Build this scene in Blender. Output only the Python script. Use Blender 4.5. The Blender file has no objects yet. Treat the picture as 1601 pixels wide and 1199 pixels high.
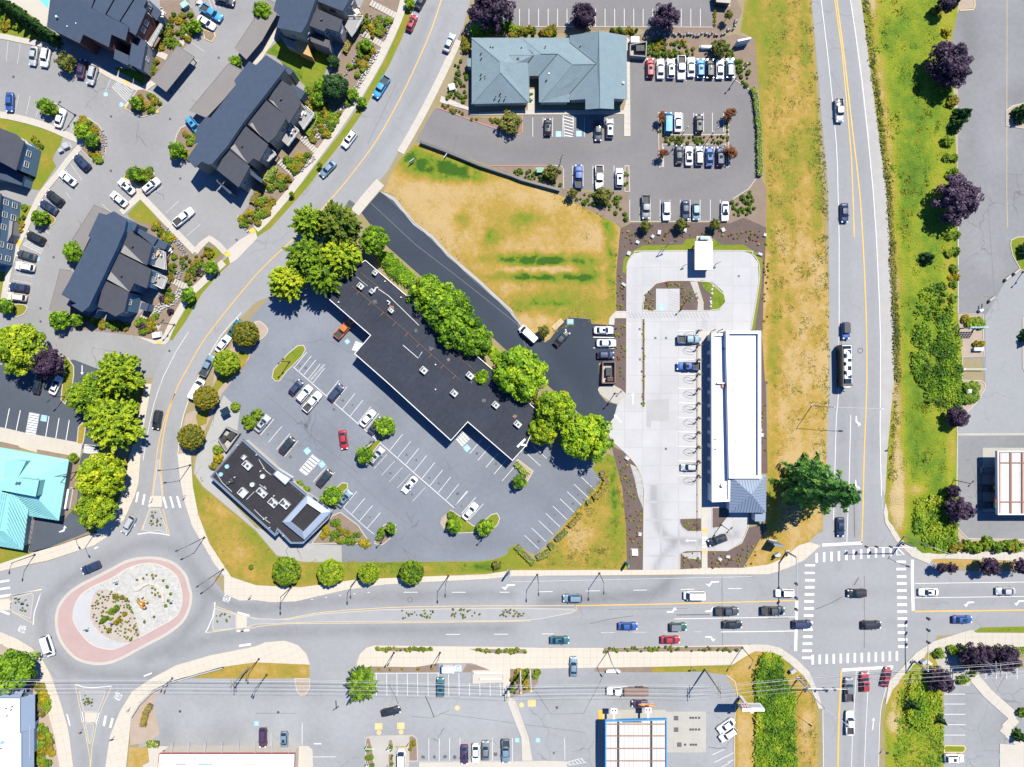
import bpy,math,random
import numpy as np
from mathutils import Vector
from mathutils.geometry import delaunay_2d_cdt,tessellate_polygon
R=math.radians
random.seed(7);RNG=np.random.default_rng(7)
sc=bpy.context.scene
col=sc.collection
# ---- map scale
S=0.163 # metres per map unit (one unit = one pixel of the survey photo on the ground)
H=178.0 # height of the drone
CX,CY=800.5,599.5
# ---- camera
cam_d=bpy.data.cameras.new('camera');cam=bpy.data.objects.new('camera',cam_d);col.objects.link(cam)
cam.location=(0,0,H);cam.rotation_euler=(0,0,0)
cam_d.sensor_fit='HORIZONTAL';cam_d.sensor_width=36.0
cam_d.lens=18.0*H/(CX*S)
cam_d.clip_start=1.0;cam_d.clip_end=9000.0
sc.camera=cam
# ---- light
SUN_EL=R(59.5);SUN_AZ=R(34.0) # clockwise from map north (up in the picture)
world=bpy.data.worlds.new('World');sc.world=world;world.use_nodes=True
wn=world.node_tree.nodes;wl=world.node_tree.links
sky=wn.new('ShaderNodeTexSky');sky.sky_type='NISHITA';sky.sun_disc=False
sky.sun_elevation=SUN_EL;sky.sun_rotation=SUN_AZ;sky.air_density=1.0;sky.dust_density=0.0;sky.ozone_density=6.0
tint=wn.new('ShaderNodeVectorMath');tint.operation='MULTIPLY';tint.inputs[1].default_value=(.55,.95,1.45);wl.new(sky.outputs[0],tint.inputs[0]);wl.new(tint.outputs[0],wn['Background'].inputs[0]);wn['Background'].inputs[1].default_value=0.06
sd=bpy.data.lights.new('sun','SUN');sd.energy=4.5;sd.angle=R(0.53);sd.color=(1.0,0.945,0.825)
so=bpy.data.objects.new('sun',sd);col.objects.link(so)
dsun=Vector((math.sin(SUN_AZ)*math.cos(SUN_EL),math.cos(SUN_AZ)*math.cos(SUN_EL),math.sin(SUN_EL)))
so.rotation_euler=dsun.to_track_quat('Z','Y').to_euler();so.location=dsun*300
sc.view_settings.view_transform='Standard';sc.view_settings.look='None'
sc.view_settings.exposure=1.46;sc.view_settings.gamma=1.0;sc.view_settings.use_curve_mapping=False
sc.render.engine='CYCLES'
sc.cycles.max_bounces=5;sc.cycles.diffuse_bounces=2;sc.cycles.glossy_bounces=2;sc.cycles.transparent_max_bounces=4
sc.cycles.use_denoising=True
# ---- map helpers
def W(px,py,z=0.0):
 k=(1-z/H)*S
 return((px-CX)*k,(CY-py)*k,z)
def pts(s):
 if not isinstance(s,str):return list(s)
 ox=oy=0.0;f=1.0;out=[]
 for t in s.split():
  if t[0]=='@':
   a=t[1:].split(';');ox,oy,f=float(a[0]),float(a[1]),float(a[2])
  elif t=='px':ox=oy=0.0;f=1.0
  elif ',' in t:
   x,y=t.split(',');out.append((ox+float(x)/f,oy+float(y)/f))
  else:ox,oy,f=400.0*int(t[0]),300.0*int(t[1]),4.0
 return out
def xy(P,z=0.0):return[W(p[0],p[1],z)[:2]for p in P]
def area2(Q):
 return sum(Q[i][0]*Q[(i+1)%len(Q)][1]-Q[(i+1)%len(Q)][0]*Q[i][1]for i in range(len(Q)))
def ccw(Q):return Q if area2(Q)>0 else Q[::-1]
def inset(Q,d):
 """offset a ccw polygon inwards by d metres"""
 n=len(Q);out=[]
 for i in range(n):
  a,b,c=Vector(Q[i-1]),Vector(Q[i]),Vector(Q[(i+1)%n])
  e1=(b-a);e2=(c-b)
  if e1.length<1e-6 or e2.length<1e-6:out.append(tuple(b));continue
  e1.normalize();e2.normalize()
  n1=Vector((-e1.y,e1.x));n2=Vector((-e2.y,e2.x))
  m=n1+n2
  if m.length<1e-4:m=n1
  m.normalize();k=max(0.45,m.dot(n1))
  out.append(tuple(b+m*(d/k)))
 return out
def smooth(P,n=4,closed=True):
 """Catmull-Rom through the points"""
 P=[np.array(p,float)for p in P];N=len(P);out=[]
 rng=range(N)if closed else range(N-1)
 for i in rng:
  g=(lambda k:P[k%N])if closed else(lambda k:P[min(max(k,0),N-1)])
  p0,p1,p2,p3=g(i-1),g(i),g(i+1),g(i+2)
  for j in range(n):
   t=j/n
   out.append(tuple(0.5*((2*p1)+(p2-p0)*t+(2*p0-5*p1+4*p2-p3)*t*t+(3*p1-p0-3*p2+p3)*t**3)))
 if not closed:out.append(tuple(P[-1]))
 return out
def inside(X,Y,Q):
 X=np.asarray(X,float);Y=np.asarray(Y,float);r=np.zeros(X.shape,bool);n=len(Q)
 for i in range(n):
  x1,y1=Q[i];x2,y2=Q[(i+1)%n]
  if y1==y2:continue
  c=((y1>Y)!=(y2>Y))&(X<(x2-x1)*(Y-y1)/(y2-y1)+x1)
  r^=c
 return r
def clip(Q,C):
 """clip polygon Q by convex ccw polygon C"""
 out=list(Q)
 for i in range(len(C)):
  if not out:return[]
  ax,ay=C[i];bx,by=C[(i+1)%len(C)]
  inn=lambda p:(bx-ax)*(p[1]-ay)-(by-ay)*(p[0]-ax)>=-1e-9
  res=[]
  for j in range(len(out)):
   p,q=out[j-1],out[j]
   ip,iq=inn(p),inn(q)
   if ip!=iq:
    dx,dy=q[0]-p[0],q[1]-p[1]
    den=(bx-ax)*dy-(by-ay)*dx
    if abs(den)>1e-12:
     t=-((bx-ax)*(p[1]-ay)-(by-ay)*(p[0]-ax))/den
     res.append((p[0]+t*dx,p[1]+t*dy))
   if iq:res.append(q)
  out=res
 return out
# value noise on the map (numpy)
_T=RNG.random((256,256))
def vnoise(x,y):
 xi=np.floor(x).astype(int);yi=np.floor(y).astype(int);fx=x-xi;fy=y-yi
 fx=fx*fx*(3-2*fx);fy=fy*fy*(3-2*fy)
 a=_T[xi%256,yi%256];b=_T[(xi+1)%256,yi%256];c=_T[xi%256,(yi+1)%256];d=_T[(xi+1)%256,(yi+1)%256]
 return(a*(1-fx)+b*fx)*(1-fy)+(c*(1-fx)+d*fx)*fy
def fbm(x,y,o=4):
 s=0;a=.5;t=0
 for i in range(o):
  s=s+a*vnoise(x*2**i+17.3*i,y*2**i+5.1*i);t+=a;a*=.55
 return s/t
def dist_line(X,Y,L):
 best=np.full(np.shape(X),1e9)
 for i in range(len(L)-1):
  ax,ay=L[i];bx,by=L[i+1];dx,dy=bx-ax,by-ay
  t=np.clip(((X-ax)*dx+(Y-ay)*dy)/max(dx*dx+dy*dy,1e-9),0,1)
  best=np.minimum(best,np.hypot(X-ax-t*dx,Y-ay-t*dy))
 return best
# ---- object helpers
_mc={}
def props(o,label=None,cat=None,group=None,kind=None):
 if label:o['label']=label
 if cat:o['category']=cat
 if group:o['group']=group
 if kind:o['kind']=kind
 return o
def mesh(name,V,F,mats=None,fm=None,sm=False):
 me=bpy.data.meshes.new(name);me.from_pydata([tuple(map(float,v))for v in V],[],[tuple(f)for f in F])
 for m in(mats if isinstance(mats,(list,tuple))else[mats]):
  if m is not None:me.materials.append(m)
 if fm is not None:me.polygons.foreach_set('material_index',np.array(fm,np.int32))
 if sm:me.polygons.foreach_set('use_smooth',np.ones(len(me.polygons),bool))
 me.update();return me
def link(name,me,parent=None,loc=None,rz=None,**k):
 o=bpy.data.objects.new(name,me);col.objects.link(o)
 if parent is not None:o.parent=parent
 if loc is not None:o.location=loc
 if rz is not None:o.rotation_euler=(0,0,rz)
 return props(o,**k)
def mk(name,V,F,mats,parent=None,sm=False,fm=None,**k):return link(name,mesh(name,V,F,mats,fm,sm),parent,**k)
def thing(name,loc,rz=0.0,**k):return link(name,None,None,loc,rz,**k)
class MB:
 """collects boxes, tubes and faces into one mesh"""
 def __init__(s):s.V=[];s.F=[];s.M=[]
 def face(s,P,m=0):
  b=len(s.V);s.V+=list(P);s.F.append(tuple(range(b,b+len(P))));s.M.append(m);return s
 def add(s,V,F,m=0):
  b=len(s.V);s.V+=list(V);s.F+=[tuple(i+b for i in f)for f in F];s.M+=[m]*len(F);return s
 def box(s,c,d,rz=0.0,m=0,tap=1.0):
  x,y,z=d[0]/2,d[1]/2,d[2]/2;ca,sa=math.cos(rz),math.sin(rz);V=[]
  for k in(-1,1):
   t=tap if k>0 else 1.0
   for i,j in((-1,-1),(1,-1),(1,1),(-1,1)):
    X,Y=i*x*t,j*y*t
    V.append((c[0]+X*ca-Y*sa,c[1]+X*sa+Y*ca,c[2]+k*z))
  return s.add(V,[(3,2,1,0),(4,5,6,7),(0,1,5,4),(1,2,6,5),(2,3,7,6),(3,0,4,7)],m)
 def bar(s,a,b,w,h,m=0):
  a,b=Vector(a),Vector(b);d=(b-a);L=d.length
  if L<1e-6:return s
  d.normalize();up=Vector((0,0,1))if abs(d.z)<.95 else Vector((1,0,0))
  sx=d.cross(up).normalized();uz=sx.cross(d).normalized();V=[]
  for p in(a,b):
   for i,j in((-1,-1),(1,-1),(1,1),(-1,1)):V.append(tuple(p+sx*(i*w/2)+uz*(j*h/2)))
  return s.add(V,[(0,1,2,3),(7,6,5,4),(0,4,5,1),(1,5,6,2),(2,6,7,3),(3,7,4,0)],m)
 def tube(s,P,r,n=8,m=0,caps=True):
  P=[Vector(p)for p in P];rr=r if isinstance(r,(list,tuple))else[r]*len(P);rings=[]
  for i,p in enumerate(P):
   d=(P[min(i+1,len(P)-1)]-P[max(i-1,0)])
   if d.length<1e-6:d=Vector((0,0,1))
   d.normalize();up=Vector((0,0,1))if abs(d.z)<.9 else Vector((1,0,0))
   a=d.cross(up).normalized();b=a.cross(d)
   rings.append([tuple(p+(a*math.cos(2*math.pi*k/n)+b*math.sin(2*math.pi*k/n))*rr[i])for k in range(n)])
  V=[v for q in rings for v in q];F=[]
  for i in range(len(P)-1):
   for k in range(n):
    F.append((i*n+k,i*n+(k+1)%n,(i+1)*n+(k+1)%n,(i+1)*n+k))
  if caps:F.append(tuple(range(n))[::-1]);F.append(tuple((len(P)-1)*n+k for k in range(n)))
  return s.add(V,F,m)
 def prism(s,Q,z0,z1,m=0,ms=None,bottom=False):
  """Q: list of world xy; z1 may be a list"""
  Q=[tuple(q)for q in Q];z1=list(z1)if isinstance(z1,(list,tuple))else[z1]*len(Q)
  if area2(Q)<0:Q=Q[::-1];z1=z1[::-1]
  n=len(Q);b=len(s.V)
  z0=z0 if isinstance(z0,(list,tuple))else[z0]*n
  s.V+=[(q[0],q[1],z0[i])for i,q in enumerate(Q)]+[(q[0],q[1],z1[i])for i,q in enumerate(Q)]
  s.F.append(tuple(b+n+i for i in range(n)));s.M.append(m)
  if bottom:s.F.append(tuple(b+i for i in range(n))[::-1]);s.M.append(m)
  for i in range(n):
   j=(i+1)%n;s.F.append((b+i,b+j,b+n+j,b+n+i));s.M.append(m if ms is None else ms)
  return s
 def build(s,name,mats,parent=None,sm=False,**k):
  return mk(name,s.V,s.F,mats,parent,sm,s.M if isinstance(mats,(list,tuple))and len(mats)>1 else None,**k)
 def mesh(s,name,mats,sm=False):
  return mesh(name,s.V,s.F,mats,s.M if isinstance(mats,(list,tuple))and len(mats)>1 else None,sm)
# ---- materials
def _mat(name):
 m=bpy.data.materials.new(name);m.use_nodes=True;nt=m.node_tree
 return m,nt,nt.nodes,nt.links,nt.nodes['Principled BSDF']
def _noise(n,l,vec,scale,detail=4,rough=.6):
 t=n.new('ShaderNodeTexNoise');t.inputs['Scale'].default_value=scale;t.inputs['Detail'].default_value=detail;t.inputs['Roughness'].default_value=rough
 l.new(vec,t.inputs['Vector']);return t.outputs['Fac']
def _math(n,l,op,a,b,c=None):
 t=n.new('ShaderNodeMath');t.operation=op
 for i,v in enumerate((a,b,c)):
  if v is None:continue
  if isinstance(v,(int,float)):t.inputs[i].default_value=v
  else:l.new(v,t.inputs[i])
 return t.outputs[0]
def plain(name,c,rough=.7,var=.12,scale=1.5,fine=8.0,fv=.06,metal=0.0,coat=0.0,world_co=False,bump=0.0,spec=.5,attr=None,crack=0.0,grit=0.0):
 """one colour with grain and soft stains; the attribute 'v' darkens worn tracks and oil spots"""
 m,nt,n,l,b=_mat(name)
 if world_co:vec=n.new('ShaderNodeNewGeometry').outputs['Position']
 else:vec=n.new('ShaderNodeTexCoord').outputs['Object']
 f1=_noise(n,l,vec,scale,5);f2=_noise(n,l,vec,fine,3)
 k=_math(n,l,'MULTIPLY_ADD',f1,2.4*var,1-1.2*var)
 k=_math(n,l,'MULTIPLY',k,_math(n,l,'MULTIPLY_ADD',f2,2.4*fv,1-1.2*fv))
 if grit:
  f3=_noise(n,l,vec,60.0,1);k=_math(n,l,'MULTIPLY',k,_math(n,l,'MULTIPLY_ADD',f3,2*grit,1-grit))
 if crack:
  v=n.new('ShaderNodeTexVoronoi');v.feature='DISTANCE_TO_EDGE';v.inputs['Scale'].default_value=.085
  w=n.new('ShaderNodeVectorMath');w.operation='MULTIPLY_ADD'
  nz=n.new('ShaderNodeTexNoise');nz.inputs['Scale'].default_value=.2;nz.inputs['Detail'].default_value=2;l.new(vec,nz.inputs['Vector'])
  l.new(nz.outputs['Color'],w.inputs[0]);w.inputs[1].default_value=(5,5,0);l.new(vec,w.inputs[2]);l.new(w.outputs[0],v.inputs['Vector'])
  lt=_math(n,l,'LESS_THAN',v.outputs['Distance'],.006)
  gate=_math(n,l,'GREATER_THAN',_noise(n,l,vec,.045,2),.55)
  k=_math(n,l,'MULTIPLY',k,_math(n,l,'MULTIPLY_ADD',_math(n,l,'MULTIPLY',lt,gate),-crack,1.0))
 if attr:
  a=n.new('ShaderNodeAttribute');a.attribute_name='v'
  k=_math(n,l,'MULTIPLY',k,_math(n,l,'SUBTRACT',1.0,a.outputs['Fac']))
 mx=n.new('ShaderNodeVectorMath');mx.operation='SCALE';mx.inputs[0].default_value=c[:3];l.new(k,mx.inputs['Scale'])
 l.new(mx.outputs[0],b.inputs['Base Color'])
 b.inputs['Roughness'].default_value=rough;b.inputs['Metallic'].default_value=metal;b.inputs['Coat Weight'].default_value=coat
 b.inputs['Specular IOR Level'].default_value=spec
 if bump:
  bp=n.new('ShaderNodeBump');bp.inputs['Strength'].default_value=bump;bp.inputs['Distance'].default_value=.05;l.new(f2,bp.inputs['Height']);l.new(bp.outputs[0],b.inputs['Normal'])
 return m
def ramp_mat(name,stops,rough=.9,var=.5,scale=.8,fine=5.0,world_co=True,bump=.5,dist=.25,spec=.15,base=0.0,streak=None):
 """colour ramp driven by the attribute 'v' plus noise (dryness of grass, mix of stones)"""
 m,nt,n,l,b=_mat(name)
 vec=n.new('ShaderNodeNewGeometry').outputs['Position']if world_co else n.new('ShaderNodeTexCoord').outputs['Object']
 a=n.new('ShaderNodeAttribute');a.attribute_name='v'
 f1=_noise(n,l,vec,scale,5,.7);f2=_noise(n,l,vec,fine,3,.7)
 k=_math(n,l,'ADD',a.outputs['Fac'],_math(n,l,'MULTIPLY_ADD',f1,var,base-.5*var))
 k=_math(n,l,'ADD',k,_math(n,l,'MULTIPLY_ADD',f2,var*.8,-.4*var))
 r=n.new('ShaderNodeValToRGB');e=r.color_ramp.elements
 while len(e)<len(stops):e.new(.5)
 for q,(p,c)in zip(e,stops):q.position=p;q.color=(*c,1)
 l.new(k,r.inputs[0]);l.new(r.outputs[0],b.inputs['Base Color'])
 b.inputs['Roughness'].default_value=rough;b.inputs['Specular IOR Level'].default_value=spec
 if bump:
  bp=n.new('ShaderNodeBump');bp.inputs['Strength'].default_value=bump;bp.inputs['Distance'].default_value=dist;l.new(f2,bp.inputs['Height']);l.new(bp.outputs[0],b.inputs['Normal'])
 return m
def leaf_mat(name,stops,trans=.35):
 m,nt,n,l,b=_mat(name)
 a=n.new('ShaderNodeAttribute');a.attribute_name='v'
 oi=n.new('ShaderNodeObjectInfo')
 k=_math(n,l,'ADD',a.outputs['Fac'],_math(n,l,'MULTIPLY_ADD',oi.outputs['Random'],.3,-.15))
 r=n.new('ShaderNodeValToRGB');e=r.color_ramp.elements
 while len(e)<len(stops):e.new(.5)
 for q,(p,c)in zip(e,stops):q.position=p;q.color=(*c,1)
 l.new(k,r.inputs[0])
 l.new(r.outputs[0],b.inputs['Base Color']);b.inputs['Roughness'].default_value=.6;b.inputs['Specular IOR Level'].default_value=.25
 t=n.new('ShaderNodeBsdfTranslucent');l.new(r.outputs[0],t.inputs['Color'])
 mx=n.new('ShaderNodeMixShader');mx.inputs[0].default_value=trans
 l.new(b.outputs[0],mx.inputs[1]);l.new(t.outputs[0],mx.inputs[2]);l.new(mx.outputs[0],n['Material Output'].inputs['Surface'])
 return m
def gloss(name,c,rough=.28,metal=0.0,coat=.6):
 m,nt,n,l,b=_mat(name)
 b.inputs['Base Color'].default_value=(*c,1);b.inputs['Roughness'].default_value=rough;b.inputs['Metallic'].default_value=metal
 b.inputs['Coat Weight'].default_value=coat;b.inputs['Coat Roughness'].default_value=.03;b.inputs['Specular IOR Level'].default_value=.35
 vec=n.new('ShaderNodeTexCoord').outputs['Object'];f=_noise(n,l,vec,3.0,4)
 l.new(_math(n,l,'MULTIPLY_ADD',f,.06,rough-.03),b.inputs['Roughness'])
 return m
MAT={}
def asph(key,c,var=.12,crack=.35,fv=.08):MAT[key]=plain(key+'_asphalt',c,.92,var,.06,.9,fv,world_co=True,spec=.12,attr=True,crack=crack,grit=.12,bump=.1)
asph('road',(.157,.160,.166),.10,.12);asph('apt',(.150,.150,.152),.12,.3);asph('clinic',(.106,.103,.104),.08,.1)
asph('mall',(.106,.116,.134),.16,.2,.1);asph('new',(.0225,.0290,.0400),.12,.15);asph('bank',(.042,.050,.062),.16,.6)
asph('south',(.154,.159,.165),.16,.25,.1);asph('east',(.122,.124,.128),.16,.25,.12);asph('east_light',(.155,.16,.165),.08,.15);asph('lane',(.19,.19,.185),.14,.3);asph('patch',(.062,.064,.068),.08,0)
MAT['shoulder']=plain('shoulder_gravel',(.205,.198,.192),.95,.14,.3,3.0,.14,world_co=True,spec=.2,grit=.2,bump=.2)
def conc(key,c,var=.1,**k):MAT[key]=plain(key+'_concrete',c,.88,var,.25,2.2,.06,world_co=True,spec=.3,attr=True,grit=.06,**k)
conc('walk',(.262,.243,.212),.08);conc('walk_s',(.285,.258,.215),.06);conc('wash',(.235,.235,.238),.08);conc('wash_joint',(.185,.185,.186));conc('kerb',(.25,.232,.205),.1);conc('greywalk',(.20,.20,.198),.1);conc('pad',(.215,.205,.185),.14)
MAT['stamped']=plain('stamped_pink_concrete',(.222,.160,.150),.85,.1,.3,3.0,.08,world_co=True,spec=.3,grit=.08)
MAT['median']=plain('grey_exposed_aggregate',(.165,.168,.172),.9,.12,.4,4.0,.1,world_co=True,grit=.15,bump=.2)
MAT['dirt']=plain('pale_soil',(.205,.165,.132),.95,.15,.5,4.0,.16,world_co=True,grit=.2,spec=.1,bump=.3)
MAT['pale_bed']=plain('pale_pebbly_soil',(.225,.198,.178),.95,.15,.5,4.0,.2,world_co=True,grit=.25,spec=.1,bump=.3)
MAT['mulch']=plain('bark_mulch',(.072,.054,.048),.97,.2,.5,5.0,.3,world_co=True,grit=.35,spec=.1,bump=.5)
MAT['bed']=plain('tan_bark_bed',(.128,.098,.075),.97,.2,.5,5.0,.25,world_co=True,grit=.3,spec=.1,bump=.5)
MAT['gravel']=ramp_mat('cobble_gravel',[(.1,(.10,.10,.105)),(.4,(.19,.19,.185)),(.65,(.27,.265,.25)),(1,(.36,.35,.32))],var=.9,scale=1.2,fine=6.0,base=.5,bump=.8,dist=.15)
G0,G1,G2,G3,G4=(.020,.055,.004),(.082,.116,.008),(.122,.112,.014),(.192,.127,.026),(.236,.168,.076)
MAT['grass']=ramp_mat('grass',[(.05,G0),(.28,G1),(.5,G2),(.74,G3),(1,G4)],var=.62,scale=.8,fine=3.0,bump=.6,dist=.2)
MAT['rough_grass']=ramp_mat('rough_grass',[(.0,(.022,.055,.006)),(.3,(.070,.118,.008)),(.52,(.135,.152,.010)),(.78,(.19,.148,.025)),(1,(.26,.20,.1))],var=.6,scale=.45,fine=2.6,bump=.9,dist=.4)
MAT['ground']=ramp_mat('far_ground',[(.1,G2),(.5,(.15,.125,.07)),(.9,(.16,.14,.11))],var=.8,scale=.05,fine=.6,base=.5,bump=.3)
MAT['line']=plain('white_road_paint',(.36,.36,.355),.7,.16,.5,6.0,.1,world_co=True)
MAT['line_old']=plain('worn_white_paint',(.27,.27,.265),.8,.3,.8,5.0,.2,world_co=True)
MAT['yellow']=plain('yellow_road_paint',(.37,.215,.028),.7,.18,.5,6.0,.12,world_co=True)
MAT['yellow_pale']=plain('faded_yellow_paint',(.33,.25,.115),.8,.2,.5,6.0,.1,world_co=True)
MAT['tactile']=plain('yellow_tactile_paving',(.36,.24,.03),.8,.1,.5,12.0,.2,world_co=True)
MAT['blue_paint']=plain('light_blue_paint',(.13,.26,.36),.7,.14,.5,6.0,.1,world_co=True)
MAT['red_paint']=plain('red_kerb_paint',(.22,.085,.075),.7,.2,.5,6.0,.1,world_co=True)
MAT['stone']=plain('pale_stone',(.27,.27,.265),.9,.2,.6,4.0,.12);MAT['dstone']=plain('grey_stone',(.15,.15,.155),.9,.25,.6,4.0,.15)
MAT['water']=gloss('pool_water',(.10,.33,.36),.1,0,0)
MAT['slate']=plain('slate_shingles',(.025,.037,.060),.9,.16,.7,6.0,.3,bump=.5,spec=.3,world_co=True)
MAT['slate2']=plain('brown_grey_shingles',(.029,.031,.040),.9,.16,.7,6.0,.3,bump=.5,spec=.3,world_co=True)
MAT['palegrey_roof']=plain('pale_grey_shingles',(.135,.13,.127),.9,.1,.7,6.0,.2,bump=.3,world_co=True)
MAT['clinic_roof']=plain('grey_green_shingles',(.100,.138,.156),.9,.12,.5,4.0,.22,bump=.5,spec=.3,world_co=True)
MAT['cyan']=plain('turquoise_metal_roof',(.140,.315,.318),.45,.08,.4,4.0,.04,world_co=True,spec=.4)
MAT['tar']=plain('black_roof_membrane',(.0205,.0240,.0330),.9,.3,.15,1.2,.2,world_co=True,spec=.12)
MAT['tar2']=plain('brown_black_roof_membrane',(.0190,.0185,.0215),.9,.35,.25,1.5,.25,world_co=True,spec=.12)
MAT['white']=plain('white_roof_membrane',(.44,.44,.445),.7,.06,.3,3.0,.04,world_co=True)
MAT['trim']=plain('white_trim',(.40,.40,.40),.6,.08,.5,4.0,.05);MAT['cream']=plain('cream_stucco',(.33,.29,.235),.85,.1,.5,5.0,.06)
MAT['bluegrey']=plain('blue_grey_metal',(.085,.115,.165),.5,.08,.5,5.0,.05);MAT['pale_blue']=plain('pale_blue_metal',(.20,.235,.29),.5,.08,.5,5.0,.05);MAT['seam']=plain('steel_blue_standing_seam',(.115,.145,.195),.45,.08,.4,5.0,.05)
MAT['beige']=plain('beige_siding',(.21,.185,.14),.85,.1,.5,5.0,.08);MAT['taupe']=plain('grey_siding',(.16,.16,.16),.85,.1,.5,5.0,.08)
MAT['blue_wall']=plain('blue_siding',(.06,.115,.17),.85,.1,.5,5.0,.08);MAT['red_wall']=plain('brick_red_siding',(.095,.030,.022),.85,.12,.5,5.0,.1);MAT['ochre']=plain('ochre_siding',(.26,.16,.06),.85,.1,.5,5.0,.08)
MAT['carport']=plain('taupe_carport_roof',(.105,.097,.093),.85,.1,.3,4.0,.06,world_co=True)
MAT['steel']=plain('galvanised_steel',(.24,.25,.26),.5,.15,2.0,8.0,.06,metal=.2);MAT['dark']=plain('dark_bronze_metal',(.02,.021,.024),.5,.1);MAT['wood']=plain('weathered_pole_wood',(.15,.125,.1),.9,.2,1.0,8.0,.1)
MAT['unit']=plain('pale_grey_sheet_metal',(.27,.285,.285),.55,.14,1.5,6.0,.08);MAT['vent']=plain('dark_vent',(.03,.032,.035),.6,.1)
MAT['rust']=plain('rust_brown_pipe',(.14,.068,.048),.8,.25,1.0,6.0,.1);MAT['deck']=plain('pale_ribbed_deck',(.30,.29,.275),.7,.12,.5,6.0,.1,world_co=True)
MAT['bluefascia']=plain('blue_fascia',(.03,.16,.32),.5,.08);MAT['redfascia']=plain('red_fascia',(.23,.05,.05),.5,.08);MAT['green_metal']=plain('green_painted_metal',(.03,.13,.08),.5,.15);MAT['teal']=plain('pale_teal_steel',(.17,.31,.29),.5,.1)
MAT['gold']=plain('golden_sculpture_bronze',(.30,.15,.03),.4,.2,2.0,8.0,.1,metal=.3);MAT['orange']=plain('orange_plastic',(.34,.12,.02),.5,.1);MAT['tan_wood']=plain('tan_timber',(.27,.2,.12),.85,.15,1.0,8.0,.1)
MAT['wire']=plain('aluminium_cable',(.30,.30,.30),.5,.05);MAT['seal']=plain('crack_sealant',(.075,.077,.08),.8,.1)
MAT['black']=plain('black_rubber',(.012,.012,.013),.7,.1);MAT['brown']=plain('brown_paint',(.10,.04,.03),.6,.1)
MAT['glass']=gloss('tinted_glass',(.010,.020,.030),.04,0,0);MAT['pane']=gloss('window_pane',(.035,.06,.07),.08,0,.3);MAT['sky_glass']=gloss('teal_glass',(.03,.12,.14),.1,0,.3)
MAT['tyre']=plain('tyre_rubber',(.012,.012,.012),.85,.1);MAT['rim']=gloss('wheel_rim',(.3,.3,.31),.3,.8,0);MAT['head']=gloss('headlight_lens',(.4,.42,.44),.12,0,.5);MAT['tail']=gloss('taillight_lens',(.25,.012,.01),.15,0,.5)
MAT['bark']=plain('tree_bark',(.075,.058,.045),.95,.3,2.0,9.0,.2,bump=.6)
for k,c in dict(white=(.50,.50,.50),cream=(.42,.37,.30),silver=(.25,.26,.27),grey=(.10,.108,.118),bluegrey=(.10,.15,.195),black=(.009,.010,.013),navy=(.010,.018,.050),blue=(.012,.045,.17),skyblue=(.02,.16,.34),red=(.20,.010,.014),darkred=(.13,.008,.016),teal=(.012,.065,.085),green=(.008,.055,.038),orange=(.28,.075,.008),purple=(.035,.015,.045),charcoal=(.028,.034,.04)).items():
 MAT['p_'+k]=gloss(k+'_car_paint',c,.5,.2 if k in('silver','grey','bluegrey')else 0.0,.35)
# ==== GROUND, ROADS, PAVING
LV=.004;_sn=[0]
def sheet(name,P,mat,lvl,cell=None,paint=None,raise_=0.0,side=None,parent=None,kind='structure',sm=0,relief=0.0,**k):
 """a sheet of ground; with raise_ it is a slab with sides; cell gives it interior points that carry the attribute v"""
 P=pts(P)
 if sm:P=smooth(P,sm)
 _sn[0]+=1;z=lvl*LV+raise_+(_sn[0]%11)*.00034
 Q=ccw(xy(P));m=MB()
 if cell:
  q=np.array(Q);x0,y0=q.min(0);x1,y1=q.max(0)
  gx,gy=np.meshgrid(np.arange(x0,x1,cell),np.arange(y0,y1,cell))
  gx=gx.ravel()+(RNG.random(gx.size)-.5)*cell*.6;gy=gy.ravel()+(RNG.random(gy.size)-.5)*cell*.6
  ok=inside(gx,gy,inset(Q,cell*.3))&inside(gx,gy,Q)
  V=[Vector(p)for p in Q]+[Vector(p)for p in zip(gx[ok],gy[ok])]
  v,e,f,*_=delaunay_2d_cdt(V,[],[list(range(len(Q)))],1,1e-4)
  a=np.array([(p.x,p.y)for p in v])
  zz=np.full(len(a),z)
  if relief:
   edge=dist_line(a[:,0],a[:,1],list(Q)+[Q[0]])
   zz=z+relief*np.clip(edge/2.0,0,1)*fbm(a[:,0]*.35,a[:,1]*.35,4)
  V3=np.c_[a,zz];f=[tuple(t)if area2([tuple(a[i])for i in t])>0 else tuple(t)[::-1]for t in f]
  m.add([tuple(p)for p in V3],f)
  o_me=mesh(name,m.V,m.F,[mat]+([side]if side else[]))
  if paint is not None:
   X=a[:,0]/S+CX;Y=CY-a[:,1]/S
   at=o_me.attributes.new('v','FLOAT','POINT');at.data.foreach_set('value',np.asarray(paint(X,Y),np.float32))
  if relief:o_me.polygons.foreach_set('use_smooth',np.ones(len(o_me.polygons),bool))
  o=link(name,o_me,parent,kind=kind,**k)
 else:
  if raise_:m.prism(Q,0.0,z,0,1 if side else None)
  else:m.face([(x,y,z)for x,y in Q])
  o=m.build(name,[mat]+([side]if side else[]),parent,kind=kind,**k)
 if cell and raise_:
  m=MB();n=len(Q)
  for i in range(n):
   a_,b_=Q[i],Q[(i+1)%n];m.face([(*a_,0),(*b_,0),(*b_,z),(*a_,z)])
  m.build('edge_kerb',MAT['kerb'],o)
 return o
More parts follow.
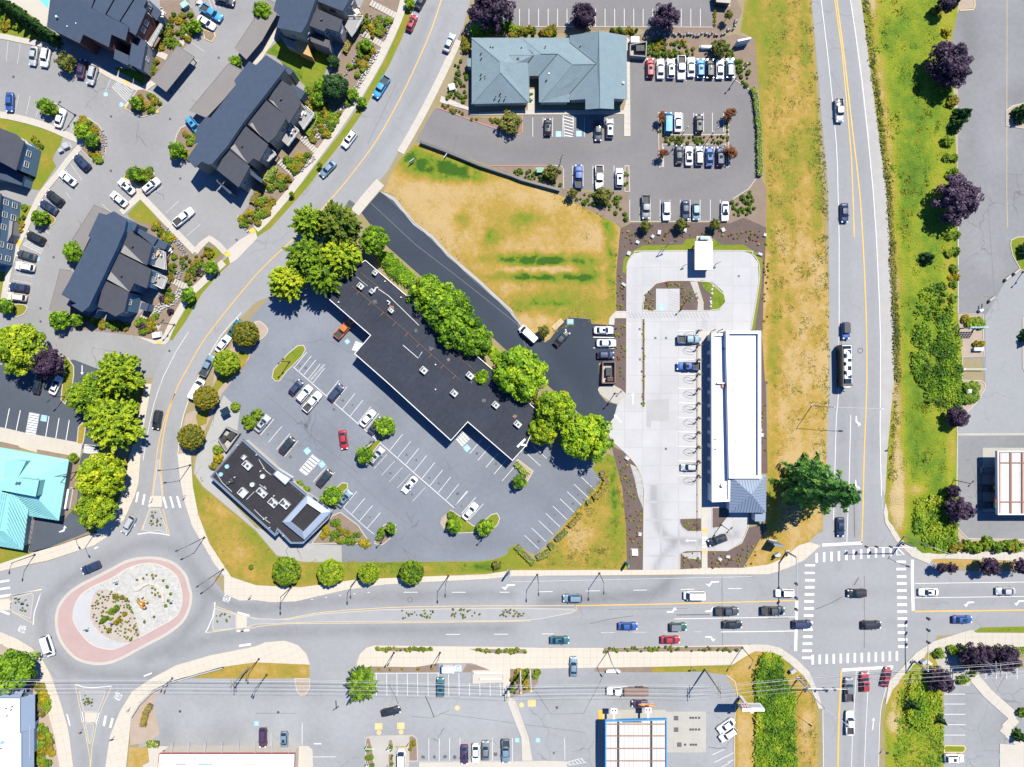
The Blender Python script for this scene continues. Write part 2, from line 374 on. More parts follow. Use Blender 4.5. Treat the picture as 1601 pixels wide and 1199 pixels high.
def kerb(P,w=.28,h=.14,mat=None,closed=True,sm=0,name='kerb',parent=None):
 P=pts(P)
 if sm:P=smooth(P,sm,closed)
 Q=xy(P);m=MB()
 if closed:
  Q=ccw(Q);I=inset(Q,w)
  n=len(Q)
  for i in range(n):
   j=(i+1)%n;a,b,c,d=Q[i],Q[j],I[j],I[i]
   m.face([(*a,h),(*b,h),(*c,h),(*d,h)]);m.face([(*a,0),(*b,0),(*b,h),(*a,h)]);m.face([(*c,0),(*d,0),(*d,h),(*c,h)])
 else:strip_into(m,Q,w,h,True)
 return m.build(name,mat or MAT['kerb'],parent,kind='structure')
def strip_pts(Q,w):
 L=[];Rr=[]
 for i in range(len(Q)):
  a=Vector(Q[max(i-1,0)]);b=Vector(Q[min(i+1,len(Q)-1)]);d=(b-a)
  if d.length<1e-6:d=Vector((1,0))
  d.normalize();nn=Vector((-d.y,d.x))*(w/2);p=Vector(Q[i])
  L.append(tuple(p+nn));Rr.append(tuple(p-nn))
 return L,Rr
def strip_into(m,Q,w,z,sides=False):
 L,Rr=strip_pts(Q,w)
 for i in range(len(Q)-1):
  m.face([(*Rr[i],z),(*Rr[i+1],z),(*L[i+1],z),(*L[i],z)])
  if sides:
   m.face([(*L[i],z),(*L[i+1],z),(*L[i+1],0),(*L[i],0)]);m.face([(*Rr[i+1],z),(*Rr[i],z),(*Rr[i],0),(*Rr[i+1],0)])
def ribbon(P,w):
 """polygon (map units) of a strip of w metres along a polyline in map units"""
 L,Rr=strip_pts(pts(P),w/S);return L+Rr[::-1]
def slabs(name,P,mat,lvl,size,ang=0.0,gap=.03,raise_=0.0,joined=True,sm=0,base=None,paint=None):
 """paving cut into separate slabs with open joints over a darker base sheet"""
 P=pts(P)
 if sm:P=smooth(P,sm)
 o=sheet(name,P,base or MAT['wash_joint'],lvl,raise_=max(0,raise_-.02)if raise_ else 0,side=MAT['kerb']if raise_ else None)
 Q=ccw(xy(P));ca,sa=math.cos(ang),math.sin(ang)
 loc=[(x*ca+y*sa,-x*sa+y*ca)for x,y in Q]
 us=[p[0]for p in loc];vs=[p[1]for p in loc];sx,sy=size if isinstance(size,tuple)else(size,size)
 z=lvl*LV+(raise_ if raise_ else .014);m=MB();k=0
 for i in range(int((max(us)-min(us))/sx)+1):
  for j in range(int((max(vs)-min(vs))/sy)+1):
   a,b=min(us)+i*sx,min(vs)+j*sy
   c=clip(loc,[(a+gap,b+gap),(a+sx-gap,b+gap),(a+sx-gap,b+sy-gap),(a+gap,b+sy-gap)])
   if len(c)<3 or abs(area2(c))<.3:continue
   w=ccw([(x*ca-y*sa,x*sa+y*ca)for x,y in c]);h=z+random.uniform(-.003,.003)
   if joined:m.prism(w,z-.03,h)
   elif k<295:
    n_=len(w);gx,gy=np.meshgrid(np.arange(min(p[0]for p in w)+.5,max(p[0]for p in w),.9),np.arange(min(p[1]for p in w)+.5,max(p[1]for p in w),.9));gi=inside(gx.ravel(),gy.ravel(),inset(w,.15))
    v_,_,f_,*_r=delaunay_2d_cdt([Vector(p)for p in w]+[Vector(p)for p in zip(gx.ravel()[gi],gy.ravel()[gi])],[],[list(range(n_))],1,1e-4)
    b=MB().add([(p.x,p.y,h)for p in v_],[t if area2([tuple(v_[i])for i in t])>0 else t[::-1]for t in f_])
    for i_ in range(n_):p_,q_=w[i_],w[(i_+1)%n_];b.face([(*p_,z-.03),(*q_,z-.03),(*q_,h),(*p_,h)])
    q=b.build('concrete_panel',mat,o);k+=1;A=np.array(b.V)
    t=q.data.attributes.new('v','FLOAT','POINT');t.data.foreach_set('value',(random.uniform(-.03,.04)+(paint(A[:,0]/S+CX,CY-A[:,1]/S)if paint else 0)).astype(np.float32))
 if joined and m.F:m.build('paving_slabs',mat,o,kind='stuff')
 return o
def walk(P,w,name='pavement',mat=None,sm=3,**k):
 """a pavement along a polyline: slabs square to its own line"""
 P=pts(P)
 if sm:P=smooth(P,sm,False)
 Q=xy(P);h=.13;L,Rr=strip_pts(Q,w);m=MB();m.prism(L+Rr[::-1],0,h-.02)
 o=m.build(name,MAT['kerb'],None,kind='structure')
 m=MB();acc=0.0;last=Q[0]
 F=[Q[0]]
 for i in range(len(Q)-1):
  a,b=Vector(Q[i]),Vector(Q[i+1]);n=max(1,int((b-a).length/.35))
  for j in range(1,n+1):F.append(tuple(a+(b-a)*(j/n)))
 L,Rr=strip_pts(F,w);i=0
 while i<len(F)-1:
  j=i;d=0
  while j<len(F)-1 and d<1.6:d+=math.dist(F[j],F[j+1]);j+=1
  t=.025/max(d,.1)
  lerp=lambda A,B,s:(A[0]+(B[0]-A[0])*s,A[1]+(B[1]-A[1])*s)
  m.prism([lerp(L[i],L[j],t),lerp(L[i],L[j],1-t),lerp(Rr[i],Rr[j],1-t),lerp(Rr[i],Rr[j],t)],h-.03,h+random.uniform(-.003,.003))
  i=j
 m.build('paving_slabs',mat or MAT['walk'],o,kind='stuff')
 return o
def blobs(X,Y,L):
 s=0
 for px,py,rx,ry,a in L:s=s+a*np.exp(-(((X-px)/rx)**2+((Y-py)/ry)**2))
 return s
def dry(base,amp=.5,sc_=.012,bl=()):
 def f(X,Y):
  wx=X+14*(fbm(X*.06,Y*.06,3)-.5);wy=Y+10*(fbm(X*.06+50,Y*.06,3)-.5)
  b=blobs(wx,wy,bl);k=np.clip(.85+2.2*(fbm(X*.11+7,Y*.2,4)-.36),.2,1.5)
  return base+amp*1.5*(fbm(X*sc_,Y*sc_,5)-.5)*2+b*k+.12*(fbm(X*.16,Y*.16+31,3)-.5)*2
 return f
def tracks(lines,spots=(),grime=0.0):
 """wear of asphalt: polished wheel lanes, oil and patches (map units)"""
 def f(X,Y):
  v=np.zeros(X.shape)
  for P,w,a in lines:
   d=dist_line(X,Y,smooth(pts(P),3,False));v=v+a*np.exp(-(d/w)**2)
  v=v+blobs(X,Y,spots)
  return v*(.75+.5*fbm(X*.05,Y*.05,3))+grime*(fbm(X*.02,Y*.02,4)-.5)
 return f
# ---- base
g=3000.0
m=MB();nx=40
for i in range(nx):
 for j in range(nx):
  x0,x1=-g+2*g*i/nx,-g+2*g*(i+1)/nx;y0,y1=-g+2*g*j/nx,-g+2*g*(j+1)/nx
  m.face([(x0,y0,0),(x1,y0,0),(x1,y1,0),(x0,y1,0)])
m.build('ground',MAT['ground'],kind='structure')
# ---- asphalt
apt=sheet('apartment_car_park','px -60,-60 690,-60 650,150 500,330 330,480 240,590 -60,600',MAT['apt'],1,1.6,
 tracks([('00 -200,480 300,520 650,640 850,850 850,1050 700,1199',26,.05),('00 1500,100 1000,750 850,850',24,.05),('01 600,100 400,350 250,650 120,800',24,.06)],[],.18))
highway=sheet('highway','30 275,-60 275,0 345,800 380,1198 31 385,600 32 385,0 370,350 350,600 345,1000 345,1199 33 300,300 310,720 345,820 355,1400 690,1400 700,900 720,760 800,600 980,380 32 960,1199 850,1050 740,870 730,700 760,400 790,0 31 790,700 740,0 30 585,0 580,-60',MAT['road'],2,1.4,
 tracks([('30 385,-60 430,600 31 485,100 490,1190 32 470,200 455,980',9,.07),('30 490,-60 570,900 31 640,400 660,1190 32 655,300 640,1100',9,.06),('32 545,100 545,960',6,.12),('32 465,100 455,950 33 420,400',5,.10),('33 590,700 580,1199',4,.12),('33 500,650 490,1199',5,.08),('33 600,0 610,450',8,.07)],[],.1))
road=sheet('street','10 985,-80 985,60 940,180 880,300 800,470 700,650 600,790 480,940 330,1198 01 1599,270 1450,430 1370,520 1250,650 1130,830 1070,930 960,1150 02 890,280 880,480 870,600 850,700 790,820 700,940 590,1010 300,1110 0,1170 -240,1190 03 -240,340 0,350 100,390 200,450 270,530 320,620 380,790 430,960 460,1199 460,1400 650,1400 660,1199 690,1000 750,850 830,720 950,640 1100,560 1300,500 1600,440 13 60,450 180,420 300,600 650,600 760,450 1600,470 23 0,460 1180,450 1560,440 33 100,480 200,200 -20,0 23 1500,-30 1000,0 0,0 13 1440,15 1000,35 800,45 560,82 400,120 250,155 100,160 0,152 03 1500,155 1400,110 1330,0 02 1270,1000 1200,880 1150,720 1125,580 1110,450 1115,330 1150,180 1210,20 01 1240,1130 1330,1000 1420,860 1520,770 1599,690 11 95,650 300,450 600,130 715,0 10 720,1199 830,1060 890,950 1010,770 1180,460 1290,200 1340,0 1345,-80',MAT['road'],3,1.5,
 tracks([('03 1180,620 700,620 480,600 330,480 270,330 280,180 400,60 02 600,1140 850,1010 1000,1000 1130,1050 03 1255,30 1280,150 1230,260 1080,430 900,520',10,.22),('03 1080,500 1300,400 1601,370 13 200,350 800,340 1599,330',9,.2),('13 1599,120 900,130 400,165 100,200 03 1500,200 1380,150 1290,60',9,.22),('02 1010,120 960,350 890,600 840,800 760,960 600,1080',7,.08),('02 1090,300 1050,560 1090,800 1170,1000',7,.09),('03 400,600 500,950 530,1199',6,.1),('03 780,780 640,1000 600,1199',6,.1),('22 900,760 960,930 1000,1010 23 950,80 700,130 200,160',11,.30),('23 200,310 600,300 1000,255',5,.08),('10 1100,60 900,560 600,980 11 350,150',7,.09),('10 1200,100 1000,600 700,1050',7,.10),('10 1090,60 850,520 500,1030',7,.08)],
  [],.1))
MATR=MAT['road'];sheet('street','02 1140,560 1215,560 1345,1040 1500,1199 1290,1199 1140,800',MATR,1);sheet('street','px 1225,856 1300,826 1400,836 1465,878 1465,905 1225,905',MATR,1);sheet('street','px 1215,1003 1480,975 1462,1000 1422,1040 1395,1090 1270,1090 1240,1030',MATR,1)
sheet('street','px 1180,893 1700,893 1700,985 1560,985 1300,1010 1180,1010',MATR,4,2.0,tracks([('33 -200,110 1601,100',9,.08),('33 -200,215 100,215',6,.14),('33 920,175 1600,165',5,.12),('33 -200,300 1600,280',8,.07),('33 300,210 470,130 590,0',2,.1)],[],.08))
sheet('gravel_shoulder','30 522,-60 522,0 662,1198 31 705,800 32 705,0 703,350 712,650 735,700 760,400 790,0 31 792,700 742,0 30 585,0 580,-60',MAT['shoulder'],5)
mall=sheet('mall_car_park','px 396,492 425,462 470,440 560,415 700,560 860,690 940,732 942,752 838,868 806,850 798,862 776,873 748,877 535,879 535,852 480,853 400,760 330,690 330,660 345,610 362,545',MAT['mall'],5,1.3,
 tracks([('12 100,20 540,400 900,700 1300,960',22,.05)],[(930,790,60,60,.12),(840,740,70,50,.12),(760,800,60,40,.06),(470,510,60,40,-.1),(480,640,30,30,-.08),(700,850,120,16,.1)],.3))
sheet('service_lane','02 1400,70 1345,190 1290,330 1225,470 1215,560 1270,640 1600,915 12 130,1070 290,1112 538,1115 535,1012 340,1000 0,900 02 1340,620 1480,330 1500,170',MAT['lane'],6,2.0,tracks([],[],.2))
new=sheet('new_asphalt_drive','11 775,-2 860,40 990,190 1110,280 1200,390 1400,560 1600,750 21 60,840 150,900 210,940 240,920 330,800 365,785 490,795 500,825 640,835 640,1060 545,1070 545,1199 22 545,60 590,110 660,130 640,210 595,268 435,195 215,0 11 1700,1100 1550,975 1460,890 1020,515 820,340 660,130',MAT['new'],6,1.5,tracks([('11 760,80 1599,800 22 400,100',10,-.14)],[(870,560,30,30,.06)],.3))
sheet('concrete_verge','11 775,-2 820,10 870,35 1000,185 1120,275 1205,380 1420,560 1600,730 21 60,815 60,842 0,770 11 1590,755 1400,575 1195,400 1100,290 985,205 860,55',MAT['greywalk'],7)
clinic=sheet('clinic_car_park','10 1000,885 1080,740 1125,675 1300,720 1599,830 20 60,845 70,720 740,720 740,370 1390,370 1395,500 1480,560 1525,650 1535,1100 1480,1180 21 1380,40 1340,180 735,182 728,0 20 740,1199 320,1180 320,1040 250,1032 0,1035 10 1470,1035',MAT['clinic'],5,1.6,
 tracks([('10 1100,800 1500,930 20 300,950 780,920 850,560 1430,620 1450,1000 21 1000,20',12,.07)],[],.14))
sheet('car_park','px 745,-60 1120,-60 1115,42 760,42',MAT['clinic'],5,2.0,tracks([('px 760,8 1110,8',8,-.08)],[],.15))
bank=sheet('bank_car_park','px -60,575 115,562 162,580 160,706 -60,674',MAT['bank'],5,1.4,tracks([],[],.3))
sheet('bank_drive','02 520,420 640,445 660,520 600,900 530,935 240,1050 180,1055 210,830 390,860 480,760 500,480',MAT['bank'],6,1.5,tracks([('02 560,600 420,930',10,-.1)],[],.3))
south=sheet('shop_car_park','px 232,1050 240,1010 480,1012 1150,1030 1152,1300 200,1300',MAT['south'],2,1.6,
 tracks([('13 -400,860 400,870 1500,850 23 400,880',24,-.08),('13 480,600 500,1199',16,-.06),('23 1000,700 300,680',8,.06)],[(262,1150,14,40,.1),(425,1075,30,14,.12),(490,1160,22,30,.1),(520,1108,4,6,.3),(990,1060,80,16,.06),(1130,1080,30,20,.06)],.22))
sheet('side_car_park','px 1474,1052 1700,1040 1700,1300 1474,1300',MAT['south'],2,2.5,tracks([],[(1560,1120,60,60,.1)],.2))
east=sheet('service_station_forecourt','px 1495,-60 1700,-60 1700,848 1505,846 1495,830 1496,700 1507,640 1540,600 1536,560 1497,560 1498,490 1490,470 1488,60',MAT['east'],5,1.8,tracks([('30 1500,300 1480,900 31 1400,500',20,-.06)],[(1515,60,16,40,.22),(1520,210,14,40,.1),(1590,150,16,16,.15)],.25))
sheet('service_station_forecourt','px 1540,495 1572,440 1601,420 1700,420 1700,676 1497,676 1507,650 1540,606 1541,560',MAT['east_light'],6)
sheet('dark_patch','px 546,312 555,318 562,326 548,330 538,325',MAT['patch'],8)
# ---- concrete court of the car wash
wash=slabs('car_wash_court','21 720,480 730,430 770,385 830,372 1450,370 1500,390 1540,440 1545,560 1495,870 1495,1199 22 1480,0 1480,880 1440,985 1350,1040 1090,1040 1050,1060 1050,1190 820,1190 825,640 780,510 700,420 620,350 592,270 640,210 660,130 715,80 715,0 21 718,1199',MAT['wash'],8,4.6,0,.03,joined=False,paint=lambda X,Y:tracks([('22 885,640 900,850 960,950 1060,985 1220,985 1400,940',6,.32),('22 890,1190 930,1090 1010,1010',5,.3),('22 960,700 930,800 960,930',5,.12),('21 775,1100 775,480 850,430 1000,445',5,.07),('22 950,0 950,640',18,.05)],[],.12)(X,Y))
sheet('grey_pour','22 842,100 985,95 982,235 872,230 870,275 842,270',MAT['greywalk'],13)
# ---- planted and bare ground
vac=sheet('dry_field','10 1000,895 890,1010 840,1100 800,1199 11 850,10 990,185 1110,275 1200,380 1400,550 1600,735 21 60,830 150,895 205,940 240,915 330,795 365,780 490,790 505,822 600,832 610,790 655,745 652,500 680,228 640,190 560,150 480,110 300,20 20 250,1185 0,1105 10 1599,1112 1430,1045 1040,905',MAT['grass'],9,1.1,
 dry(.86,.20,.022,[(700,262,52,17,-.75),(648,245,24,20,-.5),(740,276,36,8,-.4),(850,406,74,9,-1.0),(845,433,72,7,-.9),(920,425,22,20,-.6),(955,400,8,60,-.6),(825,340,30,14,-.45),(770,370,14,14,-.5),(725,345,16,12,-.35),(945,350,10,14,-.4),(830,475,60,20,-.4),(900,480,50,24,-.3),(660,300,40,22,.2),(690,340,30,26,.16),(830,500,40,8,.3),(880,485,30,6,.25),(930,370,24,14,.2),(790,300,60,14,.1),(790,470,12,30,.2),(860,420,60,5,.5)]),relief=.35)
west=sheet('dry_grass_verge','20 1470,-60 1430,200 1510,235 1545,540 1590,1199 21 1560,900 1580,1199 22 1600,0 1600,700 1590,900 1440,1150 1600,1150 32 100,1090 260,990 345,900 365,520 383,0 31 383,700 30 345,1198 273,0 270,-60',MAT['grass'],4,1.1,
 lambda X,Y:.60+.34*(fbm(X*.05,Y*.014,5)-.5)*2+.22*(fbm(X*.13,Y*.13,3)-.5)*2+.24*np.clip((Y-355)/20,0,1)+.14*np.exp(-((X-(1272+(Y*.095)*(Y<300)+28*(Y>=300)))/6)**2)-.28*np.exp(-((X-1208)/8)**2)*(Y>360)+.05*np.sin(X*.9)+blobs(X,Y,[(1240,60,40,40,-.12),(1250,250,40,50,-.14),(1235,720,30,14,.3),(1225,180,20,40,.1)]),relief=.2)
eastv=sheet('rough_grass_bank','30 588,-60 588,0 745,1198 31 795,700 795,1198 32 788,0 752,400 736,700 740,860 830,990 960,1075 1140,1085 1190,980 1200,800 1180,250 1220,150 1230,0 31 1225,1199 1215,1020 1190,760 1190,0 30 1190,1198 1150,250 1190,60 1190,-60',MAT['rough_grass'],6,1.0,
 lambda X,Y:.38+.36*(fbm(X*.03,Y*.02,5)-.5)*2+.5*np.exp(-((X-(1360+np.where(Y<300,Y*.118,36+(Y-300)*.016)))/9)**2)+blobs(X,Y,[(1400,770,16,60,.5),(1480,60,14,60,.3),(1484,420,10,90,.35),(1486,700,8,70,.35),(1432,765,16,8,.5),(1400,650,30,40,.05)]),relief=.9)
sw=sheet('dry_grass_verge','23 1350,640 1400,555 1500,480 1570,470 33 0,470 90,490 220,580 275,680 310,800 318,1400 -240,1400 23 1390,1400 1400,820 1410,740 1340,625',MAT['grass'],6,1.1,dry(.72,.2,.03,[(1225,1120,18,80,-.4),(1160,1170,10,60,.15),(1260,1140,8,50,.15)]),relief=.25)
se=sheet('rough_grass_verge','33 745,1400 730,900 760,760 800,630 930,500 1000,470 1040,490 1100,640 1103,1400',MAT['rough_grass'],6,1.1,dry(.45,.25,.03,[(1398,1110,12,60,.4),(1450,1040,14,20,.3),(1470,1090,6,50,.2)]),relief=.4)
lawnA=sheet('lawn','02 1202,430 1210,560 1265,645 1600,925 12 130,1078 290,1117 1390,1112 1500,1099 1580,1060 1700,1130 22 20,1165 1440,1180 12 1599,1185 13 1000,8 800,20 640,25 280,68 100,66 0,58 03 1440,0 02 1310,1000 1240,820 1205,640 1193,470',MAT['grass'],8,1.0,dry(.52,.26,.03,[(335,800,22,26,.2),(380,870,26,20,.2),(350,760,20,20,-.25),(640,885,120,12,-.2),(760,888,50,8,-.15),(460,890,30,9,.22)]),relief=.12)
lawnB=sheet('lawn','22 500,525 565,600 150,1105 20,1010 -20,1030 -40,1165 720,1165 715,900 690,650 640,455 600,435 540,485',MAT['grass'],8,1.0,dry(.58,.26,.03,[(960,760,8,80,-.42),(905,850,26,30,.3),(925,800,24,14,.22),(950,870,8,30,.1),(820,885,20,10,-.25)]),relief=.12)
# mulch beds of the car wash (flush, edged by kerbs)
def bed(P,mat='mulch',lvl=7,name='planting_bed',**k):return sheet(name,P,MAT[mat],lvl,**k)
bed('21 655,750 655,500 680,228 745,195 1370,195 1450,160 1599,225 1618,420 1600,560 1606,860 1560,880 1495,880 1560,450 1500,360 820,352 735,400 715,480 715,745')
bed('21 640,790 716,790 716,1199 22 715,80 660,125 600,95 545,60 545,0 21 545,1199 640,1060')
bed('22 625,385 700,425 780,515 822,640 820,1165 722,1165 715,900 690,650 640,455')
bed('22 1055,1050 1190,1045 1350,1045 1440,1000 1480,900 1600,870 1640,900 1560,1120 1510,1160 1055,1160')
bed('21 815,735 830,640 900,570 980,552 1130,552 1240,560 1330,640 1340,690 1300,735 1230,745',lvl=15)
bed('21 1562,880 1600,860 1640,1199 22 1590,0 1600,560 1560,560 1555,0 21 1560,1199',lvl=7)
sheet('lawn_patch','21 1180,552 1250,562 1320,620 1340,690 1300,738 1245,744 1255,650 1200,600',MAT['grass'],18,1.0,dry(.30,.12,.05))
sheet('lawn_strip','21 718,520 692,500 700,420 740,380 820,335 1070,330 1090,295 1150,290 1260,290 1310,330 1450,330 1530,380 1570,420 1560,600 1520,860 1500,860 1545,560 1540,440 1500,385 1450,366 830,368 770,382 730,430',MAT['grass'],8,1.0,dry(.34,.14,.05,[(1190,480,8,40,.2)]))
sheet('stepping_path','21 1115,560 1160,560 1200,690 1200,742 1160,742 1165,690',MAT['pad'],19)
sheet('rock_edging','22 740,500 780,520 822,620 822,780 790,700 770,600',MAT['gravel'],9)
sheet('rock_edging','22 1060,1060 1180,1050 1185,1100 1090,1090',MAT['gravel'],9)
# clinic beds
bed('10 1150,680 1320,270 1260,250 1290,180 1370,210 1350,560 1340,720 1599,760 20 60,745 60,840 10 1599,828','bed',6)
bed('10 1340,200 1599,220 20 800,175 860,205 1300,225 1390,190 1440,70 1400,-20 1270,-20 1262,170 0,168 10 1350,170','bed',7)
bed('20 720,215 850,215 1300,228 1400,215 1520,240 1545,560 1500,560 1395,500 1390,368 840,365 830,250 735,250','bed',8)
bed('20 0,1040 250,1035 318,1045 320,1180 420,1199 21 725,0 735,190 680,225 480,120 300,20 20 280,1199 0,1090 10 1470,1035','bed',10)
bed('20 1535,1100 1560,1110 1599,1199 21 1599,220 1370,195 745,192 735,180 1340,182 1385,40 1480,-20','bed',7)
# apartment garden ground
bed('10 1000,-60 900,80 840,220 750,380 680,510 600,640 500,790 390,930 280,1070 210,1180 11 0,230 01 1560,250 1480,180 1560,80 1600,-60 10 60,1000 200,900 330,700 500,400 700,-60','bed',4)
sheet('lawn_patch','10 60,330 200,200 480,330 400,540 330,560 120,350',MAT['grass'],6,1.0,dry(.26,.1,.05))
sheet('lawn_patch','10 300,420 400,450 370,520 290,500',MAT['grass'],7,1.0,dry(.38,.1,.05))
sheet('grass_strip',ribbon('10 965,40 895,230 815,400 720,565 645,700 545,845 425,1000 300,1165 11 170,110 80,210 0,262 01 1560,300',1.7),MAT['grass'],5,.8,dry(.40,.14,.05))
sheet('grass_strip',ribbon('01 1440,420 1370,485 1250,620 1150,790 1060,920',1.6),MAT['grass'],5,.8,dry(.40,.14,.05))
bed('01 800,150 985,165 1225,395 1310,310 1400,380 1400,410 1200,610 1040,900 980,950 850,900 700,880 470,860 460,760 520,760 800,830 1000,640 1060,520 1000,330','bed',4)
sheet('lawn_patch','01 885,45 985,165 960,205 860,185 795,140',MAT['grass'],6,.8,dry(.40,.12,.05))
sheet('lawn_patch','01 1330,340 1395,380 1300,450 1290,420',MAT['grass'],6,.8,dry(.40,.12,.05))
sheet('lawn','00 -220,730 0,735 150,770 300,815 395,850 380,905 340,965 330,1000 352,1040 250,1190 180,1180 150,1150 0,800 -220,800',MAT['grass'],4,1.0,dry(.44,.14,.04))
sheet('lawn_strip','01 150,75 205,90 120,310 70,345 110,160',MAT['grass'],4,1.0,dry(.42,.12,.05));sheet('lawn_strip','01 0,500 40,500 20,640 0,690',MAT['grass'],4,1.0,dry(.42,.12,.05))
sheet('lawn','00 -220,-60 60,-20 240,130 380,235 358,278 220,250 100,232 0,208 -220,200',MAT['grass'],3,1.0,dry(.36,.14,.05))
bed('00 1000,0 1180,0 1260,180 1150,300 1000,470 900,530 880,440 960,300 1000,100','bed',4)
sheet('lawn_patch','00 700,420 900,440 900,540 840,500',MAT['grass'],5,1.0,dry(.2,.1,.05))
sheet('pool_deck','00 -200,-60 330,-60 300,190 240,130 100,25',MAT['walk'],4);sheet('pool_water','00 180,-60 322,-60 300,52',MAT['water'],5)
# bank beds
bed('02 -200,330 132,360 130,412 0,395 -200,370','bed',6);bed('02 240,385 505,440 490,480 500,520 480,760 400,850 395,830 445,480 240,440','bed',7)
sheet('lawn','02 -200,1010 0,1020 185,1050 210,1060 0,1125 -200,1160',MAT['grass'],6,1.0,dry(.42,.15,.05));sheet('lawn_patch','02 700,470 790,465 795,500 760,700 700,800 640,900 560,940 540,930 620,700',MAT['grass'],6,1.0,dry(.45,.15,.05))
sheet('lawn_patch','02 900,20 860,200 840,330 600,440 480,300 440,60 520,-100 700,-60',MAT['grass'],4,1.0,dry(.45,.15,.05))
bed('02 195,1050 240,1052 530,940 600,925 590,935 400,1000 200,1062','bed',7)
# south-west beds
bed('03 0,430 110,480 180,560 230,640 262,720 315,880 350,1010 385,1300 200,1300 -200,800 -200,430','dirt',3)
bed('03 815,900 870,790 960,715 1040,690 965,760 970,850 1000,990 930,1040 815,1060','dirt',4)
sheet('lawn_patch','03 810,1075 935,1070 938,1150 900,1199 880,1300 790,1300',MAT['grass'],6,1.0,dry(.82,.1,.05))
sheet('lawn_patch','03 1200,640 1400,570 1601,540 13 335,555 335,640 0,645 03 1601,645',MAT['grass'],6,1.0,dry(.68,.15,.04))
bed('13 640,570 740,565 1000,570 1145,548 1145,605 740,605','bed',4);bed('13 1320,550 1540,590 1350,590 1345,605 1290,605','bed',4)
bed('23 -20,580 170,580 165,660 130,720 0,760 -20,760','bed',5)
bed('23 520,575 880,570 880,605 520,600','bed',5);sheet('grass_strip','23 880,568 1380,560 1500,480 1560,470 1400,640 1340,620 1200,600 880,605',MAT['grass'],5,1.0,dry(.58,.15,.05))
# east planting strips
bed('30 1060,-60 1290,-60 1290,50 1200,60 1150,150 1150,260 1190,500 1190,1199 1085,1199 1050,300','dirt',7);bed('31 1085,0 1190,0 1190,760 1345,765 1350,1025 1215,1030 1215,1020 1200,900 1130,760','dirt',7)
bed('32 1185,0 1355,0 1355,30 1310,110 1240,180 1185,260 1180,800 1190,900 1250,965 1601,970 1601,1050 1180,1045 1120,1000 1120,300 1180,150','dirt',7);bed('31 1222,1180 1330,1180 1355,1199 32 1355,10 1185,10','dirt',8)
sheet('grass_strip','32 1030,1095 1601,1112 1601,1148 1110,1140 1030,1115',MAT['grass'],6,1.0,dry(.78,.12,.05))
sheet('grass_strip','33 1288,350 1340,322 1601,316 1700,316 1700,352',MAT['grass'],40,.8,dry(.3,.1,.05))
bed('33 1000,470 1090,440 1180,450 1190,560 1290,600 1260,690 1170,680 1100,640','pad',8);bed('33 1180,450 1601,445 1601,510 1190,500','bed',9)
# ---- raised pavements
walk('10 935,-40 905,85 850,215 770,380 690,520 600,665 510,800 400,950 300,1085 230,1180 11 130,100 60,180 0,235',1.9)
walk('01 1400,440 1330,505 1240,590 1190,640 1130,735 1075,835 1035,925',1.8)
sheet('pavement_apron','01 1418,368 1500,300 1599,240 1610,290 1480,425 1440,448',MAT['walk'],6,raise_=.05,side=MAT['kerb']);sheet('pavement_apron','01 850,900 980,930 1040,900 1060,930 1030,955 960,950',MAT['walk'],6,raise_=.05,side=MAT['kerb'])
walk('10 1265,250 1160,480 1030,735 905,955',1.9)
walk('10 780,1140 700,1230 11 620,130',2.6,sm=2)
slabs('pavement','02 950,0 890,330 868,620 845,700 780,845 695,942 590,1010 300,1105 210,1122 0,1172 -240,1200 -240,1150 0,1125 210,1055 400,1000 590,932 690,832 740,732 790,600 805,470 850,330 905,0',MAT['walk_s'],1,1.7,.3,.02,raise_=.13)
slabs('pavement','02 1112,440 1127,590 1152,725 1202,885 1272,1005 1342,1125 1402,1199 03 1402,110 1500,155 13 0,152 100,165 250,160 400,125 560,88 800,55 1000,42 1440,20 22 0,1203 1050,1192 1600,1190 32 60,1175 150,1140 230,1100 330,1010 260,990 190,1010 100,1090 0,1130 22 1440,1150 1200,1150 1050,1160 820,1163 0,1165 12 1440,1190 13 1000,6 620,24 280,72 100,64 0,58 03 1448,8 02 1312,1000 1242,820 1207,640 1195,430',MAT['walk_s'],9,1.7,.0,.02,raise_=.12)
slabs('pavement','03 -240,330 0,350 100,390 200,450 270,530 320,620 380,790 430,960 460,1199 460,1400 385,1400 375,1199 345,1010 310,880 260,720 230,640 180,560 110,480 0,425 -240,400',MAT['walk_s'],1,1.7,.2,.02,raise_=.13)
slabs('pavement','03 650,1400 660,1199 690,1000 750,850 830,720 950,640 1100,560 1300,500 1600,440 13 60,415 180,405 260,430 320,490 342,555 0,540 03 1380,570 1250,610 1090,650 960,710 880,790 820,900 790,1199 780,1400',MAT['walk_s'],7,1.7,.35,.02,raise_=.12)
slabs('pavement','13 632,575 632,545 650,490 690,450 740,435 1601,445 23 180,450 565,450 1180,437 1470,430 1570,450 1500,480 1380,555 900,568 0,582 13 1590,580 1590,760 1545,760 1545,620 1350,545 1150,545 1000,570 740,566',MAT['walk_s'],7,1.7,0,.02,raise_=.12)
slabs('pavement','33 -110,428 0,430 80,450 180,520 260,600 310,720 345,830 318,830 300,780 262,680 220,620 140,550 60,490 0,475 -100,470',MAT['walk'],9,1.7,.0,.02,raise_=.12)
slabs('pavement','32 725,800 735,870 800,980 900,1080 1010,1125 1030,1095 1110,1092 1700,1110 1700,1052 1180,1050 1000,1030 930,1005 830,925 760,830 735,740',MAT['walk'],9,1.7,.0,.02,raise_=.12)
slabs('pavement','33 735,800 760,655 830,585 930,478 1040,408 1200,358 1280,335 1300,356 1700,358 1700,442 1080,442 1000,470 960,540 860,625 780,710 745,800',MAT['walk'],9,1.7,.0,.02,raise_=.12)
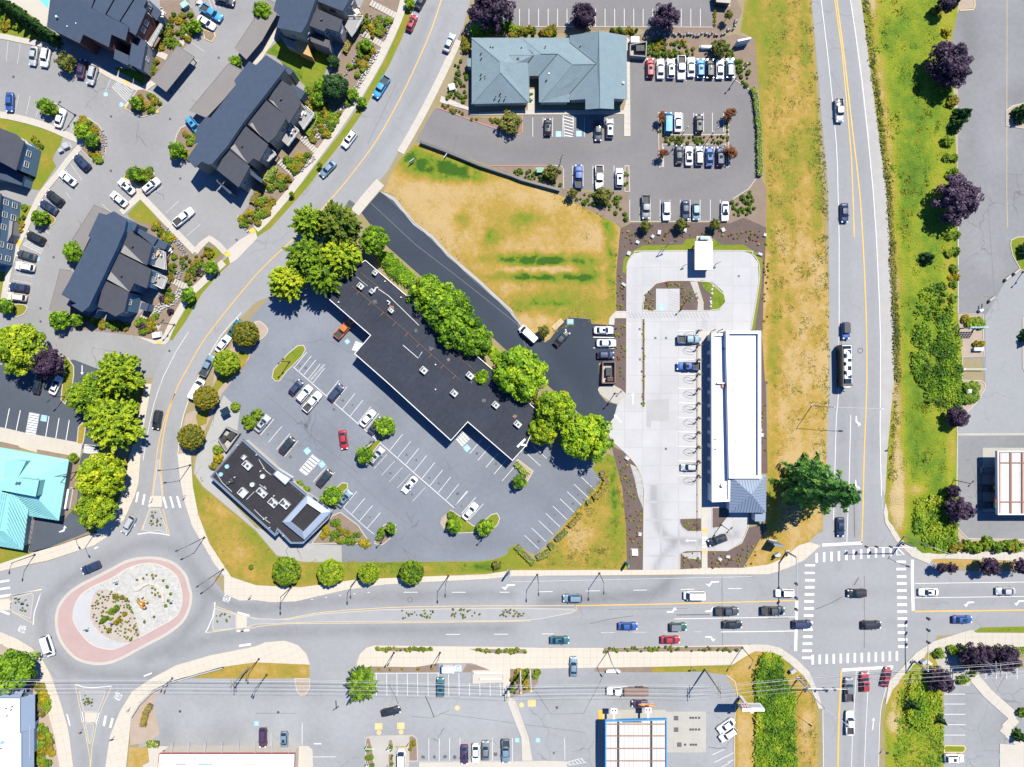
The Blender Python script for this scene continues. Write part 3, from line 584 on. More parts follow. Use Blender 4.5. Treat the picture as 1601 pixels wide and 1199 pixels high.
# clinic walks
slabs('clinic_pavement','20 0,690 100,690 105,560 150,560 150,690 700,690 720,600 740,600 742,852 702,852 702,715 0,718 10 1340,720 1330,690 1150,640 1160,600 1330,670 1340,710',MAT['walk'],8,1.6,0,.02,raise_=.12)
slabs('clinic_pavement','20 718,230 738,250 740,600 716,620',MAT['walk'],8,1.6,0,.02,raise_=.12)
# apartments walks
for P,w in(('00 -220,700 -20,715 120,740 280,785 420,845 530,892',1.7),('00 530,892 440,985 370,1080 270,1199 01 220,90 150,250 90,380 50,520 30,640 20,700',1.5),('00 790,1100 880,1199 01 880,20 1220,375',1.6),('01 885,15 760,130',1.6),('01 1222,378 1310,290 1410,380',1.5),
             ('00 -220,222 0,226 100,245 250,275 360,300',1.4),('00 570,400 690,470 790,520 890,570 985,690',1.5),('00 970,510 890,565 790,675',1.5),('00 960,320 1045,360',1.5),('10 150,180 40,330 -40,480',1.6),('00 1190,180 1130,280',1.5),('02 -220,300 0,315 130,345 510,415',3.6),('02 130,360 240,395',3.0)):
 walk(P,w,sm=2)
# stepped garden walks
for P in('10 285,860 390,960','10 150,1010 260,1110','01 1060,545 1200,610','01 880,785 1000,850','10 660,205 800,285','10 720,20 880,100'):
 P=pts(P);a,b=P[0],P[1];n=9;root=None
 q=ribbon(P,1.5);o=sheet('garden_steps',q,MAT['pad'],7)
 for i in range(n):
  t0,t1=i/n,(i+.62)/n;lerp=lambda t:(a[0]+(b[0]-a[0])*t,a[1]+(b[1]-a[1])*t)
  c=xy(ribbon([lerp(t0),lerp(t1)],1.5));MB().prism(c,0,.10+.05*(n-i)*.5).build('step',MAT['walk'],o)
# ---- islands
def island(P,fill='bed',sm=4,h=.15,w=.22,lawn=None,name='traffic_island',kmat='kerb'):
 Q=pts(P);Q=smooth(Q,sm)if sm else Q
 o=MB().prism(xy(Q),0,h).build(name,MAT[kmat],kind='structure')
 I=inset(ccw(xy(Q)),w);P2=[(x/S+CX,CY-y/S)for x,y in I]
 if lawn is not None:sheet('island_grass',P2,MAT['grass'],1,.7,dry(lawn,.12,.06),raise_=h,parent=o,kind='stuff')
 else:MB().prism(I,0,h+.012).build('island_fill',MAT[fill],o)
 return o
SM2=2
RB='03 345,290 352,220 375,165 430,100 510,45 600,0 02 700,1148 800,1098 920,1078 1030,1090 1110,1128 1170,1195 03 1190,60 1205,120 1195,200 1150,290 1050,370 900,450 750,530 650,557 560,553 470,520 400,450 358,370'
circle=MB().prism(xy(smooth(pts(RB),4)),0,.14).build('roundabout_island',MAT['kerb'],kind='structure')
Q=inset(ccw(xy(smooth(pts(RB),4))),1.35*.55);MB().prism(Q,0,.152).build('stamped_apron',MAT['stamped'],circle)
RI='03 458,250 470,180 510,115 590,60 700,12 02 800,1150 900,1120 980,1122 1060,1155 1110,1199 03 1130,50 1145,110 1140,190 1100,260 1000,320 850,400 740,455 660,458 570,425 500,350 465,290'
MB().prism(xy(smooth(pts(RI),4)),0,.30).build('inner_kerb',MAT['walk_s'],circle)
Q=inset(ccw(xy(smooth(pts(RI),4))),.3);P2=[(x/S+CX,CY-y/S)for x,y in Q]
sheet('cobble_bed',P2,MAT['gravel'],1,.8,lambda X,Y:.1+.0*X,raise_=.31,parent=circle,kind='stuff')
sheet('gravel_bed','@80;860;6.4826 228,660 245,560 290,480 380,420 440,390 480,370 520,360 450,430 410,540 400,640 420,740 480,830 560,890 660,930 760,950 800,945 700,985 620,995 520,980 400,920 290,800 240,720',MAT['wash'],82,parent=circle,sm=3)
sheet('planting_soil','@80;860;6.4826 400,660 415,540 450,430 540,390 650,420 760,460 800,540 830,600 860,700 900,800 900,880 800,930 700,925 600,890 500,830 430,740',MAT['pale_bed'],84,parent=circle,sm=3)
island('02 890,915 900,880 935,780 1000,780 1045,900 1050,940 1000,920 940,925','median',0);island('02 955,700 975,560 985,480 1000,470 1005,560 1020,705 1015,770 945,770','median',0,.14)
island('03 60,190 90,130 200,105 215,125 195,270 80,225','median',0);island('03 -200,170 60,140 75,160 70,215 0,220 -200,190','walk_s',0)
island('03 1330,290 1345,200 1480,240 1480,330 1330,345','median',0);island('03 1480,240 1545,250 1601,265 13 200,270 400,235 800,208 1500,200 1600,200 23 390,205 405,215 370,235 150,275 0,283 13 1200,285 400,290 0,305 03 1540,330 1480,330','median',0)
island('03 495,715 660,715 655,760 615,855 525,850 505,780','median',0);island('03 535,920 580,920 590,950 575,1040 555,1045 545,980','median',2)
MB().prism(xy(pts('03 1485,243 1545,255 1545,325 1485,325')),0,.165).build('crossing_pad',MAT['walk_s'],kind='structure')
MB().prism(xy(pts('03 530,853 612,857 598,915 535,915')),0,.10).build('crossing_pad',MAT['walk_s'],kind='structure');MB().prism(xy(pts('02 948,700 1012,700 1012,768 945,768')),0,.165).build('crossing_pad',MAT['walk_s'],kind='structure')
island('00 455,830 485,770 515,735 560,740 620,780 662,840 670,900 662,965 640,1000 595,1022 540,970 500,930 540,890 480,855',sm=0)
island('00 780,680 860,560 900,555 950,575 1022,650 1015,672 960,715 890,735 840,715',sm=0);island('00 770,1115 800,1080 850,1055 930,1055 970,1085 965,1110 890,1175 860,1165 820,1130',sm=0)
island('00 1090,900 1105,840 1130,798 1165,782 1255,850 1230,920 1215,1000 1180,1010 1100,980',sm=0);island('00 320,650 350,645 372,665 365,720 330,740 310,700',sm=2)
island('00 1265,180 1345,205 1350,230 1325,265 1280,245',sm=0,kmat='yellow_pale');island('01 205,160 290,130 335,150 352,180 320,212 240,215',sm=2,lawn=.4);island('01 80,705 150,702 175,725 150,765 110,782 85,770',sm=2,lawn=.45)
island('01 385,1020 430,1040 465,1090 465,1150 455,1220 410,1330 380,1300 400,1100',sm=0,lawn=.4);island('02 480,375 490,270 515,240 540,260 530,340 520,380',sm=0,lawn=.6)
island('11 100,1160 110,1110 200,1010 260,960 300,955 315,985 290,1030 190,1130 150,1185 120,1185',sm=0,lawn=.36);island('12 625,460 640,420 700,390 780,330 800,345 740,420 720,480 660,500',sm=0,lawn=.34);island('12 500,650 540,615 575,620 578,650 540,690 520,740 480,770',sm=0,lawn=.34)
island('12 740,1000 750,960 800,880 840,865 878,880 880,920 840,970 790,1010',sm=0);island('12 345,1000 480,820 530,800 640,880 720,1000',sm=0);island('12 1150,870 1160,840 1220,785 1370,890 1380,930 1260,935 1180,910',sm=0,lawn=.30);island('12 1380,900 1420,860 1470,815 1510,805 1528,840 1515,880 1450,940 1390,930',sm=0,lawn=.32)
sheet('island_soil','12 1150,870 1160,840 1220,785 1250,810 1190,860 1185,905',MAT['dirt'],42)
island('22 10,645 90,545 25,480 40,470 138,545 90,630 50,660','dirt',sm=0)
bed('01 1599,800 1560,1040 1440,1199 02 1390,60 1280,290 1215,450 1120,470 1125,330 1165,190 1320,110 01 1340,1150 1450,960','dirt',7)
sheet('lawn_patch','01 1500,990 1560,1020 1520,1100 1400,1199 02 1330,80 1290,250 1240,270 1225,200 1300,90 01 1350,1180',MAT['grass'],8,.8,dry(.55,.2,.06))
island('11 0,810 40,815 80,860 60,900 20,930 -20,900','dirt',sm=2)
# clinic islands
kerb('10 1135,675 1160,682 1400,770 1599,838 20 40,845 66,830 68,720',closed=False,mat=MAT['red_paint'],w=.25)
island('20 912,705 940,700 945,840 1330,840 1335,700 1358,700 1360,1045 1340,1050 1335,905 945,905 945,1045 920,1050',sm=0);island('20 705,1035 735,1035 740,1199 21 735,0 705,0',sm=0)
kerb('20 838,368 1390,368 1396,500 1482,560 1528,650 1540,1100 1480,1182 21 1385,42 1342,184 735,186',closed=False,w=.22);kerb('20 250,1034 312,1040 324,1060 324,1180',closed=False,w=.22);kerb('10 1470,1037 1599,1037 20 250,1034',closed=False,w=.22,mat=MAT['red_paint'])
kerb('20 0,167 1258,171 1262,55',closed=False,w=.2)
# carwash kerbs and islands
kerb('21 718,480 730,430 770,383 830,370 1450,368 1502,388 1542,440 1547,560 1497,860',closed=False,sm=3,w=.24);kerb('21 718,740 720,482',closed=False,w=.22);kerb('21 817,745 830,640 900,570 980,552 1130,552 1240,560 1330,640 1340,690 1300,735 1230,745',closed=True,w=.22);kerb('21 718,790 717,1199 22 715,80 660,130',closed=False,w=.22)
kerb('22 620,352 700,420 780,510 824,620 826,760 822,1190',closed=False,w=.24,sm=2);kerb('22 1050,1190 1052,1060 1090,1042 1350,1042 1440,990 1478,900 1482,820',closed=False,w=.24)
island('21 812,790 835,790 836,1199 22 834,140 822,155 812,140 812,0 21 812,1199','mulch',sm=0,h=.12)
island('22 1048,840 1190,835 1190,925 1100,925 1065,900 1048,870','mulch',sm=0,h=.12);sheet('crossing_walk','22 1188,770 1222,768 1224,1155 1188,1155',MAT['walk'],22);island('22 1250,770 1360,770 1365,820 1300,900 1250,905','mulch',sm=0,h=.12)
island('22 546,20 640,10 712,60 700,90 655,125 600,100 550,60','pad',sm=2,h=.12)
slabs('clinic_walk','21 605,830 610,790 650,745 718,745 718,790 645,790 640,832',MAT['walk'],10,1.6,0,.02,raise_=.1)
sheet('concrete_pad','21 902,605 1050,605 1050,745 902,745',MAT['wash'],20)
sheet('stanchion_walk','21 1158,880 1250,870 1250,940 1200,940 1200,1199 22 1215,210 1215,570 1200,575 1200,830 1158,830 1158,0 21 1158,1199',MAT['walk'],13)
# forecourt pads of the south service station
slabs('concrete_pad','23 570,838 960,838 965,850 1215,848 1215,1105 970,1105 960,1200 520,1200 545,900',MAT['pad'],9,5.0,0,.03);MB().prism(xy(pts('23 540,840 572,838 575,900 542,905')),0,.12).build('yellow_kerb_block',MAT['yellow'],kind='structure')
kerb('23 1340,618 1395,660 1412,740 1400,820 1392,900 1392,1300',closed=False,w=.25);kerb('31 1190,0 1190,758 1345,764 1352,1028 1218,1032 1218,1178 1335,1182 1358,1199 32 1358,30 1310,112 1240,182 1186,262 1182,800 1192,905 1252,968 1700,974',closed=False,w=.25)
kerb('30 1200,66 1285,62 1295,40 1292,-60',closed=False,w=.25,mat=MAT['yellow_pale'])
island('30 1490,790 1490,690 1530,660 1700,620 1700,820 1500,790','dirt',sm=0);island('31 1515,330 1520,300 1560,280 1700,275 1700,520 1580,490 1530,400',sm=0,lawn=.36);island('31 1592,790 1620,770 1700,770 1700,1130 1600,1120 1592,1090','dirt',sm=0)
slabs('pump_pad','32 1345,400 1700,400 1700,800 1345,800',MAT['pad'],9,4.0,0,.03);sheet('drain_strip','32 1190,307 1700,305 1700,322 1190,324',MAT['pad'],8)
sheet('shop_apron','@220;1140;5.337 60,140 180,140 1400,138 1435,170 1440,320 1440,600 0,600 20,300 75,270',MAT['walk'],5,raise_=.12,side=MAT['kerb'])
island('13 685,1300 685,1040 690,1010 715,1010 735,1080 745,1300',sm=0);island('13 825,1090 828,1030 845,1018 860,1035 862,1090',sm=2);island('13 825,1300 825,1110 862,1110 865,1300',sm=0);island('13 955,1160 955,1000 985,995 1010,1020 1015,1160',sm=0,fill='bed')
sheet('drive_lane','13 690,1010 720,1000 990,995 960,1010 955,1300 745,1300 735,1080 715,1010',MAT['pad'],8);sheet('shop_pavement','13 1020,1165 1601,1160 23 200,1155 345,1160 345,1300 13 1020,1300',MAT['walk'],6,raise_=.12,side=MAT['kerb'])
sheet('ramp_landing','13 1355,590 1540,590 1545,665 1355,672',MAT['walk'],8,raise_=.35,side=MAT['trim'])
o=sheet('access_ramp_walk','23 0,770 20,775 105,1010 130,1155 65,1155 60,1010 0,860 13 1570,780 1590,760',MAT['walk'],9,raise_=.1,side=MAT['kerb'])
walk('33 1260,600 1380,740 1550,890',2.6,sm=0);walk('33 1550,890 1480,960 1601,1060',2.6,sm=0);island('33 1100,1105 1105,1058 1230,1060 1240,1080 1225,1105',sm=0,lawn=.4,kmat='yellow_pale');sheet('shop_pavement','33 1450,1050 1601,1060 1601,1300 1450,1300',MAT['walk'],6,raise_=.12,side=MAT['kerb'])
island('13 240,640 340,640 340,700 310,745 280,750 255,720',sm=0,fill='dirt')
# ==== PAINTED MARKINGS
_mk={}
def paint_into(key):return _mk.setdefault(key,MB())
ZM=.05
def line(P,w=.13,mat='line',par='street',dash=None,z=ZM,sm=0,name='lane_line'):
 P=pts(P)
 if sm:P=smooth(P,sm,False)
 Q=[Vector(p)for p in xy(P)];m=paint_into((name,par,mat))
 if not dash:strip_into(m,[tuple(q)for q in Q],w,z);return
 on,off=dash;F=[Q[0]]
 for a,b in zip(Q,Q[1:]):
  n=max(1,int((b-a).length/.5));F+=[a+(b-a)*(i/n)for i in range(1,n+1)]
 d=0;run=[]
 for a,b in zip(F,F[1:]):
  if d%(on+off)<on:run.append(tuple(a))
  else:
   if len(run)>1:strip_into(m,run,w,z)
   run=[]
  d+=(b-a).length
 if len(run)>1:strip_into(m,run,w,z)
def poly(P,mat='line',par='street',z=ZM,name='road_mark'):
 m=paint_into((name,par,mat));Q=ccw(xy(pts(P)));m.face([(x,y,z)for x,y in Q])
SPOTS=[]
def stalls(a,b,n,d,par,mat='line',w=.12,base=False,z=ZM):
 """n+1 stall lines from a to b (map units), each of vector d"""
 (ax,ay),(bx,by)=pts(a)[0],pts(b)[0];dx,dy=d
 for i in range(n+1):
  t=i/n;x,y=ax+(bx-ax)*t,ay+(by-ay)*t
  line([(x,y),(x+dx,y+dy)],w,mat,par,name='stall_line',z=z)
  if i<n and(i*7+int(ax))%3:f=.25+.12*(i%4);SPOTS.append((x+dx*f+(bx-ax)/n*.5,y+dy*f+(by-ay)/n*.5,par))
 if base:line([(ax,ay),(bx,by)],w,mat,par,name='stall_line',z=z)
def arrow(px,py,ang,kind='straight',par='street',L=3.2):
 """painted lane arrow; ang in degrees on the map (0 right, 90 up)"""
 a=R(ang);ca,sa=math.cos(a),math.sin(a);m=paint_into(('turn_arrow',par,'line'));x0,y0,_=W(px,py)
 T=lambda u,v:(x0+u*ca-v*sa,y0+u*sa+v*ca,ZM)
 if kind=='straight':
  m.face([T(-L/2,-.12),T(L/4,-.12),T(L/4,.12),T(-L/2,.12)]);m.face([T(L/4,-.45),T(L/2,0),T(L/4,.45)])
 else:
  s=1 if kind=='left' else-1
  q=[T(-L/2,-.12*s-.3*s),T(0,-.12*s-.3*s),T(.5,.3*s),T(.2,.3*s),T(-.3,.12*s-.1*s),T(-L/2,.12*s-.25*s)]
  m.face(q if s>0 else q[::-1]);q=[T(-.1,.35*s),T(L/2-.5,.25*s),T(.5,1.0*s)];m.face(q if s>0 else q[::-1])
def crosswalk(a,b,n,d,w,par='street',name='crosswalk'):
 (ax,ay),(bx,by)=pts(a)[0],pts(b)[0]
 for i in range(n):
  t=i/(n-1);x,y=ax+(bx-ax)*t,ay+(by-ay)*t
  line([(x-d[0]/2,y-d[1]/2),(x+d[0]/2,y+d[1]/2)],w,'line',par,name=name)
# centre line of the curving street
line('10 1166,-20 1100,180 1010,390 900,620 760,870 630,1050 510,1199 11 290,240 120,400 0,520',.22,'yellow',sm=3)
line('11 0,520 01 1500,640 1370,800 1260,950 1180,1090 1120,1199 02 1095,60 1060,160 1030,280 1012,400 1003,470',.22,'yellow',sm=3);line('02 1095,60 1045,180 1010,300 985,420 968,560 950,700',.18,'yellow',sm=3);line('02 1003,470 1010,560 1020,700',.18,'yellow');line('02 940,770 885,915',.18,'yellow');line('02 1020,780 1060,945',.18,'yellow')
line('02 860,940 930,930 1000,935 1062,947',.25);line('02 1005,0 960,140 920,330 895,480',.12,sm=2);line('01 1510,755 1380,900 1290,1060 1220,1199 02 1150,190 1125,320 1112,450',.14,sm=2);line('01 1180,875 1100,1000 1020,1160 02 1000,20',.12)
crosswalk('02 858,708','02 940,738',3,(-3,16),.5);crosswalk('02 1032,742','02 1118,738',3,(5,18),.5);line('02 845,850 838,890',.5)
for P in('02 590,1030 615,1020','03 900,628 950,608','03 255,485 270,520','03 420,865 438,938'):line(P,.35)
line('03 65,125 110,118 263,84 245,140 215,230 208,308',.22);line('03 0,140 265,88',.16,'yellow_pale');line('03 75,225 205,295',.16,'yellow_pale')
crosswalk('03 20,35','03 30,125',3,(20,-3),.55);line('03 0,218 60,240',.6)
line('03 1345,190 1330,260 1300,330 1284,357',.22);line('03 1345,190 1420,215 1490,243 1601,265',.16,'yellow_pale');line('03 1284,357 1480,330 1601,325',.16,'yellow_pale');line('03 1345,165 1342,190',.3)
line('03 470,678 520,695 580,700 700,690',.22);line('03 470,678 500,820 530,960 565,1150 560,1300',.16,'yellow_pale');line('03 700,690 640,820 600,950 575,1080 562,1300',.16,'yellow_pale')
for P in('03 510,850 520,915','03 625,858 605,925','03 662,875 650,940','03 705,890 690,950'):line(P,.6)
for P in('03 1485,230 1560,250','03 1480,345 1560,340','03 1495,438 1570,428'):line(P,.55)
# the word YIELD in front of the three entries
def text(s,px,py,size,ang,mat,par=None,z=ZM,name='painted_word',flat=True,loc=None,rot=None,extr=0.0):
 c=bpy.data.curves.new(name,'FONT');c.body=s;c.size=size;c.align_x='CENTER';c.align_y='CENTER';c.extrude=extr;c.offset=size*.012
 t=bpy.data.objects.new(name,c);col.objects.link(t);bpy.context.view_layer.update()
 me=bpy.data.meshes.new_from_object(t.evaluated_get(bpy.context.evaluated_depsgraph_get()));bpy.data.objects.remove(t)
 me.materials.clear();me.materials.append(MAT[mat]);o=link(name,me,par)
 o.location=loc if loc else W(px,py,z);o.rotation_euler=rot if rot else(0,0,R(ang));return o
for px,py,a in((355,936,69),(34,983,-110),(184,1089,-28)):text('YIELD',px,py,2.5,a,'line',road).scale=(.30,1,1)
# main street
line('13 0,265 60,272 200,268 400,230 800,200 1200,190 1600,188 23 400,186',.16,'yellow_pale',sm=2);line('13 0,320 200,300 800,295 1600,285 23 120,280',.16,'yellow_pale',sm=2);line('23 395,187 800,180 1600,160 33 170,155',.26,'yellow');line('23 400,190 410,215',.14,'yellow')
line('13 345,148 560,118 800,95',.16,dash=(1.0,2.6));line('13 925,103 1599,103',.14,dash=(3.8,8.2));line('23 170,100 1400,80 33 0,78',.14,dash=(3.8,8.2));line('13 1190,367 1601,365 23 300,363',.14,dash=(3.8,8.2));line('23 1015,270 1600,260 33 170,257',.16);line('23 560,355 1200,350',.12,'line_old',dash=(3.8,4));line('23 1310,351 1600,348 33 170,345',.2)
line('23 0,38 800,20 1500,5',.1,'line_old')
line('33 183,155 175,470',.75,name='stop_line');line('33 905,0 910,218',.75,name='stop_line');line('32 905,1100 905,1199',.75,name='stop_line');line('33 465,590 785,570',.75,name='stop_line');line('32 342,1008 592,995',.75,name='stop_line')
crosswalk('33 265,28','33 245,513',12,(15,0),.62);crosswalk('33 838,5','33 845,443',11,(15,0),.62);crosswalk('33 282,525','33 808,502',13,(0,15),.62);crosswalk('32 307,1088','32 770,1048',11,(0,15),.62)
line('32 808,1025 855,1068 808,1070 808,1025',.3);crosswalk('32 835,1113','32 835,1158',2,(15,0),.62);crosswalk('32 265,1135','32 263,1182',2,(16,0),.5)
arrow(1052,955,0,'left');arrow(1112,954,0,'left');arrow(1112,997,0,'right');arrow(1112,911,180,'left',L=4);arrow(1513,943,180,'left');arrow(1592,941,180,'left');arrow(793,916,180,'left',L=4)
line('33 920,48 1700,38',.14);line('33 920,138 1700,128',.14);line('33 920,222 1700,212',.2,'yellow');line('33 920,226 1700,216',.12,'yellow')
# highway lines
line('30 335,-40 335,0 380,380 430,900 440,1198 31 447,300 445,1198 32 430,200 422,500 412,850',.16,par='highway',sm=2);line('30 518,-40 518,0 590,500 660,1198 31 690,500 706,950 32 703,300 712,700',.18,par='highway',sm=2);line('32 712,700 722,800 750,890 790,975 850,1040 960,1100 1010,1118',.1,'line_old','highway')
line('30 420,-40 420,0 465,320 500,700 525,1000 31 532,0 542,285',.26,'yellow','highway');line('30 432,-40 432,0 475,320 535,850 575,1198 31 598,350 615,750 620,1198 32 605,400 595,800 588,995',.30,'yellow','highway',sm=2)
line('32 520,195 510,600 495,992',.16,par='highway');arrow(1340,660,268,'left','highway');arrow(1339,760,268,'left','highway')
line('33 462,590 445,900 435,1400',.42,'yellow','highway');line('33 555,595 530,1000 520,1400',.14,par='highway');line('33 633,590 612,1000 600,1400',.14,par='highway');line('33 755,660 715,800 700,950 690,1400',.14,par='highway',sm=2);line('33 345,840 352,1400',.14,par='highway');arrow(1365,1131,85,'straight','highway')
# mall stalls (slope of the stalls: up and to the right)
SV=(20.5,-24.5)
line('11 235,1095 350,1195 12 440,75 640,250 790,380 1000,565 1240,775',.16,'line','mall_car_park',name='stall_line')
for a,b,n in(('11 240,1100','12 350,2',4),('12 440,78','12 740,325',6),('12 838,415','12 1240,770',8)):
 stalls(a,b,n,(20,-25),'mall_car_park')
stalls('12 1240,770','12 1335,850',2,(22,-25),'mall_car_park')
stalls('12 30,320','12 180,455',3,(21,-25),'mall_car_park');stalls('12 360,612','12 410,650',1,(21,-24),'mall_car_park');stalls('12 548,772','12 695,905',3,(21,-25),'mall_car_park',base=True);line('12 695,905 740,940',.12,'line','mall_car_park',name='stall_line')
stalls('11 340,1175','11 345,1180',1,(22,-25),'mall_car_park','line_old');stalls('12 740,530','12 980,735',5,(20,-22),'mall_car_park','line_old')
stalls('22 170,1032','22 525,668',8,(-22.5,-21.5),'mall_car_park');stalls('22 180,513','22 218,466',1,(-22,-20),'mall_car_park');stalls('12 1338,435','12 1540,608',4,(19,-22),'mall_car_park')
def zebra(quad,n,par,mat='line',w=.32,frame=True,skew=0.0):
 a,b,c,d=pts(quad);L=lambda p,q,t:(p[0]+(q[0]-p[0])*t,p[1]+(q[1]-p[1])*t)
 for i in range(n):
  t=(i+.5)/n;line([L(a,b,t),L(d,c,min(1,max(0,t+skew)))],w,mat,par,name='hatching')
 if frame:line([a,b,c,d,a],.12,mat,par,name='hatching')
zebra('12 272,540 355,440 405,478 315,575',6,'mall_car_park',w=.55);zebra('12 1250,350 1300,300 1340,345 1290,395',4,'mall_car_park',w=.5,frame=False);zebra('11 600,990 625,930 670,950 650,1000',4,'mall_car_park',w=.5,frame=False)
zebra('02 160,315 185,178 247,190 222,325',9,'bank_car_park',w=.45);zebra('02 520,430 530,375 600,392 615,440',6,'bank_drive',w=.45,skew=.2)
stalls('02 32,290','02 100,302',1,(7,-34),'bank_car_park',w=.2);
for x,y in((285,338),(348,350),(412,362)):line(f'02 {x},{y} {x + 22},{y - 135}',.2,'line','bank_car_park',name='stall_line')
arrow(128.5,578.5,270,'straight','apartment_car_park',2.4);arrow(100,828,15,'left','bank_drive',2.6)
# clinic stalls
for x in(838,903,966,1028,1090,1150,1212,1274,1334,1392):line(f'20 {x},372 {x},508',.11,'line','clinic_car_park',name='stall_line')
for x in(132,196,256,320,386,454):line(f'20 {x},735 {x},855',.11,'line','clinic_car_park',name='stall_line')
zebra('20 322,715 330,855 386,855 382,715',7,'clinic_car_park',w=.2,skew=.12)
for x in(1070,1138,1200,1255,1325):line(f'20 {x},705 {x},825',.11,'line','clinic_car_park',name='stall_line')
for x in(950,1015,1078,1140,1204,1268):line(f'20 {x},915 {x},1045',.11,'line','clinic_car_park',name='stall_line')
for x in(382,446,508,572,640):line(f'20 {x},1035 {x},1165',.11,'line','clinic_car_park',name='stall_line')
for x in(738,802,866,928,990,1054,1116,1178,1242,1304):line(f'21 {x},48 {x},178',.11,'line','clinic_car_park',name='stall_line')
for i in range(22):line(f'20 {-70 + i * 59.5:.0f},55 {-70 + i * 59.5:.0f},165',.12,'line','car_park',name='stall_line')
for x in(840,905,968,1030,1092,1152,1214,1276,1336):pass
# car wash
for i in range(11):y=870+i*90.6;line(f'21 1040,{y - 5:.0f} 1158,{y:.0f}',.13,'line','car_wash_court',name='stall_line',z=.062)
def hatch(x0,y0,x1,y1,n,par,z=.062,sl=1.0):
 for i in range(n):
  x=x0+(x1-x0)*i/n;line([(x,y1),(min(x1,x+(y1-y0)*sl),y0+max(0,(x+(y1-y0)*sl-x1)/max(sl,.1)))],.22,'greywalk',par,name='hatching',z=z)
for i in range(24):x=982+i*5.3;line([(x,488.5),(x+5,497)],.28,'greywalk','car_wash_court',name='hatching',z=.075)
for i in range(9):y=454+i*4;line([(1044,y),(1061,y+7)]if y+7<486 else[(1044,y),(1044+(486-y)*2.4,486)],.25,'greywalk','car_wash_court',name='hatching',z=.09)
for i in range(4):y=500+i*4;line([(1097,y-3),(1106,y+3)],.25,'greywalk','car_wash_court',name='hatching',z=.075)
arrow(989.5,623,90,'straight','car_wash_court',2.8);arrow(966,654,135,'straight','car_wash_court',2.8);arrow(1080,845,180,'straight','car_wash_court',2.8)
for q in('22 1190,962 1226,962','22 1190,980 1226,980','22 1190,996 1226,996','22 1190,1020 1226,1020'):line(q,.4,'line','car_wash_court',name='crosswalk',z=.10)
for P in('22 1190,908 1225,908 1225,926 1190,926','22 1190,1040 1225,1040 1225,1056 1190,1056'):poly(P,'tactile','car_wash_court',z=.135,name='tactile_paving')
for P in('00 780,490 820,512 800,527 775,505','00 780,670 800,655 812,682 795,690','00 970,690 1000,695 990,708 965,705','00 780,1105 800,1095 800,1120 775,1125','00 612,970 640,985 640,1002 610,990','01 108,310 138,300 130,335 100,335','01 1400,390 1430,370 1445,395 1420,410','01 980,935 1020,930 1010,950 980,950','01 1555,240 1585,222 1600,245 1575,265'):poly(P,'tactile','apartment_car_park',z=.16,name='tactile_paving')
poly('20 702,838 742,838 742,853 702,853','tactile','clinic_car_park',z=.15,name='tactile_paving')
# new drive stalls
for y in(908,975):line(f'21 510,{y} 640,{y + 3}',.2,'line','new_asphalt_drive',name='stall_line')
# apartments stalls
for P in('00 52,255 40,385','00 128,270 110,400','00 335,290 300,430','00 705,470 660,570','00 640,440 600,510','00 120,590 95,700','00 190,600 165,715','00 240,690 222,735','00 475,740 430,850','00 1190,260 1280,325','00 1185,360 1240,385','00 440,1020 515,1130','00 410,1060 480,1180','01 415,5 445,45','01 280,235 310,265','01 210,320 275,345','01 85,510 210,530','01 80,550 205,575','01 945,15 1020,-30','01 1040,130 1120,55','01 1170,275 1255,200','01 635,75 700,130'):line(P,.12,'line_old','apartment_car_park',name='stall_line')
zebra('01 140,330 180,290 290,320 260,390',6,'apartment_car_park','line_old',.18);zebra('00 700,545 745,490 840,560 790,640',7,'apartment_car_park','line_old',.2)
for i in range(5):line(f'00 {1330 + i * 24},{60 - i * 4} {1300 + i * 24},{-20}',.15,'line_old','apartment_car_park',name='hatching')
# south car park
for i in range(9):x=753+i*64.6;line(f'13 {x:.0f},610 {x + 2:.0f},750',.13,'line','shop_car_park',name='stall_line')
line('13 745,610 1150,608',.12,'line','shop_car_park',name='stall_line')
for x in(1335,1400,1465,1530):line(f'13 {x},672 {x + 2},750',.13,'line','shop_car_park',name='stall_line')
for x in(1082,1147,1212,1277,1480,1605):line(f'13 {x},1015 {x},1160',.12,'line','shop_car_park',name='stall_line')
line('13 1020,1160 1601,1158',.1,'line_old','shop_car_park',name='stall_line');line('13 290,920 290,1062',.12,'line','shop_car_park',name='stall_line');line('13 95,980 95,1065',.1,'line_old','shop_car_park',name='stall_line');line('13 355,1133 500,1132',.12,'line','shop_car_park',name='stall_line');line('13 365,1050 410,1050',.3,'line','shop_car_park',name='stall_line')
line('23 330,1015 333,1150',.12,'line','shop_car_park',name='stall_line');zebra('23 345,1165 440,1140 470,1165 360,1185',5,'shop_car_park',w=.14)
for i in range(4):line(f'23 {1255 + i * 12},{1120 + i * 48} {1330 + i * 20},{1085 + i * 40}',.14,'line','shop_car_park',name='stall_line')
line('23 1345,1130 1390,1105',.14,'line','shop_car_park',name='stall_line');line('23 1350,1165 1390,1150',.14,'line','shop_car_park',name='stall_line')
for q in('13 745,922 792,922 792,962 745,962','13 883,918 930,918 930,958 883,958','23 100,775 150,775 150,818 100,818'):poly(q,'yellow_pale','shop_car_park',name='drain_cover_paint')
def disc(px,py,r,mat,par,z=ZM,n=18,name='painted_disc'):
 m=paint_into((name,par,mat));x,y,_=W(px,py);m.face([(x+r*math.cos(2*math.pi*i/n),y+r*math.sin(2*math.pi*i/n),z)for i in range(n)])
for a,b in((592.5,1145),(627,1144),(715,1106.5),(815.5,1102)):disc(a,b,.62,'yellow_pale','shop_car_park')
for i in range(9):line(f'23 {14 + i * 9},{800 + i * 26} {32 + i * 9},{822 + i * 26}',.16,'greywalk','shop_car_park',name='hatching',z=.16)
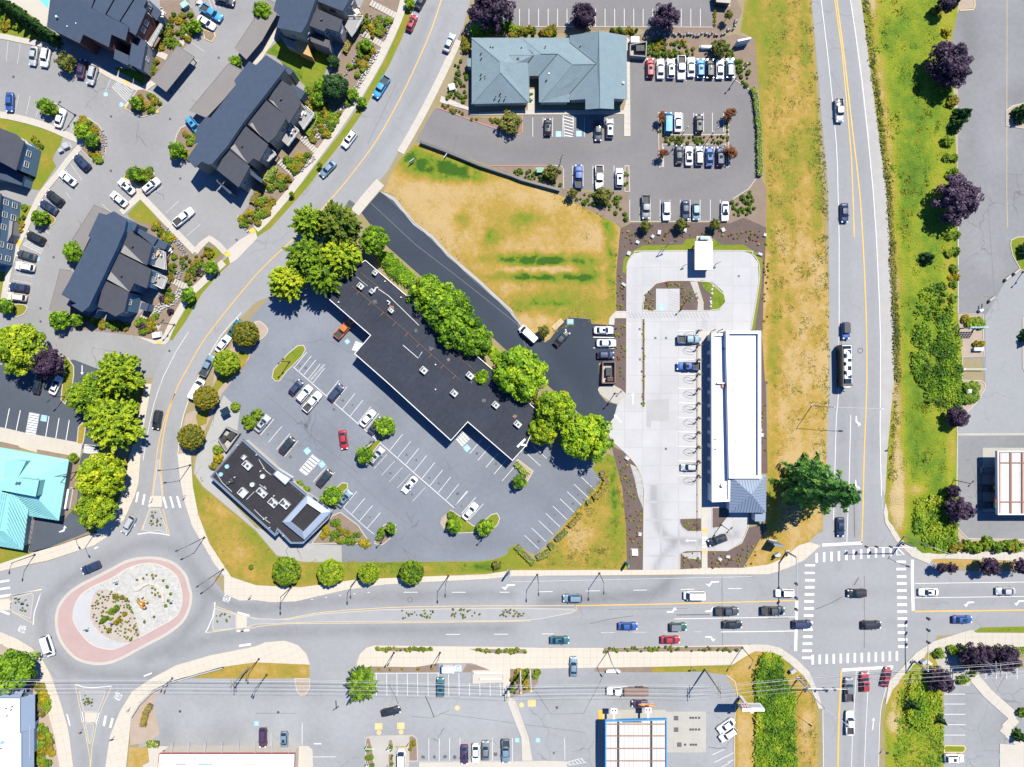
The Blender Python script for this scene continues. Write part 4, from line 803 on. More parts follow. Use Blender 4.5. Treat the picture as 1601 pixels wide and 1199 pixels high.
# east lots
for y in(740,802,866,931,996):line(f'33 1105,{y} 1236,{y}',.14,'line','side_car_park',name='stall_line')
for x in(1365,1430,1495,1560):line(f'33 {x},575 {x},645',.14,'line','side_car_park',name='stall_line')
line('30 1497,0 1495,1199 31 1500,220',.1,'yellow_pale','service_station_forecourt',name='stall_line')
# disabled-parking symbols: pale blue square, white figure on wheels
def symbol(px,py,ang,par,s=1.5,square=True,z=ZM):
 a=R(ang);ca,sa=math.cos(a),math.sin(a);x0,y0,_=W(px,py)
 T=lambda u,v,dz=0:(x0+(u*ca-v*sa)*s,y0+(u*sa+v*ca)*s,z+dz)
 m=paint_into(('access_symbol',par,'blue_paint'))
 if square:m.face([T(-.5,-.5),T(.5,-.5),T(.5,.5),T(-.5,.5)])
 else:m.face([T(.5*math.cos(k*.3491),.5*math.sin(k*.3491))for k in range(18)])
 m=paint_into(('access_figure',par,'line'));d=.004
 def seg(u0,v0,u1,v1,w=.07):
  L=math.hypot(u1-u0,v1-v0);nx,ny=-(v1-v0)/L*w/2,(u1-u0)/L*w/2
  m.face([T(u0-nx,v0-ny,d),T(u1-nx,v1-ny,d),T(u1+nx,v1+ny,d),T(u0+nx,v0+ny,d)])
 m.face([T(-.05+.07*math.cos(k*.785),.34+.07*math.sin(k*.785),d)for k in range(8)])
 seg(-.05,.26,-.03,0);seg(-.04,.12,.15,.12);seg(-.03,0,.18,0);seg(.18,0,.26,-.26);seg(.26,-.26,.36,-.22)
 for k in range(9):
  t0,t1=2.0+k*.44,2.0+(k+1)*.44;seg(-.02+.24*math.cos(t0),-.12+.24*math.sin(t0),-.02+.24*math.cos(t1),-.12+.24*math.sin(t1),.05)
for px,py,a,par,s,sq in((873.2,209.5,0,'clinic_car_park',1.45,1),(905,209,0,'clinic_car_park',1.45,1),(480.5,705,40,'mall_car_park',1.5,1),(503.5,726,40,'mall_car_park',1.5,1),(730,700.5,40,'mall_car_park',1.5,1),(543,534,40,'mall_car_park',1.1,1),(68.8,653.8,-10,'bank_car_park',1.6,1),(1034.5,481.5,0,'car_wash_court',1.5,1),(808.5,1157,0,'shop_car_park',1.1,1),(841,1157,0,'shop_car_park',1.1,1),(165.5,147.5,20,'apartment_car_park',1.2,0),(190,163.5,20,'apartment_car_park',1.2,0),(59,404.5,-10,'apartment_car_park',1.1,1),(401,1131,0,'shop_car_park',1.2,1),(1566,1182,0,'side_car_park',1.4,1)):
 symbol(px,py,a,par,s,sq,z=.125 if par=='car_wash_court' else ZM)
# worn stains and manholes
for px,py,r in((21,120,.32),(342,90,.3),(174,182,.3),(266,186,.3),(173.5,267,.3),(282,279,.3),(84,402,.3),(63.5,482,.3),(63.5,502.5,.3),(370,375,.3),(265,548.5,.3),(870.5,1106,.35),(435,1113.5,.35),(281.5,1112,.35),(1145,1105,.2)):disc(px,py,r,'vent','apartment_car_park' if py<600 else 'shop_car_park',name='manhole_cover')
for px,py,r in((1345,548,.7),(641,937.5,.65)):
 m=paint_into(('manhole_ring','street','patch'));x,y,_=W(px,py);n=20
 for i in range(n):
  a0,a1=2*math.pi*i/n,2*math.pi*(i+1)/n
  m.face([(x+r*math.cos(a0),y+r*math.sin(a0),ZM),(x+r*math.cos(a1),y+r*math.sin(a1),ZM),(x+r*.78*math.cos(a1),y+r*.78*math.sin(a1),ZM),(x+r*.78*math.cos(a0),y+r*.78*math.sin(a0),ZM)])
for px,py in((1155,431.7),(1000,514.5),(1000.5,562),(1041,701.5),(1024.5,528.3),(1041.3,528.3)):x,y,_=W(px,py);paint_into(('drain_grate','car_wash_court','vent')).box((x,y,.058),(.55,.55,.012))
for px,py in((1057,1122.5),(1057,1140.5),(1062,1164)):x,y,_=W(px,py);paint_into(('tank_cover','shop_car_park','patch')).box((x,y,.06),(1.15,1.15,.02))
for y,xs in((1122,(1079.5,1083.5,1088,1093)),(1140.3,(1079.5,1083.5,1088,1093)),(1164,(1071,1080,1084,1088))):
 for x in xs:disc(x,y,.32,'vent','shop_car_park',z=.07,name='manhole_cover')
# oil stains in the stalls: dark drips with a ragged outline
def stain(px,py,r,par):
 m=paint_into(('oil_stain',par,'patch' if par=='shop_car_park' else 'patch'));x,y,_=W(px,py);n=12
 m.face([(x+r*random.uniform(.5,1.1)*math.cos(2*math.pi*i/n),y+r*random.uniform(.5,1.1)*math.sin(2*math.pi*i/n),ZM-.006)for i in range(n)])
for px,py in((661.5,1183.5),(679,1183),(695.5,1183),(711,1183.5),(775,1179),(522,640),(454,714),(479,665),(1009,1170),(866,1177),(700,905),(520,815)):stain(px,py,random.uniform(.35,.7),'shop_car_park' if py>1000 else 'mall_car_park')
for px,py,par in SPOTS:stain(px,py,random.uniform(.2,.5),par)
# tyre scuffs and long sealed joints
for P,w,par in(('23 490,300 620,270 760,250',.25,'street'),('33 300,210 400,170 470,130',.3,'street'),('33 540,60 570,10',.5,'street'),('13 1060,750 1090,820 1115,885',.5,'shop_car_park'),('13 830,680 870,750 890,800',.3,'shop_car_park'),('13 980,880 1100,890 1210,840',.16,'shop_car_park'),('23 1030,245 1240,243',.5,'street'),('33 0,265 130,262',.35,'street'),('13 500,780 505,830',.8,'shop_car_park'),('13 482,842 520,815',.6,'shop_car_park'),('23 1230,1070 1290,1080 1335,1075',.3,'shop_car_park'),('12 750,500 880,640',.12,'mall_car_park'),('12 70,70 400,370 640,560',.12,'mall_car_park'),('32 540,700 545,960',.3,'highway')):line(P,w*.5,'patch',par,name='tyre_mark',z=ZM-.008)
for P,par in(('11 720,70 1000,330 1300,560 1640,830 22 200,90 420,250','new_asphalt_drive'),('11 820,30 1060,260 1370,560 1620,770 21 100,960','new_asphalt_drive')):line(P,.12,'seal',par,name='roller_seam',z=ZM-.012)
for P,par in(('12 100,-60 420,210 760,520','mall_car_park'),('12 540,520 800,760 1120,1010','mall_car_park'),('12 830,0 1190,330','mall_car_park'),('13 60,700 700,705 1250,700','shop_car_park'),('13 1150,860 23 460,980','shop_car_park'),('20 760,900 760,300','clinic_car_park'),('31 1380,100 1420,650','service_station_forecourt'),('10 880,520 700,900','street'),('23 600,210 1100,205','street')):line(P,.1,'seal',par,name='sealed_joint',z=ZM-.011)
# seams
for P,par in(('23 150,720 245,865 450,862 580,610','shop_car_park'),('03 1601,860 13 250,860','shop_car_park'),('23 1315,0 1318,440','street'),('33 605,0 605,450','street'),('13 0,645 1,646','street')):line(P,.1,'patch',par,name='sealed_joint',z=ZM-.01)
par_objs={}
for o in list(col.objects):
 if o.parent is None and o.get('kind')=='structure':par_objs.setdefault(o.name.split('.')[0],o)
for(name,par,mat),m in _mk.items():
 if m.F:m.build(name,MAT[mat],par_objs.get(par,road))
# ==== BUILDINGS
def plane_z(p0,z0,p1,z1):
 """height plane that rises from z0 at p0 to z1 at p1 (map units)"""
 dx,dy=p1[0]-p0[0],p1[1]-p0[1];L2=dx*dx+dy*dy
 return lambda p:z0+(z1-z0)*((p[0]-p0[0])*dx+(p[1]-p0[1])*dy)/L2
def block(root,P,z,wallm,roofm,over=.35,th=.24,name='roof',zb=0.0,wins=(),wname='wall',fascia=None,wl=None):
 """walls under a flat or sloping roof slab; the roof outline is given as it shows on the map"""
 P=pts(P);zs=[z(p)if callable(z)else z for p in P]
 Q=[W(p[0],p[1],zz)for p,zz in zip(P,zs)]
 if area2([q[:2]for q in Q])<0:Q=Q[::-1]
 n=len(Q);m=MB();V=[(q[0],q[1],q[2]-th)for q in Q]+Q
 F=[tuple(range(n))[::-1],tuple(range(n,2*n))]+[(i,(i+1)%n,n+(i+1)%n,n+i)for i in range(n)]
 m.V=V;m.F=F;m.M=[0,0]+[1]*n
 r=m.build(name,[MAT[roofm],MAT[fascia or 'dark']],root)
 I=inset([q[:2]for q in Q],over)
 zt=[q[2]-th*.6 for q in Q]
 w=MB().prism(I,zb,zt).build(wname,MAT[wallm],root,**({'label':wl}if wl else{}))
 for e,t,zc,ww,hh in wins:
  a=Vector((*I[e%n],0));b=Vector((*I[(e+1)%n],0));d=(b-a);
  if d.length<.5:continue
  d.normalize();nn=Vector((d.y,-d.x,0));c=a+(b-a)*t+Vector((0,0,zc))
  window(w,c,d,nn,ww,hh)
 return r,w,I
def window(par,c,d,nn,ww,hh):
 m=MB();u=Vector((0,0,1))
 for s in(-1,1):
  m.bar(c+d*(s*ww/2)-u*(hh/2+.06)+nn*.03,c+d*(s*ww/2)+u*(hh/2+.06)+nn*.03,.12,.1)
  m.bar(c-d*(ww/2)+u*(s*hh/2)+nn*.035,c+d*(ww/2)+u*(s*hh/2)+nn*.035,.1,.12)
 m.bar(c-d*(ww/2)+nn*.03,c+d*(ww/2)+nn*.03,.06,.06)
 o=m.build('window',MAT['trim'],par)
 q=MB();q.face([c-d*(ww/2)-u*(hh/2)+nn*.02,c+d*(ww/2)-u*(hh/2)+nn*.02,c+d*(ww/2)+u*(hh/2)+nn*.02,c-d*(ww/2)+u*(hh/2)+nn*.02])
 # the pane stands with its frame: both are pieces of the wall
 q.build('pane',MAT['pane'],par)
def bthing(name,P,label,cat='house',group=None):return thing(name,(0,0,0),label=label,cat=cat,group=group)
def vents(root,L,z,mat='dark',r=.18,h=.5,name='roof_vent'):
 for px,py in pts(L):
  zz=z((px,py))if callable(z)else z
  x,y,_=W(px,py,zz);MB().tube([(x,y,zz-.1),(x,y,zz+h)],r,8).build(name,MAT[mat],root)
TH='townhouses of the hillside complex'
def railings(root,P,z,mat='dark'):
 Q=[W(p[0],p[1],z)for p in pts(P)];m=MB()
 for a,b in zip(Q,Q[1:]):
  m.bar((a[0],a[1],z+1),(b[0],b[1],z+1),.08,.06);m.bar((a[0],a[1],z+.2),(b[0],b[1],z+.2),.05,.05)
  L=math.dist(a,b);k=max(1,int(L/1.2))
  for i in range(k+1):t=i/k;x,y=a[0]+(b[0]-a[0])*t,a[1]+(b[1]-a[1])*t;m.bar((x,y,z),(x,y,z+1),.06,.06)
 m.build('deck_railing',MAT[mat],root)
def deck(root,P,z):
 Q=[W(p[0],p[1],z)[:2]for p in pts(P)];MB().prism(Q,z-.25,z,bottom=True).build('deck',MAT['taupe'],root)
 for q in inset(ccw(Q),.2):MB().tube([(*q,0),(*q,z-.25)],.12,6).build('deck_post',MAT['dark'],root)
# ---- house by the street (centre)
r=bthing('townhouse','','long slate roofed townhouse row beside the curving street, between two carports and the sidewalk gardens','house',TH)
zA=plane_z((292,249),7.2,(333,280),9.4)
block(r,'@280;70;6.6625 905,105 1115,240 880,545 670,810 500,1060 345,1240 300,1245 240,1215 165,1280 80,1190 200,1010 160,1030 185,860 285,745 325,760 590,420 575,370 730,170 800,210',zA,'beige','slate')
zw=plane_z((425,130),7.6,(470,165),6.6)
block(r,'@280;70;6.6625 1058,360 1205,460 1275,605 1145,820 1085,715 930,575',6.9,'beige','slate2',wins=[(i,.5,4.6,1.3,1.3)for i in range(6)]);block(r,'@280;70;6.6625 885,558 1115,740 1120,760 1000,960 930,1020 830,930 715,830',7.0,'beige','slate2',wins=[(i,.5,4.6,1.3,1.3)for i in range(7)])
block(r,'@280;190;6.6625 680,35 930,240 835,415 775,382 715,442 525,285',7.0,'taupe','slate2',wins=[(i,.4,4.8,1.3,1.3)for i in range(6)]);block(r,'@280;190;6.6625 508,283 738,465 620,685 390,500',7.0,'taupe','slate2',wins=[(i,.3,4.5,1.2,1.3)for i in range(4)])
def facet(P,z,mat='palegrey_roof',root=None):Q=[W(p[0],p[1],z)for p in pts(P)];MB().prism([q[:2]for q in Q],z-.3,z,bottom=True).build('side_roof',MAT[mat],root)
facet('@280;70;6.6625 935,570 1085,715 1030,660 985,590',7.05,root=r);facet('@280;70;6.6625 735,830 855,955 800,880 765,810',7.15,root=r);facet('@280;190;6.6625 535,275 715,435 650,345 580,235',7.15,root=r)
for P,z in(('@280;70;6.6625 1185,405 1315,490 1265,570 1155,440',4.2),('@280;70;6.6625 1070,185 1198,268 1155,318 1105,270',5.5),('@280;190;6.6625 395,600 550,740 530,755 385,620',3.4),('@280;190;6.6625 720,490 880,610 860,640 715,530',4.6)):block(r,P,z,'taupe','slate',.15,.18,name='porch_roof')
for P,z in(('@280;70;6.6625 1200,745 1330,650 1420,730 1300,890',2.6),('@280;70;6.6625 1010,940 1130,800 1260,900 1140,1060',2.8),('@280;190;6.6625 860,370 960,290 1020,340 930,420',2.8)):deck(r,P,z);railings(r,P,z,'trim')
vents(r,'@280;70;6.6625 1065,568 660,1060',7.0,'dark',.22)
# ---- house with red walls (top left)
r=bthing('townhouse','','townhouse with slate sawtooth roofs and a brick red side wall near the pool','house',TH)
zA=plane_z((85,40),7.2,(150,-40),9.6)
block(r,'@60;0;7.268 145,-100 440,-30 600,90 760,165 920,245 1028,300 990,462 830,390 800,535 510,390 470,492 95,305',zA,'red_wall','slate',wl='brick red siding under the slate roof')
for P in('@60;0;7.268 430,-90 660,-90 600,92 450,12','@60;0;7.268 690,-90 900,-90 757,165 612,92','@60;0;7.268 920,-90 1110,-60 920,242 775,165','@60;0;7.268 1130,-60 1240,-10 1195,80 1232,112 1105,400 1022,350 1030,300 935,245'):block(r,P,8.2,'red_wall' if '1130' in P else 'taupe','slate',wins=[(i,t,6.0,1.1,1.5)for i in range(9)for t in(.35,.65)]if '1130' in P else[])
for P,z in(('@60;0;7.268 870,555 1030,630 1020,745 855,665',5.0),('@60;0;7.268 1135,428 1228,470 1168,792 1022,722 1062,480 1115,512',5.5)):block(r,P,z,'taupe','slate',wins=[(i,.5,3.2,1.0,1.3)for i in range(5)])
block(r,'@60;0;7.268 1210,40 1260,0 1400,130 1345,235 1230,110',4.4,'taupe','slate',.2);deck(r,'@60;0;7.268 1240,480 1380,260 1420,290 1290,540',3.2);railings(r,'@60;0;7.268 1240,480 1290,540 1420,290',3.2,'trim');vents(r,'@60;0;7.268 215,195',7.8,'trim',.25);vents(r,'@60;0;7.268 330,300 430,265',7.6,'trim',.15,.2)
# ---- house at the top by the street
r=bthing('townhouse','','townhouse with beige and ochre walls at the top edge, lawn in its shade','house',TH)
zA=plane_z((432,20),7.6,(480,36),9.6)
block(r,'@400;0;7.268 260,-120 720,-120 580,270 520,372 235,312 275,182 200,112',zA,'beige','slate',wins=[(i,.5,5.2,1.4,1.3)for i in range(7)])
block(r,'@400;0;7.268 690,95 985,225 940,362 800,320 775,357 580,280',7.4,'taupe','slate2',wins=[(i,.5,5.0,1.4,1.3)for i in range(6)]);block(r,'@400;0;7.268 700,-120 1110,-120 1060,0 985,125 695,12',7.6,'taupe','slate',wins=[(i,.5,5.0,1.4,1.3)for i in range(6)])
block(r,'@400;0;7.268 430,470 560,420 640,650 470,580',3.4,'ochre','ochre',.1,.2,name='porch_roof');block(r,'@400;0;7.268 285,415 430,465 460,560 330,500',3.4,'taupe','palegrey_roof',.1,.2,name='porch_roof');block(r,'@400;0;7.268 615,380 840,460 830,545 625,470',4.8,'taupe','dark',.1,.2,name='porch_roof')
deck(r,'@400;0;7.268 1010,300 1060,200 1230,200 1150,340 1090,420',2.8);railings(r,'@400;0;7.268 1060,200 1230,200 1150,340',2.8,'trim');vents(r,'@400;0;7.268 750,225',7.4,'dark',.25)
# ---- house left centre with blue walls
r=bthing('townhouse','','blue walled townhouse with a long slate roof, between carports and rock garden','house',TH)
zA=plane_z((100,460),7.2,(148,480),9.2)
block(r,'@70;320;6.6625 565,83 640,105 720,68 852,150 830,270 735,490 600,770 462,1058 390,1118 272,1045 330,1030 172,935 250,800 480,350 452,325',zA,'blue_wall','slate')
for P,e in(('@70;320;6.6625 858,258 1122,420 1062,632 1030,615 790,495',6.9),('@70;320;6.6625 745,490 1112,672 1062,872 932,815 882,912 650,772',7.0),('@70;320;6.6625 620,788 878,902 830,1110 735,1165 552,1060',6.8)):block(r,P,e,'blue_wall','slate2',wins=[(i,.5,4.7,1.3,1.3)for i in range(6)])
facet('@70;320;6.6625 790,495 830,420 1030,615',7.05,root=r);facet('@70;320;6.6625 650,775 690,700 880,905',7.15,root=r)
for P,z in(('@70;320;6.6625 985,248 1178,350 1130,425 965,290',3.8),('@70;320;6.6625 850,145 968,195 930,275 885,240',5.4),('@70;320;6.6625 1140,330 1285,405 1250,470 1130,430',3.0),('@70;320;6.6625 470,1140 550,1070 560,1100 500,1180',4.4),('@70;320;6.6625 1010,1015 1085,1030 1060,1110 990,1085',3.0)):block(r,P,z,'blue_wall','slate',.12,.18,name='porch_roof')
for P in('@70;320;6.6625 1100,470 1260,490 1270,680 1090,620','@70;320;6.6625 1110,690 1290,760 1240,880 1090,800'):deck(r,P,2.8);railings(r,P,2.8,'trim')
vents(r,'@70;320;6.6625 918,438 805,745',7.0,'dark',.22)
# ---- left edge houses
r=bthing('townhouse','','blue townhouse with a grey roof at the left edge beside a bright lawn','house',TH)
block(r,'@0;180;5 -260,-30 0,100 125,148 190,206 125,432 0,362 -260,300',plane_z((0,280),8.0,(38,228),7.0),'blue_wall','slate2',wins=[(i,t,4.2,1.4,1.5)for i in range(7)for t in(.3,.7)])
block(r,'@0;180;5 -200,400 0,370 120,435 190,470 170,550 0,500 -200,520',3.6,'blue_wall','slate',.1)
r=bthing('townhouse','','blue and pale grey townhouse at the left edge, white window frames facing the parked cars','house',TH)
block(r,'@0;180;5 -320,560 10,612 -20,900 -60,1150 -320,1150',7.5,'blue_wall','slate2',wins=[(1,t,zc,1.3,1.6)for t in(.2,.6)for zc in(2.2,5.2)]+[(2,t,zc,1.3,1.6)for t in(.15,.5,.85)for zc in(2.2,5.2)])
block(r,'@0;180;5 0,800 100,830 90,930 60,985 -10,960',3.4,'taupe','palegrey_roof',.1)
# ---- carports
CPG='flat carports of the apartment complex'
def carport(P,label,z=2.9):
 Q=ccw([W(p[0],p[1],z)[:2]for p in pts(P)]);r=thing('carport',(0,0,0),label=label,cat='carport',group=CPG)
 MB().prism(Q,z-.3,z,bottom=True).build('roof',MAT['carport'],r);I=inset(Q,.5)
 n=len(I)
 for i in range(n):
  a,b=I[i],I[(i+1)%n];k=max(1,int(math.dist(a,b)/5.5))
  for j in range(k):t=j/k;MB().box((a[0]+(b[0]-a[0])*t,a[1]+(b[1]-a[1])*t,(z-.3)/2),(.2,.2,z-.3)).build('post',MAT['dark'],r)
 m=MB()
 for i in range(n):m.bar((*Q[i],z+.03),(*Q[(i+1)%n],z+.03),.14,.07)
 m.build('edge_flashing',MAT['carport'],r)
carport('00 1110,285 1215,355 1040,572 945,500','taupe flat carport with its long side in deep shade, nearest the red walled townhouse')
carport('00 1580,130 1640,60 10 30,-30 160,40 90,160 40,250 -60,370 00 1470,300','taupe carport roof between the two street side townhouses')
carport('00 1430,395 1540,450 1400,620 1290,735 1185,690','long taupe carport along the northwest side of the street row of townhouses')
carport('01 590,80 700,130 640,210 560,290 520,370 450,300','taupe carport at the north end of the blue walled townhouse')
carport('01 375,483 440,490 470,520 440,700 435,770 308,740','taupe carport at the south west corner of the blue walled townhouse')
# ---- clinic
r=bthing('clinic','','wide clinic with a grey green hipped shingle roof above its own car park','clinic')
OC='@720;30;5.711 '
def roof_planes(root,faces,mat,th=.18,name='roof'):
 """faces: lists of (x,y,z) in map units as they show; each plane is its own slab"""
 for F in faces:
  V=[W(x,y,z)for x,y,z in F]
  if area2([v[:2]for v in V])<0:V=V[::-1]
  n=len(V);m=MB();m.V=[(x,y,z-th)for x,y,z in V]+V
  m.F=[tuple(range(n))[::-1],tuple(range(n,2*n))]+[(i,(i+1)%n,n+(i+1)%n,n+i)for i in range(n)];m.M=[0]*len(m.F)
  m.build(name,MAT[mat],root)
def P3(org,s):
 ox,oy,f=org;out=[]
 for t in s.split():x,y,z=t.split(',');out.append((ox+float(x)/f,oy+float(y)/f,float(z)))
 return out
oc=(720,30,5.711)
roof_planes(r,[P3(oc,s)for s in(
 '100,165,3.2 545,165,3.2 655,318,5.3 430,318,5.3 355,378,6.4','100,165,3.2 355,378,6.4 355,470,6.4 100,757,3.2','100,757,3.2 355,470,6.4 610,745,3.2','355,378,6.4 430,318,5.3 500,388,5.4 600,388,4.6 615,400,3.6 615,745,3.2 355,470,6.4',
 '430,318,5.3 655,318,5.3 600,388,4.6 500,388,5.4','545,165,3.2 722,305,5.4 552,505,3.2 598,388,4.4 657,318,5.2','545,165,3.2 975,165,3.2 975,210,3.6 1210,395,6.6 1000,400,6.5 870,305,5.4 722,305,5.4','722,305,5.4 870,305,5.4 700,505,3.2 552,505,3.2',
 '870,305,5.4 1000,400,6.5 712,742,3.2 700,742,3.2 700,505,3.2','1000,400,6.5 1210,400,6.6 975,665,3.6 975,740,3.2 712,742,3.2','975,145,3.6 1240,105,7.4 1250,795,7.4 1115,805,5.4 1115,712,5.4 975,722,3.4 975,665,3.6 1212,397,6.7 975,208,3.6','1240,105,7.4 1480,145,3.8 1490,715,3.8 1370,708,5.4 1370,802,5.4 1250,795,7.4')],'clinic_roof')
for Q in('100,165 615,165 615,745 100,755','560,165 975,165 975,740 700,740 700,505 560,505','975,150 1480,150 1490,710 975,720','1130,700 1360,700 1355,780 1130,780'):
 MB().prism(inset(ccw([W(p[0],p[1],3.2)[:2]for p in pts(OC+Q)]),.55),0,3.1).build('wall',MAT['cream'],r)
m=MB()
for a,b in(('1240,105,7.42','1250,795,7.42'),('355,378,6.42','355,470,6.42'),('100,165,3.24','355,378,6.44'),('100,757,3.24','355,470,6.44'),('610,745,3.24','355,470,6.44'),('722,305,5.43','870,305,5.43'),('870,305,5.43','1000,400,6.53'),('1000,400,6.53','1210,398,6.63'),('1000,400,6.53','712,742,3.24'),('430,318,5.34','655,318,5.34'),('545,165,3.24','722,305,5.44'),('355,378,6.44','430,318,5.34')):
 p,q=P3(oc,a)[0],P3(oc,b)[0];m.bar(W(*p),W(*q),.3,.06)
m.build('ridge_cap',MAT['clinic_roof'],r)
m=MB()
for a,b in(('975,208,3.64','1212,397,6.72'),('1212,397,6.72','975,665,3.64'),('870,305,5.46','700,505,3.26'),('655,318,5.34','560,230,4.0'),('655,318,5.36','600,388,4.66'),('430,318,5.3','490,385,5.42')):
 p,q=P3(oc,a)[0],P3(oc,b)[0];m.bar(W(*p),W(*q),.16,.05)
m.build('valley_flashing',MAT['dark'],r)
vents(r,OC+'185,305 187,350 385,408 268,250 290,252 185,490 220,510 183,525 220,530 315,688 357,662 357,695 402,692 545,255',4.4,'dark',.16,.6);vents(r,OC+'510,350 518,355',5.3,'dark',.3,.3);vents(r,OC+'1188,293 790,490',5.8,'trim',.2);vents(r,OC+'1452,572',4.3,'unit',.3);vents(r,OC+'758,242 1072,236 1175,345',5.0,'dark',.15)
block(r,OC+'60,345 100,350 100,425 60,420',2.6,'cream','clinic_roof',.1)
for x in(1150,1210,1270,1330):
 a=W(*pts(OC+f'{x},790')[0],0);MB().box((a[0],a[1],2.2),(.45,.45,4.4)).build('porch_column',MAT['cream'],r)
# ---- strip mall
r=bthing('strip_mall','','long strip mall with a black flat roof beside the new asphalt drive','shops')
MP=pts('11 640,470 685,425 1495,1120 22 175,180 90,388 5,482 12 1325,240 1220,357 820,-8 11 615,1012 715,897 425,645')
MP=pts('11 560,500 685,425 1495,1120 22 180,185 150,260 90,388 5,482 12 1325,240 1220,357 820,-8 11 615,1012 715,897 425,645')
Q=ccw([W(p[0],p[1],5.2)[:2]for p in MP])
MB().prism(inset(Q,.3),0,4.75).build('wall',MAT['cream'],r);MB().prism(inset(Q,.2),4.7,4.8).build('roof',MAT['tar'],r)
def parapet(root,Q,z0,z1,w,mat,name='parapet'):
 I=inset(Q,w);n=len(Q);m=MB()
 for i in range(n):
  j=(i+1)%n;a,b,c,d=Q[i],Q[j],I[j],I[i]
  m.face([(*a,z1),(*b,z1),(*c,z1),(*d,z1)]);m.face([(*a,z0),(*b,z0),(*b,z1),(*a,z1)]);m.face([(*c,z0),(*d,z0),(*d,z1),(*c,z1)])
 return m.build(name,MAT[mat],root)
parapet(r,Q,3.6,5.2,.16,'trim')
def roof_unit(root,px,py,z,sx,sy,h,ang,fans=1,mat='unit'):
 x,y,_=W(px,py,z+h);m=MB().box((x,y,z+h/2+.12),(sx,sy,h),R(ang)).box((x,y,z+.06),(sx+.3,sy+.3,.12),R(ang),1).box((x,y,z+h+.14),(sx+.08,sy+.08,.06),R(ang),0)
 u=m.build('air_conditioner',[MAT[mat],MAT['dark']],root);ca,sa=math.cos(R(ang)),math.sin(R(ang))
 for k in range(fans):
  o=(k-(fans-1)/2)*sx*.45+sx*.1;cx,cy=x+o*ca,y+o*sa;rr=min(sx,sy)*.26
  MB().tube([(cx,cy,z+h+.14),(cx,cy,z+h+.26)],rr,12).tube([(cx,cy,z+h+.262),(cx,cy,z+h+.27)],rr*.4,8).build('fan_grille',MAT['vent'],u)
 c2x,c2y=x-sx*.33*ca,y-sx*.33*sa;MB().box((c2x,c2y,z+h+.2),(sx*.2,sy*.8,.08),R(ang)).build('intake_louvre',MAT['dark'],u)
for c,rr_,a in(('11 745,505',(1.4,1.2),-41),('11 655,588',(1.9,1.4),-41),('11 725,620',(1.2,1.2),-41),('11 845,740',(1.6,1.0),-41),('11 1050,1115',(2.1,1.6),-41),('11 1340,1148',(2.2,1.5),-41),('12 1240,58',(2.0,1.5),-41),('12 1500,132',(1.9,1.5),-41),('22 38,252',(2.1,1.5),-41)):
 p=pts(c)[0];roof_unit(r,p[0],p[1],4.8,rr_[0]*.8,rr_[1]*.8,.9,a)
def pipe(root,P,z,rad,mat,name):
 Q=[W(p[0],p[1],z)for p in pts(P)];MB().tube(Q,rad,6).build(name,MAT[mat],root)
pipe(r,'11 600,588 720,690 880,820 1050,975 1280,1180',4.95,.05,'rust','gas_pipe');pipe(r,'11 655,505 760,590 900,715',4.95,.05,'rust','gas_pipe');pipe(r,'11 755,600 830,650 1020,835',4.95,.08,'trim','conduit');pipe(r,'11 630,530 700,590',4.95,.06,'unit','conduit');pipe(r,'11 920,958 1015,1040 1040,1000',4.95,.09,'trim','conduit');pipe(r,'11 1230,1000 1370,1120',4.95,.04,'rust','conduit')
for t in range(9):
 p=pts(f'11 {640 + t * 75},{630 + t * 66}')[0];x,y,_=W(p[0],p[1],4.9);MB().box((x,y,4.88),(1.2,.1,.12),R(48)).build('pipe_support',MAT['rust'],r)
for c in('11 830,685','11 810,560','11 910,660','12 1125,35','11 1125,1080','11 520,690'):p=pts(c)[0];vents(r,[p],4.8,'unit',.2,.5)
pipe(r,'11 738,628 750,600 765,598',5.3,.25,'unit','duct');pipe(r,'11 820,680 838,690 830,705',5.2,.22,'unit','duct')
m=MB()
for k in range(1,11):
 t=k/11;a=(MP[1][0]+(MP[2][0]-MP[1][0])*t,MP[1][1]+(MP[2][1]-MP[1][1])*t);b=(a[0]-58,a[1]+66)
 q=W(*a,4.8);w_=W(*b,4.8);
 m.bar((q[0],q[1],4.803),(w_[0],w_[1],4.803),.18,.01)if k in(2,4,6,8)and False else None
for a,b in(('22 35,395','22 85,345'),('22 60,380','22 95,385')):p,q=pts(a)[0],pts(b)[0];m.bar(W(*p,5.0),W(*q,5.0),.5,.3)
m.build('corner_parapet',MAT['trim'],r)
m=MB();LP=[W(p[0],p[1],4.8)[:2]for p in MP];ux,uy=Vector(LP[2])-Vector(LP[1]);L_=math.hypot(ux,uy);ux/=L_;uy/=L_;I2=inset(Q,.35)
for k in range(1,26): # laps between the membrane sheets
 o=-12+k*3.0;cx,cy=LP[1][0]+ux*o,LP[1][1]+uy*o;q=clip(I2,[(cx,cy),(cx+ux*.09,cy+uy*.09),(cx+ux*.09+uy*40,cy+uy*.09-ux*40),(cx+uy*40,cy-ux*40)][::-1])
 if len(q)>2:m.prism(q,4.78,4.806)
m.build('membrane_laps',MAT['tar2'],r,kind='stuff')
for k in range(16): # old stains and patches on the membrane
 t=pts('11 700,560')[0];px,py=t[0]+k*15+random.uniform(-16,16),t[1]+k*13+random.uniform(-6,22);x,y,_=W(px,py,4.8);n=9;rr=random.uniform(.3,1.0);MB().face([(x+rr*random.uniform(.5,1.2)*math.cos(6.283*i/n),y+rr*random.uniform(.5,1.2)*math.sin(6.283*i/n),4.81)for i in range(n)]).build('roof_stain',MAT['patch']if k%3 else MAT['rust'],r)if k%2 else None
